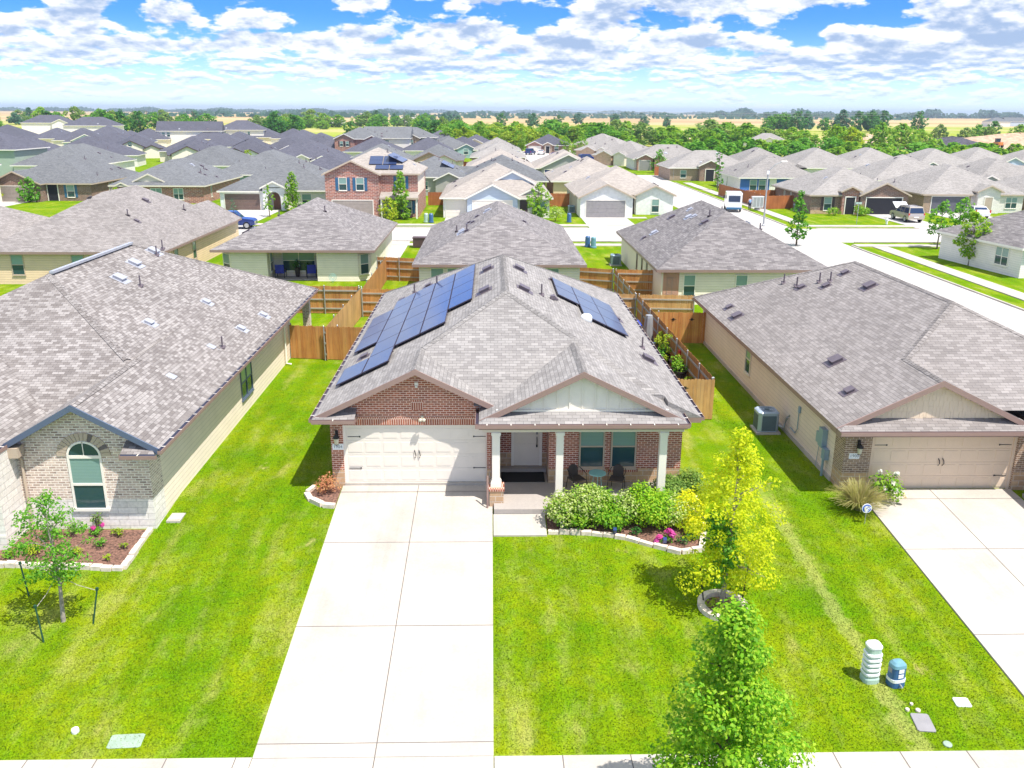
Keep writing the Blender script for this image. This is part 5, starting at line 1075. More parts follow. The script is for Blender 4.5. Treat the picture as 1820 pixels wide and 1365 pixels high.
fence('long orange side fence with steel posts beside the potted plants', (12.15, 7.0), (11.75, 25.2), m='fence', seed=8)
fence('rear fence behind the garage house with two pale rails', (15.3, 24.9), (11.8, 25.2), m='fence_pale', seed=9)
fence('rear fence behind the solar house, right end', (11.7, 25.3), (8.0, 25.5), m='fence_pale', seed=10)
fence('short gate fence with two black ornaments beside the garage house wall', (12.1, 20.1), (14.84, 20.0), m='fence', decor=(.9, 1.95), seed=11)
fence('fence running back between beige house and corner house', (11.75, 25.4), (11.55, 34.3), m='fence', seed=12)
fence('cross fence beside the beige house with visible rails', (11.5, 34.3), (8.9, 35.2), m='fence', seed=13)
fence('cross fence beside the corner house wall with visible rails', (14.4, 34.0), (11.6, 34.3), m='fence', seed=14)
fence('orange fence of the corner lot along the side street', (39.2, 114.5), (40.4, 93.5), m='fence_red', seed=15)
fence('orange fence between the corner lot and the car garage house', (40.4, 93.4), (44.7, 94.6), m='fence_red', seed=16)
fence('orange rear fence in front of the blue walled house', (40.2, 102.5), (44.8, 103.2), m='fence_red', seed=17)
fence('tall fence with lattice light beside the two storey brick house', (-6.2, 97), (-3.3, 97), m='fence_red', seed=18)
fence('fence running back beside the pale blue house garden', (-3.5, 88), (-4.2, 112), m='fence_red', seed=19)
fence('short red fence between pale blue house and white brick house', (10.2, 96), (13.6, 96), m='fence_red', seed=20)
fence('dark red fence stub left of the two storey brick house', (-19.2, 90), (-17.8, 90), m='fence_red', seed=21, posts=False)
fence('small orange fence by the far bend of the side street', (37, 160), (44, 160.5), m='fence_red', seed=22)
fence('orange fence right of the cream stone house', (-3.6, 176), (1.5, 172), m='fence_red', seed=23)
fence('orange fence behind the tan roofs beside the blue garage', (7.5, 150), (11, 150), m='fence_red', seed=24)
fence('red fence by the soft teal gabled house', (-1.5, 226), (4, 224), m='fence_red', seed=25)
fence('orange fence along the cul-de-sac street', (11.8, 158), (11.2, 190), m='fence_red', seed=26)
#fence('fence glimpsed behind the tan house eave at left', (-23.5, 34.5), (-34, 34.5), m='fence_red', seed=27)

# ---------------------------------------------------------------- foliage
def leaf_mesh(name, cen, nrm, size, rng, m, aspect=.62):
    """many small leaf faces at cen, roughly facing nrm"""
    n = len(cen); q = nrm + np.array([.25, -.18, .55]) + rng.normal(0, .55, (n, 3)); q /= np.linalg.norm(q, axis=1)[:, None]+1e-9
    a = np.cross(q, rng.normal(0, 1, (n, 3))); a /= np.linalg.norm(a, axis=1)[:, None]+1e-9; b = np.cross(q, a)
    s = size*rng.uniform(.6, 1.3, (n, 1))
    bend = q*s*.18
    v = np.stack([cen-a*s, cen+b*s*aspect+bend, cen+a*s, cen-b*s*aspect+bend], 1).reshape(-1, 3).astype(np.float32)
    me = bpy.data.meshes.new(name); me.vertices.add(4*n); me.loops.add(4*n); me.polygons.add(n)
    me.vertices.foreach_set('co', v.ravel()); me.loops.foreach_set('vertex_index', np.arange(4*n, dtype=np.int32))
    me.polygons.foreach_set('loop_start', np.arange(0, 4*n, 4, dtype=np.int32)); me.polygons.foreach_set('loop_total', np.full(n, 4, dtype=np.int32))
    me.materials.append(M[m]); me.update(); me.validate(); return me
def clumps(rng, blobs, per, flat=.75):
    """leaf positions and outward normals spread through a list of (centre, radius) clumps"""
    C, Nn = [], []
    for c, r in blobs:
        k = max(6, int(per*r*r)); d = rng.normal(0, 1, (k, 3)); d /= np.linalg.norm(d, axis=1)[:, None]
        rr = r*rng.uniform(.35, 1.08, (k, 1))**.6
        C.append(np.array(c)+d*rr*np.array([1, 1, flat])); Nn.append(d+np.array([0, 0, .5]))
    return np.concatenate(C), np.concatenate(Nn)
def mesh_obj(name, me, parent=None):
    o = bpy.data.objects.new(name, me); COL.objects.link(o)
    if parent: o.parent = parent
    return o
def tree_blobs(rng, z0, z1, R, n, shape):
    B = []
    for i in range(n):
        t = (i+rng.random())/n; z = z0+(z1-z0)*t
        if shape == 'cone': r = R*(1-t)**.75*(.55+.45*min(1, t*5))+.08
        elif shape == 'ragged': r = R*min(1, .12+1.25*(1-t))*(.72+.28*min(1, t*4))*rng.uniform(.75, 1.12)
        elif shape == 'layered':
            if i % 4 == 0: z = z0+(z1-z0)*(round(t*7)/7+.02*rng.random())
            r = R*(1-abs(t-.33)/.68)**.8*rng.uniform(.75, 1.2) if abs(t-.33) < .66 else .1
        elif shape == 'spindle': r = R*(1-abs(t-.36)/.66)**.8*rng.uniform(.8, 1.15) if abs(t-.36) < .64 else .08
        elif shape == 'round': r = R*math.sqrt(max(.05, 1-(2*t-.85)**2))
        else: r = R*(1-.35*t)
        a = i*2.399+rng.random()*.9; k = r*math.sqrt(rng.random())*.95
        B.append(((k*math.cos(a), k*math.sin(a), z), max(.12, R*rng.uniform(.17, .36)*(1-.35*t))))
    return B
def make_tree(name, label, cat, loc, z0, z1, R, n, per, size, leaf, seed, shape='round', trunk=.07, bark='bark', limbs=10, group=None, lean=(0, 0), fl=.75):
    rng = np.random.default_rng(seed); t = thing(name, label, cat, loc, 0, group)
    B = tree_blobs(rng, z0, z1, R, n, shape); B = [((c[0]+lean[0]*c[2], c[1]+lean[1]*c[2], c[2]), r) for c, r in B]
    C, Nn = clumps(rng, B, per, fl)
    mesh_obj('crown', leaf_mesh('crown', C, Nn, size, rng, leaf), t)
    mb = MB(); zt = z1*.88
    mb.tube([(lean[0]*zt*k+.03*math.sin(k*7+seed), lean[1]*zt*k+.03*math.cos(k*5+seed), zt*k) for k in (-.03, .12, .35, .6, .8, 1)], [trunk*1.25, trunk, trunk*.8, trunk*.55, trunk*.35, trunk*.12], 8)
    for c, r in B[::max(1, len(B)//limbs)]:
        zb = max(.25*z1, c[2]-.55*math.hypot(c[0], c[1])-.1); zb = min(zb, zt*.9)
        b = Vector((lean[0]*zb, lean[1]*zb, zb)); e = Vector(c); mb.tube([b, (b+e)/2+Vector((0, 0, .06*R)), e], [trunk*.4, trunk*.25, trunk*.08], 5)
    mb.build('trunk', M[bark], t); return t
def bush(name, label, loc, R, h, per, size, leaf, seed, n=9, cat='shrub', group=None, flowers=None, k=0):
    rng = np.random.default_rng(seed); t = thing(name, label, cat, loc, 0, group); B = []
    for i in range(n):
        a = i*2.399; q = R*.62*math.sqrt((i+.4)/n); B.append(((q*math.cos(a), q*math.sin(a), h*(.35+.32*rng.random())*(1-.35*q/R)+.05), R*rng.uniform(.36, .55)))
    C, Nn = clumps(rng, B, per, h/R*.62); C[:, 2] = np.maximum(C[:, 2], .02)
    mesh_obj('foliage', leaf_mesh('foliage', C, Nn, size, rng, leaf), t)
    if flowers:
        for f in range(flowers[1]):
            i = rng.integers(len(C)); d = C[i]-np.array([0, 0, h*.4]); p = C[i]+d/np.linalg.norm(d)*.08; m = 26
            dd = rng.normal(0, 1, (m, 3)); dd /= np.linalg.norm(dd, axis=1)[:, None]
            mesh_obj('flower', leaf_mesh('flower', p+dd*flowers[2], dd, flowers[2]*.8, rng, flowers[0], .8), t)
    mb = MB()
    for i in range(5): a = i*1.256; mb.tube([(0, 0, -.05), (R*.15*math.cos(a), R*.15*math.sin(a), h*.3), (R*.4*math.cos(a), R*.4*math.sin(a), h*.65)], [.02, .015, .008], 5)
    mb.build('stems', M['bark'], t); return t
def stakes(name, label, pts, h, hub, m, group=None, wire=True):
    """one guying stake each, with a strap to the trunk"""
    for i, (x, y, lx, ly) in enumerate(pts):
        t = thing(name, label[i], 'stake', (x, y, gz(y)), 0, group); mb = MB(); mb.tube([(0, 0, -.05), (lx, ly, h)], .022, 6); mb.obox((lx, ly, h), (.03, 0, 0), (0, .03, 0), (0, 0, .04)); mb.build('stake_post', M[m], t)
        if wire: mb = MB(); mb.tube([(lx, ly, h-.05), ((hub[0]-x)*.5+lx*.5, (hub[1]-y)*.5+ly*.5, (h+hub[2]-gz(y))*.5-.1), (hub[0]-x, hub[1]-y, hub[2]-gz(y))], .009, 5); mb.build('strap', M['rail'], t)
# the three young trees of the front yards
make_tree('young_tree', 'slim young tree with sparse green crown in the left front lawn', 'tree', (-8.93, -7.65, gz(-7.65)), 1.35, 3.75, 1.0, 56, 1200, .042, 'leaf_mid', 11, 'round', .055, 'bark_pale', 16)
make_tree('young_tree', 'yellow leaved young tree in a stone ring on the front lawn', 'tree', (9.06, -7.1, gz(-7.1)), .75, 5.0, 1.5, 92, 950, .046, 'leaf_yellow', 12, 'layered', .07, 'bark_pale', 18, None, (.035, 0))
make_tree('young_tree', 'dense bright green young tree at the bottom edge by the pavement', 'tree', (7.1, -14.75, -1.02), .35, 4.95, 1.5, 130, 1500, .046, 'leaf_front', 13, 'ragged', .08, 'bark', 18)
def yellow_tree_green():                                  # the yellow tree's greener inner foliage
    t = [o for o in bpy.data.objects if o.get('label', '').startswith('yellow leaved')][0]; rng = np.random.default_rng(5)
    B = [((rng.normal(0, .3), rng.normal(0, .3), z), .26) for z in np.linspace(1.0, 2.7, 16)]; C, N_ = clumps(rng, B, 1300)
    mesh_obj('inner_foliage', leaf_mesh('inner_foliage', C, N_, .06, rng, 'leaf_mid'), t)
yellow_tree_green()
g = 'guy stakes of the left young tree'
stakes('tree_stake', ['green stake nearest the camera beside the left young tree', 'green stake right of the left young tree', 'green stake behind and left of the left young tree'], [(-9.06, -8.55, -.12, .1), (-8.12, -7.78, .2, .1), (-10.45, -6.47, -.12, .05)], 1.0, (-8.93, -7.65, .75), 'green_post', g)
stakes('tree_stake', ['dark stake left of the yellow tree inside its stone ring', 'dark stake right of the yellow tree inside its stone ring'], [(8.55, -7.1, -.18, 0), (9.6, -7.12, .08, 0)], 1.15, (9.06, -7.1, .55), 'black', 'guy stakes of the yellow tree')
def ring_bed():
    t = thing('stone_ring', 'round ring of pale stones around the yellow tree', 'edging', (9.04, -7.25, gz(-7.25))); mb = MB(); r = random.Random(4)
    for i in range(16):
        a, b = 2*math.pi*(i+.03)/16, 2*math.pi*(i+.97)/16; rs = []
        for an in (a, (a+b)/2, b):
            c, s = math.cos(an), math.sin(an); zz = .0696*.59*s
            rs.append([(.50*c, .50*s, zz-.05), (.70*c, .70*s, zz-.05), (.70*c, .70*s, zz+.13), (.51*c, .51*s, zz+.14)])
        mb.rings(rs, 0)
    mb.build('stones', M['stone_edge'], t)
    mb = MB(); mb.lathe([(.0, .075), (.25, .07), (.5, .045)], (0, 0, 0), 20, 0, False); mb.build('soil', M['mulch'], t)
ring_bed()
bush('small_shrub', 'small lime shrub inside the stone ring', (8.75, -7.45, gz(-7.4)+.05), .3, .4, 700, .05, 'leaf_lime', 21, 6)
# planting bed in front of the porch
def bed(name, label, outline, edge, m='mulch', h=.14):
    t = thing(name, label, 'garden bed', (outline[0][0], outline[0][1], gz(outline[0][1]))); ox, oy, oz = t.location
    mb = MB(); cx = sum(p[0] for p in outline)/len(outline); cy = sum(p[1] for p in outline)/len(outline)
    for a, b in zip(outline, outline[1:]+outline[:1]): mb.poly(((a[0]-ox, a[1]-oy, gz(a[1])-oz+.03), (b[0]-ox, b[1]-oy, gz(b[1])-oz+.03), (cx-ox, cy-oy, gz(cy)-oz+.07)))
    mb.build('mulch', M[m], t); mb = MB(); r = random.Random(len(edge))
    for a, b in zip(edge, edge[1:]):
        A, B = Vector((*a, gz(a[1]))), Vector((*b, gz(b[1]))); d = B-A; n = max(1, int(d.length/.32)); sd = d.cross(Vector((0, 0, 1))).normalized()
        for i in range(n):
            p, q = A+d*((i+.04)/n), A+d*((i+.96)/n); c = (p+q)/2-t.location; hh = h*r.uniform(.8, 1.2)
            mb.obox(c+Vector((0, 0, hh*.5-.02))+sd*r.uniform(-.02, .02), (q-p)/2, sd*r.uniform(.07, .1), Vector((0, 0, hh*.55)))
    mb.build('edging', M['stone_edge'], t); return t
bed('planting_bed', 'mulched bed of shrubs with curved stone edging in front of the porch', [(4.4, -3.25), (5.8, -3.35), (6.85, -3.62), (7.65, -4.1), (8.45, -4.5), (9.1, -4.35), (9.5, -3.0), (9.6, -1.0), (9.2, -.2), (9.1, -2.15), (4.4, -2.15)], [(4.4, -3.25), (5.8, -3.35), (6.85, -3.62), (7.65, -4.1), (8.45, -4.5), (9.1, -4.35), (9.5, -3.0), (9.62, -1.0)])
bed('planting_bed', 'mulched bed with white stone edging before the arched window', [(-8.3, -2.95), (-8.3, -5.2), (-12.2, -4.95), (-12.5, -4.1), (-12.1, -2.9)], [(-8.3, -2.95), (-8.3, -5.2), (-12.5, -4.93)], 'mulch')
bed('planting_bed', 'small curved stone edged bed at the garage corner', [(-2.66, -1.5), (-3.1, -1.42), (-3.5, -1.1), (-3.75, -.6), (-3.6, -.1), (-2.95, -.02), (-2.66, -.05)], [(-2.66, -1.55), (-3.1, -1.47), (-3.55, -1.1), (-3.8, -.6), (-3.62, -.1)])
for i, (x, y, R, h, lf, lb, nm) in enumerate(((4.98, -2.72, .62, 1.25, 'leaf_var', 'variegated shrub nearest the front walk, in the bed', 'variegated_shrub'), (5.75, -2.62, .62, 1.3, 'leaf_var', 'second variegated shrub from the front walk, taller one below the turquoise table', 'variegated_shrub'), (6.5, -2.75, .66, 1.05, 'leaf_front', 'rounded green shrub in the middle of the porch bed', 'shrub'),
        (7.1, -2.55, .6, 1.2, 'leaf_var', 'variegated shrub in front of the wicker chairs', 'variegated_shrub'), (7.85, -2.85, .66, 1.1, 'leaf_front', 'fresh green shrub with yellow tips left of the right porch column', 'lime_shrub'), (8.5, -2.75, .68, 1.2, 'leaf_var', 'variegated shrub at the right end of the porch bed', 'variegated_shrub'), (9.05, -2.55, .5, 1.15, 'leaf_yellow', 'golden yellow shrub at the right corner of the porch bed', 'golden_shrub'), (9.1, -3.35, .42, .8, 'leaf_yellow', 'low golden yellow shrub at the front right of the porch bed', 'golden_shrub'),
        (8.75, -.95, .6, 1.0, 'leaf_olive', 'loose olive shrub beside the right porch column', 'shrub'), (6.1, -2.35, .5, 1.25, 'leaf_bright', 'bright shrub at the back of the porch bed, between the first columns', 'shrub'), (7.5, -2.45, .5, 1.3, 'leaf_front', 'lime shrub at the back of the porch bed below the right chair', 'lime_shrub'), (8.2, -2.3, .5, 1.25, 'leaf_bright', 'bright shrub at the back of the bed before the right porch column', 'shrub'), (5.4, -3.0, .38, .8, 'leaf_bright', 'low bright shrub at the front of the bed right of the walk', 'shrub'), (9.5, -.5, .45, .8, 'leaf_olive', 'loose olive shrub at the brick corner right of the porch', 'shrub'))):
    bush(nm, lb, (x, y, gz(y)), R*1.25, h*(1.06+.2*math.sin(i*2.1)), 1700, .045, lf, 30+i, 17)
for i, (x, y, R, h, lf, lb) in enumerate(((5.0, -3.05, .32, .3, 'leaf_dark', 'low dark green plant by the walk end of the porch bed edging'), (5.9, -3.1, .26, .25, 'leaf_bright', 'low bright plant between the two blue garden lights'), (7.2, -3.45, .26, .3, 'leaf_dark', 'low dark plant right of the second blue garden light'), (8.6, -4.0, .27, .32, 'leaf_dark', 'round dark green plant beside the pink flowers'), (8.95, -3.75, .28, .3, 'leaf_dark', 'low dark plant under the golden shrubs'), (6.65, -3.3, .22, .25, 'leaf_mid', 'small green plant in the centre front of the porch bed'))):
    bush('bed_plant', lb, (x, y, gz(y)+.03), R, h, 1500, .035, lf, 50+i, 5, 'plant')
bush('flowering_plant', 'bright pink flowers at the front of the porch bed', (8.1, -4.0, gz(-4)+.04), .3, .3, 900, .035, 'leaf_mid', 60, 5, 'plant', None, ('petal_pink', 9, .07))
bush('copper_shrub', 'copper orange shrub in the bed at the garage corner', (-3.12, -.55, gz(-.5)), .46, .75, 1200, .04, 'leaf_orange', 61, 9)
for i, (x, y, R, h, lf, lb, fl) in enumerate(((-9.17, -3.35, .26, .3, 'leaf_lime', 'yellow flowering mound nearest the right stone edging before the arched window', None), (-9.46, -4.0, .27, .32, 'leaf_mid', 'dark green mound in the middle of the left bed', None), (-8.7, -4.1, .17, .22, 'leaf_lime', 'small lime mound close to the white edging', None), (-8.95, -4.75, .14, .2, 'leaf_lime', 'tiny lime plant by the front edging of the left bed', None), (-10.0, -4.45, .22, .28, 'leaf_lime', 'lime plant behind the left young tree', None),
        (-9.9, -3.3, .25, .25, 'leaf_mid', 'low green plant with a mauve flower below the arched window', ('petal_pink', 2, .06)), (-11.3, -4.4, .32, .38, 'leaf_lime', 'broad lime plant at the left of the left bed', None), (-11.9, -4.6, .3, .36, 'leaf_bright', 'green plant at the far left edge of the left bed', None), (-11.2, -3.5, .34, .5, 'leaf_mid', 'green plant against the white stone wall', None), (-10.6, -3.3, .3, .55, 'leaf_olive', 'loose shrub left of the arched window', None), (-9.95, -3.0, .24, .8, 'leaf_olive', 'thin upright shrub under the arched window', None))):
    bush('bed_plant', lb, (x, y, gz(y)+.03), R, h, 1400, .04, lf, 70+i, 6, 'plant', None, fl)
bush('rose_bush', 'green rose bush with white blooms beside the beige garage door', (16.15, -1.25, gz(-1.2)), .62, 1.2, 900, .06, 'leaf_bright', 90, 11, 'shrub', None, ('petal_white', 11, .07))
def grass_clump():
    t = thing('ornamental_grass', 'straw coloured fountain grass clump at the garage house corner', 'plant', (15.0, -1.85, gz(-1.85))); r = random.Random(8); mb = MB()
    for i in range(900):
        a = r.random()*6.283; l = r.uniform(.7, 1.15); b = r.uniform(.15, 1.0); w = .007
        p = [Vector((.12*math.cos(a), .12*math.sin(a), 0))]
        for k in (.35, .7, 1.): p.append(Vector((math.cos(a)*(.12+b*l*k**1.25), math.sin(a)*(.12+b*l*k**1.25), max(.02, l*(1.15*k-.75*b*k*k)))))
        sd = Vector((-math.sin(a), math.cos(a), 0))*w
        for q0, q1 in zip(p, p[1:]): mb.poly((q0-sd, q0+sd, q1+sd*.8, q1-sd*.8))
    mb.build('blades', M['leaf_straw'], t)
grass_clump()

# ---------------------------------------------------------------- trees of the streets and the belt beyond
make_tree('street_tree', 'conical bright green tree beside the arched portal of the stucco house', 'tree', (-23.2, 88.3, -.15), .4, 5.0, 1.5, 60, 180, .15, 'leaf_bright', 101, 'cone', .08)
make_tree('street_tree', 'slender green tree at the driveway of the brown garage door', 'tree', (-24.9, 82.4, -.15), .8, 3.9, .8, 31, 330, .12, 'leaf_bright', 102, 'round', .06)
make_tree('street_tree', 'leafy green tree before the porch of the two storey brick house', 'tree', (-8.3, 80.2, -.15), .3, 5.6, 1.6, 60, 180, .16, 'leaf_bright', 103, 'cone', .08)
make_tree('street_tree', 'low wide bushy tree below the leafy tree of the brick house', 'tree', (-9.5, 77.0, -.15), .2, 2.9, 1.4, 36, 210, .14, 'leaf_lime', 104, 'round', .06)
make_tree('street_tree', 'bright bushy tree in front of the pale blue house window', 'tree', (8.4, 80.4, -.15), .3, 4.4, 1.5, 48, 195, .15, 'leaf_bright', 105, 'round', .08)
bush('white_flowering_bush', 'white flecked bush right of the bushy tree at the pale blue house', (10.4, 78.6, -.15), 1.3, 2.2, 160, .12, 'leaf_var', 106, 9)
bush('white_flowering_bush', 'white flecked bush left of the bushy tree at the pale blue house', (6.2, 79.8, -.15), 1.1, 1.6, 160, .12, 'leaf_var', 107, 8)
bush('shrub', 'dark round shrub beside the stucco house tree', (-21.6, 88.9, -.15), 1.3, 1.5, 120, .13, 'leaf_mid', 108, 8)
make_tree('street_tree', 'thin silvery young tree beside the dark blue car', 'tree', (-25.3, 68.5, -.15), .6, 3.6, .7, 20, 120, .09, 'leaf_bluegreen', 117, 'cone', .05)
make_tree('street_tree', 'tall thin tree on the verge beside the blue walled house', 'tree', (41.4, 124, -.15), 1.0, 7.2, .9, 40, 180, .18, 'leaf_mid', 109, 'column', .08)
make_tree('street_tree', 'slim green tree on the street edge behind the corner house roof', 'tree', (33.2, 58.8, -.15), .8, 5.4, 1.3, 48, 180, .17, 'leaf_mid', 110, 'cone', .09)
make_tree('street_tree', 'staked green tree on the corner lawn, nearer the side street', 'tree', (46.6, 57.0, -.15), 1.5, 4.6, 1.3, 40, 195, .16, 'leaf_mid', 111, 'round', .07)
make_tree('street_tree', 'staked green tree on the corner lawn, farther from the side street', 'tree', (49.6, 58.6, -.15), 1.4, 4.8, 1.4, 43, 195, .16, 'leaf_mid', 112, 'round', .07)
make_tree('street_tree', 'broad green tree on the corner lawn against the bare white wall', 'tree', (44.6, 47.2, -.15), .8, 4.6, 1.5, 52, 210, .16, 'leaf_bright', 113, 'round', .08)
bush('shrub', 'small lime sapling on the lawn before the car garage house brick wall', (45.3, 95.3, -.15), .7, 1.7, 160, .12, 'leaf_lime', 114, 6)
bush('shrub', 'round bright shrub left of the entry of the car garage house', (47.3, 86.3, -.15), 1.1, 1.2, 160, .12, 'leaf_bright', 115, 7)
bush('shrub', 'broad bright shrub right of the entry of the car garage house', (51.0, 86.0, -.15), 1.4, 1.5, 150, .13, 'leaf_bright', 116, 8)
for i, (x, y, h, R, lf, lb) in enumerate(((-62.5, 99, 3.4, 1.7, 'leaf_mid', 'leafy green tree in front of the blue shuttered brick house'), (-67.5, 98.5, 2.6, 1.7, 'leaf_lime', 'lime bush tree before the taupe garage of the blue shuttered house'), (-49.5, 97, 2.2, .9, 'leaf_lime', 'lime shrub at the porch of the white gable brick house'), (-52.5, 178, 4, 1.6, 'leaf_lime', 'yellow green tree in front of the dark green board gable'),
        (45.5, 165, 4.4, 2.4, 'leaf_bright', 'bright rounded tree before the brown brick arch porch'), (49.6, 163, 3.4, 1.9, 'leaf_bright', 'bright small tree right of the brown brick arch porch'), (39.5, 168, 5.0, 2.0, 'leaf_mid', 'mid green tree left of the brown brick arch porch'), (41.6, 170, 2.4, 2.2, 'leaf_olive', 'olive bush before the brown brick arch porch'),
        (29, 236, 6, 3, 'leaf_bright', 'bright tree by the far tan row houses'), (26.5, 262, 5, 3, 'leaf_bright', 'bright tree beside the cul-de-sac brick house'), (36, 205, 4, 2.2, 'leaf_purple', 'purple leaved small tree by the far tan row'), (13, 275, 9, 3, 'leaf_bright', 'bright tree at the far end of the cul-de-sac street'), (38, 178, 3.2, 1.6, 'leaf_dark', 'dark round shrub by the long tan house'))):
    make_tree('garden_tree', lb, 'tree', (x, y, -.15), .3, h, R, 40, 90, .2, lf, 130+i, 'round', .09, limbs=5)
def far_trees():
    protos = []
    for i, (lf, R, h, sh, z0) in enumerate((('leaf_mid', 4.6, 8.6, 'round', 1.2), ('leaf_dark', 4.4, 9.0, 'round', 1.4), ('leaf_bright', 4.6, 8.0, 'round', .8), ('leaf_lime', 4.2, 7.0, 'round', .6), ('leaf_olive', 4.8, 9.0, 'round', 1.0), ('leaf_bluegreen', 5.0, 9.4, 'round', 1.5), ('leaf_bright', 3.4, 4.4, 'round', .3), ('leaf_mid', 3.6, 5.0, 'round', .3))):
        adj = ('mid green', 'dark green', 'bright green', 'lime yellow', 'olive', 'blue green', 'low bright green', 'low mid green')[i]
        protos.append(make_tree('belt_tree', '', 'tree', (0, 0, -.15), z0, h, R, 44, 26, .5, lf, 200+i, sh, .22, limbs=6)); protos[-1]['adj'] = adj
    used = [False]*len(protos); r = random.Random(11)
    def put(k, x, y, s, where, sz=1.):
        adj = protos[k]['adj']; lb = '%s tree %s' % (adj, where); o = protos[k]
        if used[k]: o = dup(protos[k])
        used[k] = True
        o.location = (x, y, -.15); o.rotation_euler = (0, 0, r.random()*6.28); o.scale = (s*r.uniform(.9, 1.25), s*r.uniform(.9, 1.25), s*sz*r.uniform(.85, 1.15)); o['label'] = lb; o['group'] = 'trees beyond the houses'
        return o
    def scatter(n, x0, x1, y0, y1, s0, s1, kinds, where, sz=1.):
        for i in range(n):
            put(r.choice(kinds), x0+(x1-x0)*(i+r.random())/n, r.uniform(y0, y1), r.uniform(s0, s1), where, sz)
    # the thick belt behind the cul-de-sac and the tan row
    scatter(30, -16, 48, 320, 420, 1.05, 1.4, (0, 2, 2, 2, 3), 'in the thick belt behind the cul-de-sac', .74)
    scatter(14, -14, 28, 290, 318, .7, .95, (3, 3, 3, 2), 'along the front of the belt behind the cul-de-sac')
    scatter(30, 40, 140, 300, 410, 1.05, 1.4, (0, 2, 2, 2, 4), 'in the belt right of the cul-de-sac', .72)
    scatter(44, 38, 178, 222, 275, 1.0, 1.4, (6, 6, 7, 6), 'in the low hedge row above the tan roofs', .72)
    scatter(6, 120, 170, 290, 340, .85, 1.1, (2, 3, 2), 'standing over the hedge row by the soil piles')
    # two big dark groves at right
    scatter(5, 205, 225, 620, 650, 1.25, 1.45, (1, 5, 0), 'in the left one of the tall groves in the right field')
    scatter(9, 232, 315, 610, 660, 1.2, 1.45, (1, 5, 5, 0), 'in the broad tall grove in the right field')
    scatter(9, 255, 345, 380, 440, .85, 1.1, (0, 2, 1, 4), 'in the grove behind the soil piles at the right edge')
    scatter(4, 215, 250, 400, 430, .7, .9, (0, 4), 'in the small clump left of the right edge grove')
    # middle field
    scatter(16, -165, -45, 640, 760, 1.2, 1.7, (0, 2, 2, 4), 'in the belt across the middle field', .75)
    scatter(10, -110, -30, 790, 900, .9, 1.2, (5, 0, 5), 'behind the farm shed')
    scatter(8, -48, -12, 440, 560, .7, 1.0, (2, 6, 4, 7), 'scattered in the meadow left of the thick belt')
    scatter(5, -32, -14, 345, 400, .75, 1., (1, 2), 'at the meadow edge behind the two storey houses')
    scatter(5, -112, -92, 405, 450, .85, 1.2, (1, 1, 0), 'in the dark clump at the edge of the meadow')
    scatter(3, -66, -48, 395, 420, .7, .9, (1, 0), 'behind the two storey brick houses')
    # left side
    scatter(16, -310, -205, 430, 540, 1.1, 1.5, (0, 2, 4, 1), 'in the tall wood at the left edge')
    scatter(20, -300, -110, 560, 660, 1.1, 1.6, (0, 2, 4, 2), 'in the left belt before the tan field', .7)
    scatter(2, -175, -168, 412, 425, 1.1, 1.4, (1,), 'standing alone above the dark roofs at left')
    scatter(9, -420, -230, 700, 820, 1.0, 1.4, (0, 4, 5), 'in the far left belt')
    scatter(9, -60, 180, 700, 900, .9, 1.1, (5, 5, 1), 'far behind the thick belt')
far_trees()
def distant_woods():
    rng = np.random.default_rng(3); C = []
    def line(x0, x1, y, h, n, gap=.5):
        x = rng.uniform(x0, x1, n); ph = rng.uniform(0, 6, 4)
        env = .55+.45*np.sin(x/(x1-x0)*31+ph[0])*np.sin(x/(x1-x0)*77+ph[1]); env = np.clip(env, 0, 1); keep = env > gap*rng.random(n)
        x, e = x[keep], env[keep]; C.append(np.stack([x, y+rng.uniform(-40, 40, len(x)), rng.uniform(0, 1, len(x))*h*e], 1))
    line(-3200, -300, 4600, 22, 8000, .3); line(-900, 900, 2600, 14, 2500, 1.3); line(700, 2200, 2900, 26, 6000, .8); line(-2600, 2600, 6500, 24, 8000, .5); line(-700, 100, 1700, 10, 900, 1.5); line(150, 900, 1900, 12, 900, 1.4)
    C = np.concatenate(C); N_ = np.tile(np.array([[0, -.6, .6]]), (len(C), 1))
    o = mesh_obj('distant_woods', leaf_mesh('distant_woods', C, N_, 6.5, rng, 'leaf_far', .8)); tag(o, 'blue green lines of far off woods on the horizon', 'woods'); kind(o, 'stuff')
distant_woods()

# ---------------------------------------------------------------- soil piles, machines and poles at right
def pile(label, x, y, R, h, m, seed, sx=1.):
    rng = random.Random(seed); mb = MB(); K, J = 26, 8; rs = []
    for j in range(J):
        t_ = j/(J-1); rr = R*(1-t_)**.8+.02; rs.append([(sx*rr*math.cos(6.283*k/K)*(1+.16*math.sin(k*1.7+seed)+.07*rng.random()), rr*math.sin(6.283*k/K)*(1+.1*math.cos(k*2.3)), h*(t_**.85)*(1+.1*rng.random()*(t_ > 0))) for k in range(K)])
    mb.rings(rs, 0); o = mb.build('soil_pile', M[m], None); o.location = (x, y, -.2); tag(o, label, 'soil pile')
pile('large dark grey soil pile at the right', 186, 330, 11, 4.2, 'darksoil', 1, 1.35); pile('long tan soil pile at the right edge', 232, 362, 15, 5, 'sand', 2, 2.4); pile('small dark pile behind the dark grey pile', 226, 400, 6, 2.4, 'darksoil', 3, 1.3)
pile('brown soil pile left of the red loader', 142, 335, 9, 2.6, 'sand', 4, 1.8); pile('small brown soil pile near the hedge', 118, 345, 6, 2.4, 'sand', 5, 1.2); pile('low brown pile behind the red loader', 196, 440, 9, 2.8, 'sand', 6, 1.6)
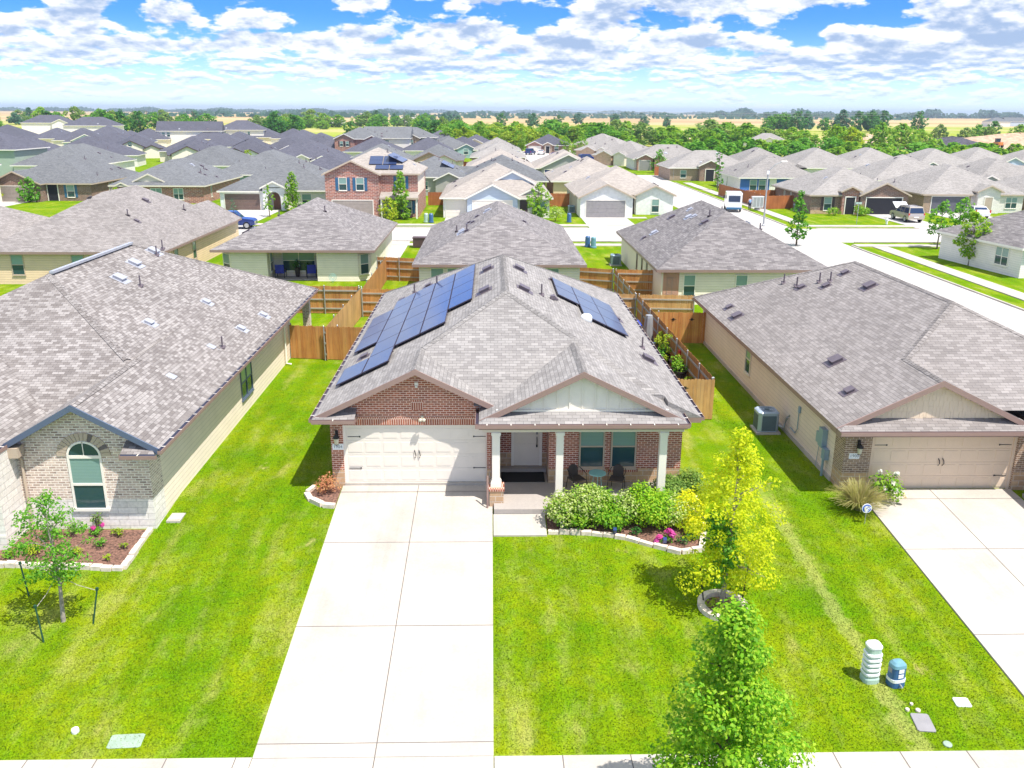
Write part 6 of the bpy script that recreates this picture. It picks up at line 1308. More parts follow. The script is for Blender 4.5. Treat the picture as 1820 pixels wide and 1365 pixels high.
def dirt_yard():
    mb = MB(); pts = [(96, 322), (150, 305), (240, 312), (330, 330), (350, 380), (260, 410), (150, 405), (104, 370)]
    mb.poly([(x, y, -.142) for x, y in pts]); kind(mb.build('dirt_yard', M['dirt']), 'structure')
    mb = MB(); mb.poly([(x, y, -.141) for x, y in ((60, 440), (120, 430), (190, 455), (120, 500), (70, 490))]); kind(mb.build('dirt_yard', M['dirt']), 'structure')
dirt_yard()
def loader(label, x, y, rot, cm, s=1.):
    t = thing('wheel_loader', label, 'loader', (x, y, -.14), rot); b = MB(); b.box(-2.4, -1, 1, 1.4, 1, 2.2); b.box(-2.6, -.8, 1.2, -2.3, .8, 2.0); b.build('body', M[cm], t)
    c = MB(); c.box(-.6, -.75, 2.2, .9, .75, 3.5); c.build('cab', M['carglass'], t); c = MB(); c.box(-.7, -.85, 3.5, 1., .85, 3.62); c.build('cab_roof', M['black'], t)
    a = MB(); a.bar((1.2, -.6, 1.8), (3.2, -.6, .7), .25, .3); a.bar((1.2, .6, 1.8), (3.2, .6, .7), .25, .3); a.box(3.1, -1.4, .2, 4.0, 1.4, 1.3); a.build('bucket', M[cm], t)
    for wx in (-1.6, 1.0):
        for wy in (-1.1, 1.1): w = MB(); w.tube([(wx, wy-.25, .75), (wx, wy+.25, .75)], .75, 14); w.build('wheel', M['tyre'], t)
loader('red wheel loader beside the dark grey soil pile', 171, 327, 200, 'red'); loader('small orange skid loader at the right end of the dark grey pile', 205, 330, 90, 'orange')
def pole(label, x, y, h, group=None, arm=True):
    t = thing('utility_pole', label, 'utility pole', (x, y, -.15), 0, group); m = MB(); m.tube([(0, 0, 0), (0, 0, h)], [.18, .12], 8); m.build('mast', M['bark'], t)
    if arm: m = MB(); m.box(-1.2, -.07, h-1, 1.2, .07, h-.8); m.build('cross_arm', M['bark'], t)
pole('lone utility pole in the right field beside the broad grove', 295, 590, 14.5)
for i, (x, y) in enumerate(((-205, 510), (-190, 480), (-216, 560), (-158, 470), (-60, 640))): pole('thin utility pole above the dark roofs and meadow at left', x, y, 12, 'thin utility poles at left')
m = MB()
for z in (13.4, 12.2):
    m.tube([(295, 590, z), (180, 470, z-1.2), (60, 360, z-.9), (30, 330, z)], .05, 4)
o = m.build('power_line', M['plastic_grey']); tag(o, 'pair of sagging power lines across the right tree belt', 'power line')
def street_lamp():
    t = thing('street_lamp', 'grey steel street lamp with curved arm behind the corner house', 'street lamp', (34.6, 74.6, -.1)); m = MB()
    m.tube([(0, 0, 0), (0, 0, 6.2)], [.11, .075], 10); m.lathe([(.2, 0), (.2, .1), (.13, .16)], (0, 0, 0), 10); m.build('mast', M['galv'], t)
    m = MB(); m.tube([(0, 0, 6.1), (.25, 0, 6.5), (.8, 0, 7.0), (1.5, 0, 7.3)], .05, 8); m.build('arm', M['galv'], t)
    m = MB(); m.rings([[(x, y*.16, 7.3+z) for y, z in ((-1, 0), (1, 0), (.7, .12), (-.7, .12))] for x in (1.4, 1.7, 2.05)]); m.build('lamp_head', M['white'], t); m = MB(); m.box(-.16, -.14, 5.9, .1, -.08, 6.3); m.build('street_tag', M['sign_white'], t)
street_lamp()
def sign_post(label, x, y):
    t = thing('street_sign', label, 'sign', (x, y, -.1)); m = MB(); m.tube([(0, 0, 0), (0, 0, 2.6)], .035, 6); m.build('mast', M['galv'], t); m = MB(); m.box(-.35, -.01, 2.35, .35, .01, 2.6); m.build('plate', M['plastic_green'], t)
sign_post('thin street sign on the lawn before the brown brick arch porch', 38.2, 146); sign_post('thin street sign at the verge of the car garage house', 46.4, 76.5)
m = MB(); m.lathe([(.12, 0), (.12, .5), (.16, .52), (.16, .58), (.1, .7), (0, .74)], (0, 0, 0), 10); m.tube([(-.2, 0, .42), (.2, 0, .42)], .06, 8); o = m.build('fire_hydrant', M['plastic_white']); o.location = (50.0, 76.4, -.1); tag(o, 'white fire hydrant on the verge of the car garage house', 'hydrant')

# ---------------------------------------------------------------- vehicles and the person
def wheels(t, xs, hw, r, w=.22):
    for x in xs:
        for s in (-1, 1):
            m = MB(); m.tube([(x, s*(hw-w), r), (x, s*hw, r)], r, 18); wo = m.build('wheel', M['tyre'], t)
            m = MB(); m.lathe([(.0, 0), (r*.62, 0), (r*.62, .02)], (0, 0, 0), 12); q = m.build('rim', M['galv'], wo); q.matrix_local = Matrix.Translation((x, s*(hw+.012), r)) @ Matrix.Rotation(-s*math.pi/2, 4, 'X')
def car(name, label, x, y, rot, prof, glass, hw, cm, wx, r, roofm=None, cat='car'):
    """prof: side outline (x,z) from the rear bottom over the roof to the front bottom; the body narrows upwards"""
    t = thing(name, label, cat, (x, y, -.11), rot); m = MB(); zt = max(p[1] for p in prof); zb = 1.0
    W_ = lambda z: hw*(1 if z < zb else 1-.2*(z-zb)/max(.1, zt-zb))*(.93 if z < .42 else 1)
    L = [[(px, -W_(pz), pz) for px, pz in prof], [(px, W_(pz), pz) for px, pz in prof]]
    for i in range(len(prof)-1): m.poly((L[0][i], L[0][i+1], L[1][i+1], L[1][i]) if False else (L[1][i], L[1][i+1], L[0][i+1], L[0][i]))
    m.poly(L[0][::-1] if False else L[0]); m.poly(L[1][::-1]); m.poly((L[0][0], L[1][0], L[1][-1], L[0][-1]))
    b = m.build('body', M[cm], t); bv = b.modifiers.new('soft', 'BEVEL'); bv.width = .05; bv.segments = 2; bv.limit_method = 'ANGLE'
    g = MB()
    for kind_, q in glass:
        if kind_ == 's':
            for s in (-1, 1):
                pts = [(px, s*(W_(pz)+.012), pz) for px, pz in q]; g.poly(pts if s < 0 else pts[::-1])
        else:
            (xa, za), (xb, zb_) = q; n = Vector((zb_-za, 0, -(xb-xa))).normalized()*.014; n = n if kind_ == 'r' and n.x < 0 or kind_ == 'f' and n.x > 0 else -n
            g.poly([Vector(p)+n for p in ((xa, -W_(za)*.9, za), (xb, -W_(zb_)*.92, zb_), (xb, W_(zb_)*.92, zb_), (xa, W_(za)*.9, za))])
    g.build('glass', M['carglass'], t); wheels(t, wx, hw, r)
    for s in (-1, 1):
        xr = prof[0][0]; q = MB(); q.box(xr-.03, s*hw*.93-.08, .75, xr+.06, s*hw*.93+.08, 1.15); q.build('tail_light', M['taillight'], t)
        xf = prof[-1][0]; q = MB(); q.box(xf-.08, s*hw*.75-.18, .68, xf+.03, s*hw*.75+.18, .85); q.build('headlight', M['lamp_glass'], t)
    return t
suv = [(-2.5, .42), (-2.55, .8), (-2.5, 1.08), (-2.22, 1.82), (-2.0, 1.9), (.2, 1.9), (.45, 1.84), (1.15, 1.16), (2.3, 1.04), (2.55, .85), (2.55, .42)]
suvg = [('r', ((-2.49, 1.16), (-2.24, 1.76))), ('f', ((1.09, 1.22), (.5, 1.79))), ('s', ((-2.3, 1.14), (-1.15, 1.14), (-1.15, 1.74), (-2.1, 1.74))), ('s', ((-1.05, 1.14), (-.15, 1.14), (-.15, 1.74), (-1.05, 1.74))), ('s', ((-.05, 1.14), (.95, 1.14), (.42, 1.72), (-.05, 1.74)))]
t = car('parked_car', 'champagne coloured large car with white hood raised in front of the open garage', 54.2, 80.4, 91, suv, suvg, 1.0, 'car_tan', (-1.6, 1.65), .42)
m = MB(); m.obox((1.9, 0, 1.75), (.55, 0, .32), (0, .85, 0), (-.012, 0, .02)); m.build('raised_hood', M['car_white'], t); m = MB(); m.box(-2.56, -.3, .62, -2.54, .3, .74); m.build('number_plate', M['sign_white'], t)
for s in (-1, 1): m = MB(); m.bar((-1.9, s*.68, 1.96), (.1, s*.68, 1.96), .05, .05); m.build('roof_rail', M['black'], t)
sed = [(-2.3, .38), (-2.35, .75), (-2.2, .98), (-1.55, 1.05), (-.95, 1.42), (.35, 1.44), (1.05, 1.0), (2.1, .88), (2.3, .7), (2.3, .38)]
sedg = [('r', ((-1.5, 1.1), (-.98, 1.38))), ('f', ((1.0, 1.05), (.4, 1.4))), ('s', ((-1.3, 1.04), (-.35, 1.04), (-.35, 1.36), (-.9, 1.36))), ('s', ((-.28, 1.04), (.85, 1.02), (.32, 1.37), (-.28, 1.37)))]
car('parked_car', 'white car nose just showing on the drive of the charcoal garage', 65.2, 84.5, 80, sed, sedg, .9, 'car_white', (-1.4, 1.4), .33)
car('parked_car', 'dark blue car on the back street behind the tan house roof', -26.2, 71.0, 4, suv, suvg, .95, 'car_blue', (-1.6, 1.65), .4)
car('parked_car', 'white pickup like car beside the cream stone house', -5.2, 147.5, 20, suv, suvg, 1.0, 'car_white', (-1.6, 1.65), .42)
car('parked_car', 'blue car on the drive of the cul-de-sac brick house', 14.8, 250, 70, suv, suvg, .95, 'car_blue', (-1.6, 1.65), .4)
car('parked_car', 'white car on the drive of the cul-de-sac brick house', 18.2, 251, 80, sed, sedg, .95, 'car_white', (-1.4, 1.4), .34)
car('parked_car', 'purple car on the cul-de-sac street', 21.5, 235, 60, sed, sedg, .9, 'car_purple', (-1.4, 1.4), .33)
car('parked_car', 'bright blue car by the far tan row houses', 28.6, 214, 20, suv, suvg, .95, 'car_blue', (-1.6, 1.65), .4)
car('parked_car', 'second bright blue car by the far tan row houses, nearer', 27.6, 204, 30, sed, sedg, .95, 'car_blue', (-1.4, 1.4), .34)
def truck():
    t = thing('step_van', 'white boxy step van with dark rear window parked on the side street', 'van', (35.4, 91.5, -.1), 79); m = MB()
    P = [(-2.4, .5), (-2.4, 2.35), (-2.2, 2.5), (1.0, 2.5), (1.5, 1.5), (2.4, 1.3), (2.5, .5)]; h = 1.0
    for i in range(len(P)-1): m.poly(((P[i][0], h, P[i][1]), (P[i+1][0], h, P[i+1][1]), (P[i+1][0], -h, P[i+1][1]), (P[i][0], -h, P[i][1])))
    m.poly([(x, -h, z) for x, z in P]); m.poly([(x, h, z) for x, z in P[::-1]]); m.poly([(-2.4, -h, .5), (2.5, -h, .5), (2.5, h, .5), (-2.4, h, .5)][::-1]); m.build('body', M['car_white'], t)
    m = MB(); m.box(-2.42, -.75, 1.35, -2.395, .75, 2.15); m.build('rear_window', M['carglass'], t); m = MB(); m.box(-2.5, -.95, .38, -2.2, .95, .62); m.build('bumper', M['shutter_blue'], t)
    m = MB(); m.box(.2, 1.0, 1.4, .9, 1.012, 2.1); m.box(.2, -1.012, 1.4, .9, -1., 2.1); m.build('side_window', M['carglass'], t); wheels(t, (-1.5, 1.7), 1.0, .38)
    m = MB(); m.box(.9, 1.05, 1.5, 1.0, 1.25, 1.9); m.box(.9, -1.25, 1.5, 1.0, -1.05, 1.9); m.build('mirror', M['black'], t)
truck()
def mailbox():
    t = thing('mailbox_cabinet', 'white cluster mailbox cabinet on the pavement beside the white van', 'mailbox', (38.9, 92.0, -.08), 5); m = MB(); m.box(-.75, -.3, .35, .75, .3, 1.75); m.box(-.8, -.34, 1.75, .8, .34, 1.82); m.build('cabinet', M['plastic_white'], t)
    m = MB(); m.box(-.3, -.2, 0, .3, .2, .35); m.build('pedestal', M['plastic_grey'], t)
    for i in range(3): m = MB(); m.box(-.7+i*.48, -.315, .45, -.28+i*.48, -.301, 1.65); m.build('door', M['galv'], t)
mailbox()
def person():
    t = thing('person', 'person in light blue shirt and dark trousers leaning to the white mailbox cabinet', 'person', (37.75, 91.6, -.08), 10)
    V = [(0, 0, .95), (0, .02, 1.15), (0, .06, 1.38), (0, .08, 1.48), (0, .12, 1.58), (0, .13, 1.70), (.19, .06, 1.40), (.26, .16, 1.16), (.22, .40, 1.14), (.21, .48, 1.16), (-.19, .06, 1.40), (-.27, .05, 1.14), (-.22, .24, .98), (-.21, .31, .97),
         (.10, 0, .90), (.11, .04, .50), (.12, -.02, .09), (.13, .12, .04), (-.10, 0, .90), (-.12, -.03, .50), (-.12, -.10, .09), (-.13, .05, .04)]
    E_ = [(0, 1), (1, 2), (2, 3), (3, 4), (4, 5), (2, 6), (6, 7), (7, 8), (8, 9), (2, 10), (10, 11), (11, 12), (12, 13), (0, 14), (14, 15), (15, 16), (16, 17), (0, 18), (18, 19), (19, 20), (20, 21)]
    Rr = [.15, .14, .16, .06, .085, .075, .065, .05, .04, .035, .065, .05, .04, .035, .09, .065, .045, .04, .09, .065, .045, .04]
    def skin(name, m, keep, grow=0.):
        idx = sorted(keep); mp = {a: i for i, a in enumerate(idx)}; me = bpy.data.meshes.new(name); me.from_pydata([V[a] for a in idx], [(mp[a], mp[b]) for a, b in E_ if a in mp and b in mp], []); o = bpy.data.objects.new(name, me); COL.objects.link(o); o.parent = t
        s = o.modifiers.new('skin', 'SKIN')
        for a, v in zip(idx, me.skin_vertices[0].data): v.radius = (Rr[a]+grow, Rr[a]+grow)
        me.skin_vertices[0].data[0].use_root = True; d = o.modifiers.new('sub', 'SUBSURF'); d.levels = d.render_levels = 2; me.materials.append(M[m]); return o
    skin('body', 'skin', range(22)); skin('shirt', 'cloth_blue', (0, 1, 2, 6, 10), .02); skin('trousers', 'cloth_dark', (0, 14, 15, 16, 18, 19, 20), .018)
    m = MB(); m.lathe([(.085, -.02), (.095, .05), (.075, .10), (0, .12)], (0, .12, 1.66), 12); m.build('hair', M['hair'], t, True)
    for x in (.025, -.025):
        m = MB(); m.lathe([(0, -.008), (.009, 0), (0, .008)], (x, .20, 1.66), 6); m.build('eye', M['black'], t)
    m = MB(); m.poly(((-.012, .205, 1.62), (.012, .205, 1.62), (0, .225, 1.625), )); m.poly(((-.012, .205, 1.62), (0, .225, 1.625), (0, .2, 1.65))); m.poly(((.012, .205, 1.62), (0, .2, 1.65), (0, .225, 1.625))); m.build('nose', M['skin'], t)
person()

# ---------------------------------------------------------------- things on the lawns and around the houses
def telecom():
    x, y = 11.95, -10.25; t = thing('utility_pedestal', 'tall pale green telecom pedestal with louvred front on the lawn', 'utility pedestal', (x, y, gz(y)), 4); m = MB()
    def ov(a, b, z, k=18): return [(a*math.copysign(abs(math.cos(6.283*i/k))**.6, math.cos(6.283*i/k)), b*math.copysign(abs(math.sin(6.283*i/k))**.6, math.sin(6.283*i/k)), z) for i in range(k)]
    m.rings([ov(.21, .19, -.05), ov(.21, .19, .1), ov(.20, .18, .12), ov(.19, .17, .14)]); m.build('base', M['plastic_green'], t)
    m = MB(); m.rings([ov(.19, .17, .14), ov(.175, .165, .7), ov(.17, .16, .92), ov(.15, .14, .97), ov(.09, .08, .985)]); m.build('shell', M['plastic_green'], t)
    for i in range(5): m = MB(); z = .2+i*.135; m.rings([ov(.205, .19, z), ov(.205, .19, z+.05), ov(.17, .16, z+.075)], 0, False); m.build('louvre', M['plastic_white'], t)
    m = MB(); m.rings([ov(.185, .17, .95), ov(.185, .17, 1.0), ov(.15, .14, 1.045), ov(.05, .05, 1.06)]); m.build('cap', M['plastic_white'], t)
    x, y = 12.52, -10.42; t = thing('utility_pedestal', 'short dark blue cable pedestal with teal domed lid', 'utility pedestal', (x, y, gz(y)), 12)
    m = MB(); m.rings([ov(.20, .17, -.05), ov(.20, .17, .14)]); m.build('base', M['plastic_teal'], t); m = MB(); m.rings([ov(.205, .175, .14), ov(.205, .175, .22)]); m.build('band', M['plastic_white'], t)
    m = MB(); m.rings([ov(.19, .16, .22), ov(.185, .155, .52)]); m.build('body', M['plastic_teal'], t); m = MB(); m.rings([ov(.195, .165, .52), ov(.18, .15, .6), ov(.12, .1, .66), ov(.03, .03, .68)]); m.build('lid', M['plastic_top'], t)
    for z in (.27, .41): m = MB(); m.box(-.065, -.168, z, .075, -.158, z+.1); m.build('warning_label', M['sign_white'], t)
    m = MB(); m.box(-.19, -.06, .38, -.186, .08, .5); m.build('side_label', M['plastic_grey'], t); m = MB(); m.tube([(0, -.17, .1), (0, -.22, .1), (.02, -.25, .05)], .02, 6); m.build('lock', M['galv'], t)
telecom()
def lid(name, label, x, y, w, d, m, rot=0, rnd=False, h=.035, cat='cover'):
    s = MB()
    if rnd: s.lathe([(w*1.0, -.06), (w, h*.6), (w*.9, h), (0, h*1.15)], (0, 0, 0), 18)
    else:
        P = [(w/2*a, d/2*b) for a, b in ((-.85, -1), (.85, -1), (1, -.85), (1, .85), (.85, 1), (-.85, 1), (-1, .85), (-1, -.85))]; s.rings([[(px, py, -.06) for px, py in P], [(px, py, h*.7) for px, py in P], [(px*.96, py*.96, h) for px, py in P]])
    o = s.build(name, M[m]); o.location = (x, y, gz(y)); o.rotation_euler = (math.atan(.07), 0, math.radians(rot)); return tag(o, label, cat)
lid('meter_box_lid', 'grey plastic meter box lid in the right lawn', 12.6, -11.75, .42, .58, 'plastic_grey', -6); lid('meter_box_lid', 'white square utility lid near the right drive', 13.85, -11.1, .36, .30, 'plastic_white', -4)
lid('round_cover', 'pale green oval cover near the pavement at right', 12.85, -12.42, .1, 0, 'lidgreen', 0, True, .03); lid('meter_box_lid', 'pale grey green lid flush in the left lawn', -5.6, -12.05, .74, .42, 'lidgreen', 3, False, .015)
lid('sprinkler_cap', 'small round white cap on the left lawn', -6.85, -11.75, .085, 0, 'plastic_white', 0, True, .09)
for i, (x, y, s) in enumerate(((12.42, -11.33, .05), (12.66, -11.36, .06), (12.6, -11.15, .04))): lid('stone', ('small pale stone left of the grey meter lid', 'pale stone behind the grey meter lid', 'pale stone between blue pedestal and grey meter lid')[i], x, y, s, 0, 'stone_edge', 0, True, .05, 'stone')
m = MB(); m.box(-.22, -.3, -.05, .22, .3, .05); m.box(-.18, -.26, .05, .18, -.2, .08); o = m.build('splash_block', M['conc']); o.location = (-7.75, -2.2, gz(-2.2)); tag(o, 'pale concrete splash block at the corner of the stone house', 'splash block')
for i, (x, y) in enumerate(((4.85, -3.16), (6.5, -3.52), (7.98, -4.12))):
    t = thing('garden_light', ('blue garden spotlight nearest the front walk', 'blue garden spotlight in the middle of the curved edging', 'garden spotlight beside the pink flowers')[i], 'garden light', (x, y, gz(y)+.1)); m = MB(); m.tube([(0, 0, -.15), (0, 0, .1)], .015, 6); m.build('spike', M['black'], t)
    m = MB(); m.obox((0, -.02, .15), (.055, 0, 0), (0, .05, .03), (0, -.03, .07)); m.build('lamp_head', M['car_blue'], t)
def bistro():
    z = -.05; t = thing('bistro_table', 'round turquoise bistro table on the porch', 'table', (6.25, -.75, z)); m = MB(); m.lathe([(.26, .70), (.30, .70), (.30, .73), (0, .735)], (0, 0, 0), 24); m.build('table_top', M['turq'], t)
    for i in range(3): a = i*2.094+.5; m = MB(); m.tube([(.12*math.cos(a), .12*math.sin(a), .70), (.22*math.cos(a), .22*math.sin(a), 0)], .012, 6); m.build('leg', M['turq'], t)
    def chair(lb, x, y, rot):
        t = thing('wicker_chair', lb, 'chair', (x, y, z), rot); s = MB(); s.obox((0, 0, .43), (.24, 0, 0), (0, .23, 0), (0, 0, .02)); s.build('seat', M['wicker'], t)
        s = MB(); K = 8; q = lambda k, h: (.25*math.sin((k/K-.5)*1.7), .23+.06*math.cos((k/K-.5)*1.7)-.06+.10*(h-.43), h)
        for k in range(K):
            top = lambda k: .86-.12*abs(k/K-.5)**2*4
            f = (q(k, .45), q(k+1, .45), q(k+1, top(k+1)), q(k, top(k))); s.poly(f); s.poly([Vector(p)+Vector((0, .02, 0)) for p in f[::-1]]); s.poly((f[3], f[2], Vector(f[2])+Vector((0, .02, 0)), Vector(f[3])+Vector((0, .02, 0))))
        s.build('backrest', M['wicker'], t)
        for sx in (-1, 1):
            s = MB(); s.tube([(sx*.24, .25, .75), (sx*.28, .05, .68), (sx*.27, -.2, .64), (sx*.26, -.24, .4), (sx*.26, -.25, 0)], .014, 6); s.build('arm', M['black'], t); s = MB(); s.tube([(sx*.22, .22, .42), (sx*.24, .3, 0)], .014, 6); s.build('leg', M['black'], t)
    chair('dark wicker chair left of the turquoise table', 5.55, -.55, 25); chair('dark wicker chair right of the turquoise table', 6.95, -.6, -20)
    m = MB(); m.box(2.95, .12, -.046, 4.5, .98, -.02); o = m.build('doormat', M['blackmat']); tag(o, 'black rubber mat before the white front door', 'doormat')
    m = MB(); m.lathe([(.0, .02), (.03, .02), (.05, .1), (0, .12)], (0, 0, 0), 8)
bistro()
def sign():
    x, y = 14.85, -2.75; t = thing('yard_sign', 'round blue and white yard sign in front of the straw grass clump', 'sign', (x, y, gz(y))); m = MB(); m.tube([(0, 0, -.1), (0, 0, .42)], .012, 6); m.build('stake', M['galv'], t)
    C = Vector((0, -.02, .55)); R_ = lambda r, k, n=24: [(C.x+r*math.cos(6.283*i/n), C.y-k, C.z+r*math.sin(6.283*i/n)) for i in range(n)]
    m = MB(); m.rings([[(p[0], p[1]+.02, p[2]) for p in R_(.165, 0)], R_(.165, 0)]); b = m.build('disc', M['sign_white'], t)
    m = MB(); m.poly(R_(.145, .003)); m.build('blue_field', M['sign_blue'], b)
    m = MB(); m.poly(R_(.095, .006)); m.poly([(C.x+a, C.y-.006, C.z+c) for a, c in ((.02, .05), (.15, -.015), (.15, .03), (.04, .10))]); m.poly([(C.x+a, C.y-.0065, C.z+c) for a, c in ((-.1, -.13), (.0, -.09), (.06, -.12), (-.02, -.15))]); m.build('white_swirl', M['sign_white'], b)
    m = MB(); m.poly([(C.x+a, C.y-.009, C.z+c) for a, c in ((.02, -.06), (.07, -.045), (.085, .0), (.05, -.02))]); m.poly([(C.x+a, C.y-.009, C.z+c) for a, c in ((-.03, -.02), (.015, .0), (.02, .045), (-.01, .03))]); m.build('blue_mark', M['sign_blue'], b)
sign()
def ac(label, x, y, rot=0, m1='ac', s=1.):
    t = thing('air_conditioner', label, 'air conditioner', (x, y, -.15), rot); m = MB(); m.box(-.5, -.5, -.02, .5, .5, .08); m.build('pad', M['conc'], t); c = .12; h = .43
    P = [(-h+c, -h), (h-c, -h), (h, -h+c), (h, h-c), (h-c, h), (-h+c, h), (-h, h-c), (-h, -h+c)]; m = MB(); m.rings([[(a, b, z) for a, b in P] for z in (.1, .86)]); m.rings([[(a*k, b*k, z) for a, b in P] for k, z in ((1.02, .84), (1.02, .90), (.9, .95))]); m.build('casing', M[m1], t)
    for f in range(4):
        g = MB(); a = f*math.pi/2; u = Vector((math.cos(a), math.sin(a), 0)); n = Vector((math.sin(a), -math.cos(a), 0))
        for i in range(14): z = .17+i*.046; g.obox(n*(h+.006)+Vector((0, 0, z)), u*.29, n*.006, Vector((0, 0, .017)))
        g.build('grille', M['acgrill'], t)
    g = MB()
    for i in range(5): r = .06+i*.065; g.tube([(r*math.cos(6.283*k/20), r*math.sin(6.283*k/20), .955) for k in range(21)], .006, 4, 0, False)
    g.lathe([(.1, .93), (.1, .97), (0, .98)], (0, 0, 0), 12); g.build('fan_guard', M['acgrill'], t)
    return t
t = ac('pale blue grey air conditioner beside the tan wall of the garage house', 14.05, 5.6)
m = MB(); m.tube([(.45, -.3, .35), (.62, -.42, .3), (.7, -.5, .75), (.8, -.5, .85)], .06, 8); m.build('pipe', M['galv'], t)
ac('dark air conditioner beside the corner house wall', 13.4, 47.0, 0, 'meter'); ac('grey air conditioner on the lawn beside the brown brick wall', 44.2, 91.5, 0, 'meter'); ac('grey air conditioner beside the white brick house', 13.2, 88.4, 0, 'meter')
m = MB(); m.box(-.75, -.5, 0, .75, .5, .85); m.box(-.8, -.55, .85, .8, .55, .95); o = m.build('green_transformer', M['shutter_dark']); o.location = (-4.2, 57.2, -.1); tag(o, 'dark utility cabinet on the far verge between patio house and beige house', 'utility cabinet')
def small_pedestals():
    for lb, x, y, mm in (('pale green pedestal on the verge before the two storey brick house', -5.1, 77.2, 'plastic_green'), ('dark pedestal beside the pale green one', -4.5, 77.0, 'plastic_teal'), ('pedestal on the lawn left of the white brick house drive', 12.0, 77.8, 'plastic_teal'), ('pedestal on the near verge right of the beige house', 12.1, 57.6, 'plastic_teal'), ('second pedestal on the near verge right of the beige house', 12.6, 57.0, 'plastic_top')):
        m = MB(); m.lathe([(.32, 0), (.32, .12), (.26, .14), (.25, .95), (.18, 1.05), (0, 1.08)], (0, 0, 0), 12); o = m.build('utility_pedestal', M[mm]); o.location = (x, y, -.12); tag(o, lb, 'utility pedestal')
small_pedestals()
# the narrow side yard with pots
def pot(label, x, y, R, h, m, leaf, lh, lr, seed, k=.75):
    t = thing('potted_plant', label, 'potted plant', (x, y, -.12)); s = MB(); s.lathe([(R*k, 0), (R, h*.9), (R*1.05, h*.92), (R*1.05, h), (R*.9, h), (R*.88, h*.93)], (0, 0, 0), 14, 0, False); s.build('pot', M[m], t); s = MB(); s.lathe([(R*.9, h*.9), (0, h*.93)], (0, 0, 0), 12, 0, False); s.build('soil', M['soil'], t)
    rng = np.random.default_rng(seed); B = [((rng.normal(0, lr*.35), rng.normal(0, lr*.35), h+lh*(i+.5)/6), lr*.55) for i in range(6)]; C, N_ = clumps(rng, B, 700); mesh_obj('foliage', leaf_mesh('foliage', C, N_, .07, rng, leaf), t)
pot('tall dark pot with lime grass near the far end of the orange side fence', 11.55, 16.6, .24, .85, 'pot_dark', 'leaf_lime', .35, .3, 1); pot('tall lime and green climbing plant against the orange side fence', 11.45, 14.6, .22, .4, 'pot_dark', 'leaf_lime', 1.5, .42, 2)
pot('pale blue glazed pot in the side yard', 11.2, 12.4, .28, .45, 'pot_blue', 'leaf_mid', .25, .25, 3); pot('large dark pot with green foliage beside the pale blue pot', 11.65, 11.5, .3, .85, 'pot_dark', 'leaf_bright', .4, .4, 4); pot('low lime plant at the roof edge of the side yard', 10.7, 12.6, .2, .25, 'pot_dark', 'leaf_lime', .35, .32, 5); pot('small lime plant in the nearest row of the side yard', 10.75, 9.9, .18, .25, 'pot_dark', 'leaf_lime', .25, .25, 6); pot('dark green plant below the tall lime climber', 11.1, 13.9, .25, .35, 'pot_dark', 'leaf_mid', .7, .4, 7)
m = MB(); m.lathe([(.30, 0), (.28, .9), (.22, 1.8), (.19, 1.95), (0, 1.97)], (0, 0, 0), 9); o = m.build('plant_cover', M['galv'], None); o.location = (11.35, 18.7, -.12); tag(o, 'tall white cover standing in the side yard', 'cover')
for i, a in enumerate((('dark pot with bright foliage by the fence, third steel post from the front', 11.75, 12.4, .24, .7, 'pot_dark', 'leaf_bright', .6, .42), ('dark pot with drooping green plant near the tall lime climber', 11.8, 15.6, .22, .6, 'pot_dark', 'leaf_mid', .5, .4), ('tall dark pot with lime leaves beside the blue bucket', 11.75, 17.2, .24, .8, 'pot_dark', 'leaf_lime', .5, .36), ('pale blue pot with fern like leaves close to the roof edge', 10.95, 11.3, .24, .4, 'pot_blue', 'leaf_bright', .4, .36), ('low dark tub of greens in the middle of the side yard', 11.0, 15.2, .3, .3, 'pot_dark', 'leaf_mid', .4, .4), ('dark pot of lime herbs nearest the upright rock', 11.75, 10.2, .22, .5, 'pot_dark', 'leaf_lime', .35, .32))): pot(*a, 20+i)
m = MB(); m.box(-.45, -.6, 0, .45, .6, 1.0); m.box(-.5, -.65, 1.0, .5, .65, 1.08); o = m.build('storage_box', M['blue']); o.location = (10.7, 20.6, -.12); tag(o, 'deep blue storage box at the back of the side yard', 'box')
m = MB(); m.lathe([(.25, 0), (.27, .6), (.24, .62), (0, .62)], (0, 0, 0), 14); o = m.build('blue_bucket', M['meter']); o.location = (11.6, 17.7, -.12); tag(o, 'blue bucket beside the tall white cover', 'bucket')
def rock():
    rng = np.random.default_rng(9); m = MB(); rs = []
    for j in range(6):
        t_ = j/5; rs.append([(.38*math.cos(6.283*k/12)*math.sqrt(max(.01, 1-t_**2))*(1+.1*rng.normal()), .26*math.sin(6.283*k/12)*math.sqrt(max(.01, 1-t_**2)), .85*t_) for k in range(12)])
    m.rings(rs); o = m.build('rock', M['rock'], None, True); o.location = (11.35, 9.1, -.14); tag(o, 'upright grey brown rock near the front gate of the side yard', 'rock')
rock()
m = MB(); m.box(-.2, -.03, 0, .2, .03, .95); m.bar((-.25, 0, .1), (-.45, -.3, .05), .06, .04); o = m.build('folded_chair', M['turq']); o.location = (11.8, 8.5, -.12); tag(o, 'folded teal and white garden chair by the side yard gate', 'chair')
m = MB(); m.lathe([(.09, 0), (.09, .5), (.04, .58), (0, .6)], (0, 0, 0), 10); o = m.build('fire_extinguisher', M['red']); o.location = (11.95, 13.2, .75); tag(o, 'small red canister hung on the orange side fence', 'canister')
m = MB()
for i in range(9): m.box(-.46, -.42+i*1.4, -.0, .46, .42+i*1.4, .03)
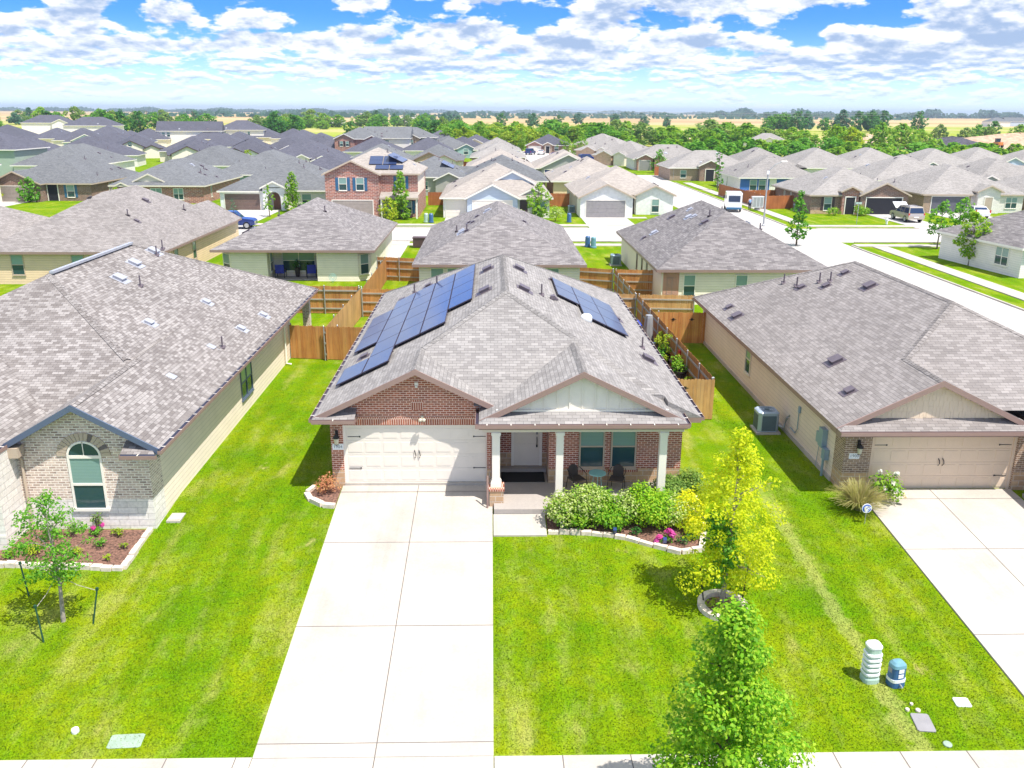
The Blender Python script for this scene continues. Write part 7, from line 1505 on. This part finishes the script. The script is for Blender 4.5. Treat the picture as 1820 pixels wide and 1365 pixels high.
for i, (x, y) in enumerate([(10.5, 9.0+k*1.35) for k in range(8)]):
    q = MB(); q.box(-.42, -.42, 0, .42, .42, .04); o = q.build('paving_slab', M['conc_grey']); o.location = (x, y, -.15); tag(o, 'square grey paving slab in the potted side yard', 'paving slab', 'paving slabs in the side yard')
o = MB().box(9.32, 7.3, -.15, 12.05, 24.8, -.144).build('mulch_strip', M['soil']); kind(o, 'structure')
# garden of the solar house at left, with the white lounge chairs
for i, (x, y) in enumerate(((-3.6, 20.6), (-3.9, 22.0))):
    t = thing('lounge_chair', ('white sun lounger nearer the solar house roof edge', 'white sun lounger behind the nearer one')[i], 'lounger', (x, y, -.15), -52); m = MB(); m.box(-.3, -.8, .3, .3, .3, .36); m.obox((0, .6, .58), (.3, 0, 0), (0, .32, .26), (0, -.02, .03)); m.build('frame', M['plastic_white'], t)
    for a in (-.25, .25):
        for b in (-.7, .3): m = MB(); m.box(a-.025, b-.025, 0, a+.025, b+.025, .3); m.build('leg', M['plastic_white'], t)
# patio house furniture
for lb, x, rot in (('blue cushioned armchair at the left of the covered patio', -14.0, 180), ('blue cushioned armchair with a pale cushion at the right of the covered patio', -11.6, 195)):
    t = thing('patio_chair', lb, 'chair', (x, 40.6, -.09), rot); m = MB(); m.box(-.34, -.34, .36, .34, .34, .5); m.obox((0, -.36 if False else .34, .75), (.34, 0, 0), (0, .06, .02), (0, .06, .3)); c = m.build('cushion', M['cushion'], t)
    for s in (-1, 1): m = MB(); m.tube([(s*.36, -.36, 0), (s*.36, -.36, .6), (s*.36, .34, .62), (s*.36, .4, 0)], .03, 6); m.build('arm', M['black'], t)
bush('potted_palm', 'dark leafy plant in the black pot between the blue patio chairs', (-12.75, 40.9, .55), .35, .8, 300, .12, 'leaf_dark', 301, 6, 'potted plant'); m = MB(); m.lathe([(.16, 0), (.22, .72), (.2, .72)], (0, 0, 0), 12); o = m.build('plant_pot', M['pot_dark']); o.location = (-12.75, 40.9, -.09); tag(o, 'tall black pot between the blue patio chairs', 'pot')
bush('potted_palm', 'dark leafy plant behind the right blue patio chair', (-11.75, 41.1, .3), .4, .8, 300, .12, 'leaf_dark', 302, 6, 'potted plant')
m = MB()
for r in (.28, .18, .09): m.tube([(r*math.cos(6.283*k/20), 0, .4+r*math.sin(6.283*k/20)) for k in range(21)], .018, 5, 0, False)
m.tube([(0, 0, -.05), (0, 0, .15)], .018, 5); o = m.build('garden_ornament', M['turq']); o.location = (-9.6, 38.7, -.15); tag(o, 'round spiral wire ornament on the lawn of the patio house', 'ornament')
def lawn_blades():
    rng = np.random.default_rng(2); n = 230000
    x = rng.uniform(-13, 15.4, n*2); y = rng.uniform(-12.55, 16, n*2)
    # thinner with distance; keep clear of drive, walks, houses and beds
    keep = rng.random(n*2) < np.clip(1.15-(y+12.5)/24, .12, 1)
    def out(x0, y0, x1, y1): return ~((x > x0) & (x < x1) & (y > y0) & (y < y1))
    for b in ((-2.68, -14, 2.68, 21), (2.6, -3.5, 4.45, 0), (2.6, -2.2, 12.2, 21), (4.3, -3.3, 9.3, 0), (-30, -2.9, -8.1, 22), (-12.6, -5.3, -8.2, 0), (14.7, -.6, 30, 21), (-3.8, -1.4, -2.6, .2), (8.3, -8.0, 9.8, -6.5), (-14, -3.9, -12, 0), (6.8, -4.4, 9.2, -3)): keep &= out(*b)
    x, y = x[keep], y[keep]; k = len(x); z = np.where(y > -.5, -.15, -.15+.0696*1.035*(y+.5))
    a = rng.uniform(0, 6.283, k); w = rng.uniform(.010, .022, k); h = rng.uniform(.015, .042, k); le = rng.uniform(.0, .05, k); b = rng.uniform(0, 6.283, k)
    v = np.zeros((k, 3, 3), np.float32); v[:, 0] = np.stack([x-w*np.cos(a), y-w*np.sin(a), z-.005], 1); v[:, 1] = np.stack([x+w*np.cos(a), y+w*np.sin(a), z-.005], 1); v[:, 2] = np.stack([x+le*np.cos(b), y+le*np.sin(b), z+h], 1)
    me = bpy.data.meshes.new('lawn_grass'); me.vertices.add(3*k); me.loops.add(3*k); me.polygons.add(k); me.vertices.foreach_set('co', v.ravel()); me.loops.foreach_set('vertex_index', np.arange(3*k, dtype=np.int32))
    me.polygons.foreach_set('loop_start', np.arange(0, 3*k, 3, dtype=np.int32)); me.polygons.foreach_set('loop_total', np.full(k, 3, dtype=np.int32)); me.materials.append(M['blade']); me.update()
    o = mesh_obj('lawn_grass', me); tag(o, 'short mown grass of the front lawns', 'grass'); kind(o, 'stuff')
lawn_blades()
def haze():
    m = bpy.data.materials.new('haze_air'); m.use_nodes = True; t = NT(m.node_tree)
    v = t.n('ShaderNodeVolumePrincipled'); v.inputs['Color'].default_value = (.74, .87, 1., 1); v.inputs['Density'].default_value = .00014; v.inputs['Anisotropy'].default_value = .2
    o = t.n('ShaderNodeOutputMaterial'); t.link(v.outputs[0], o.inputs['Volume'])
    h = MB().box(-9500, -70, -3, 9500, 14500, 60).build('haze', m); kind(h, 'stuff'); tag(h, 'pale blue summer haze over the far fields', 'haze')
haze()
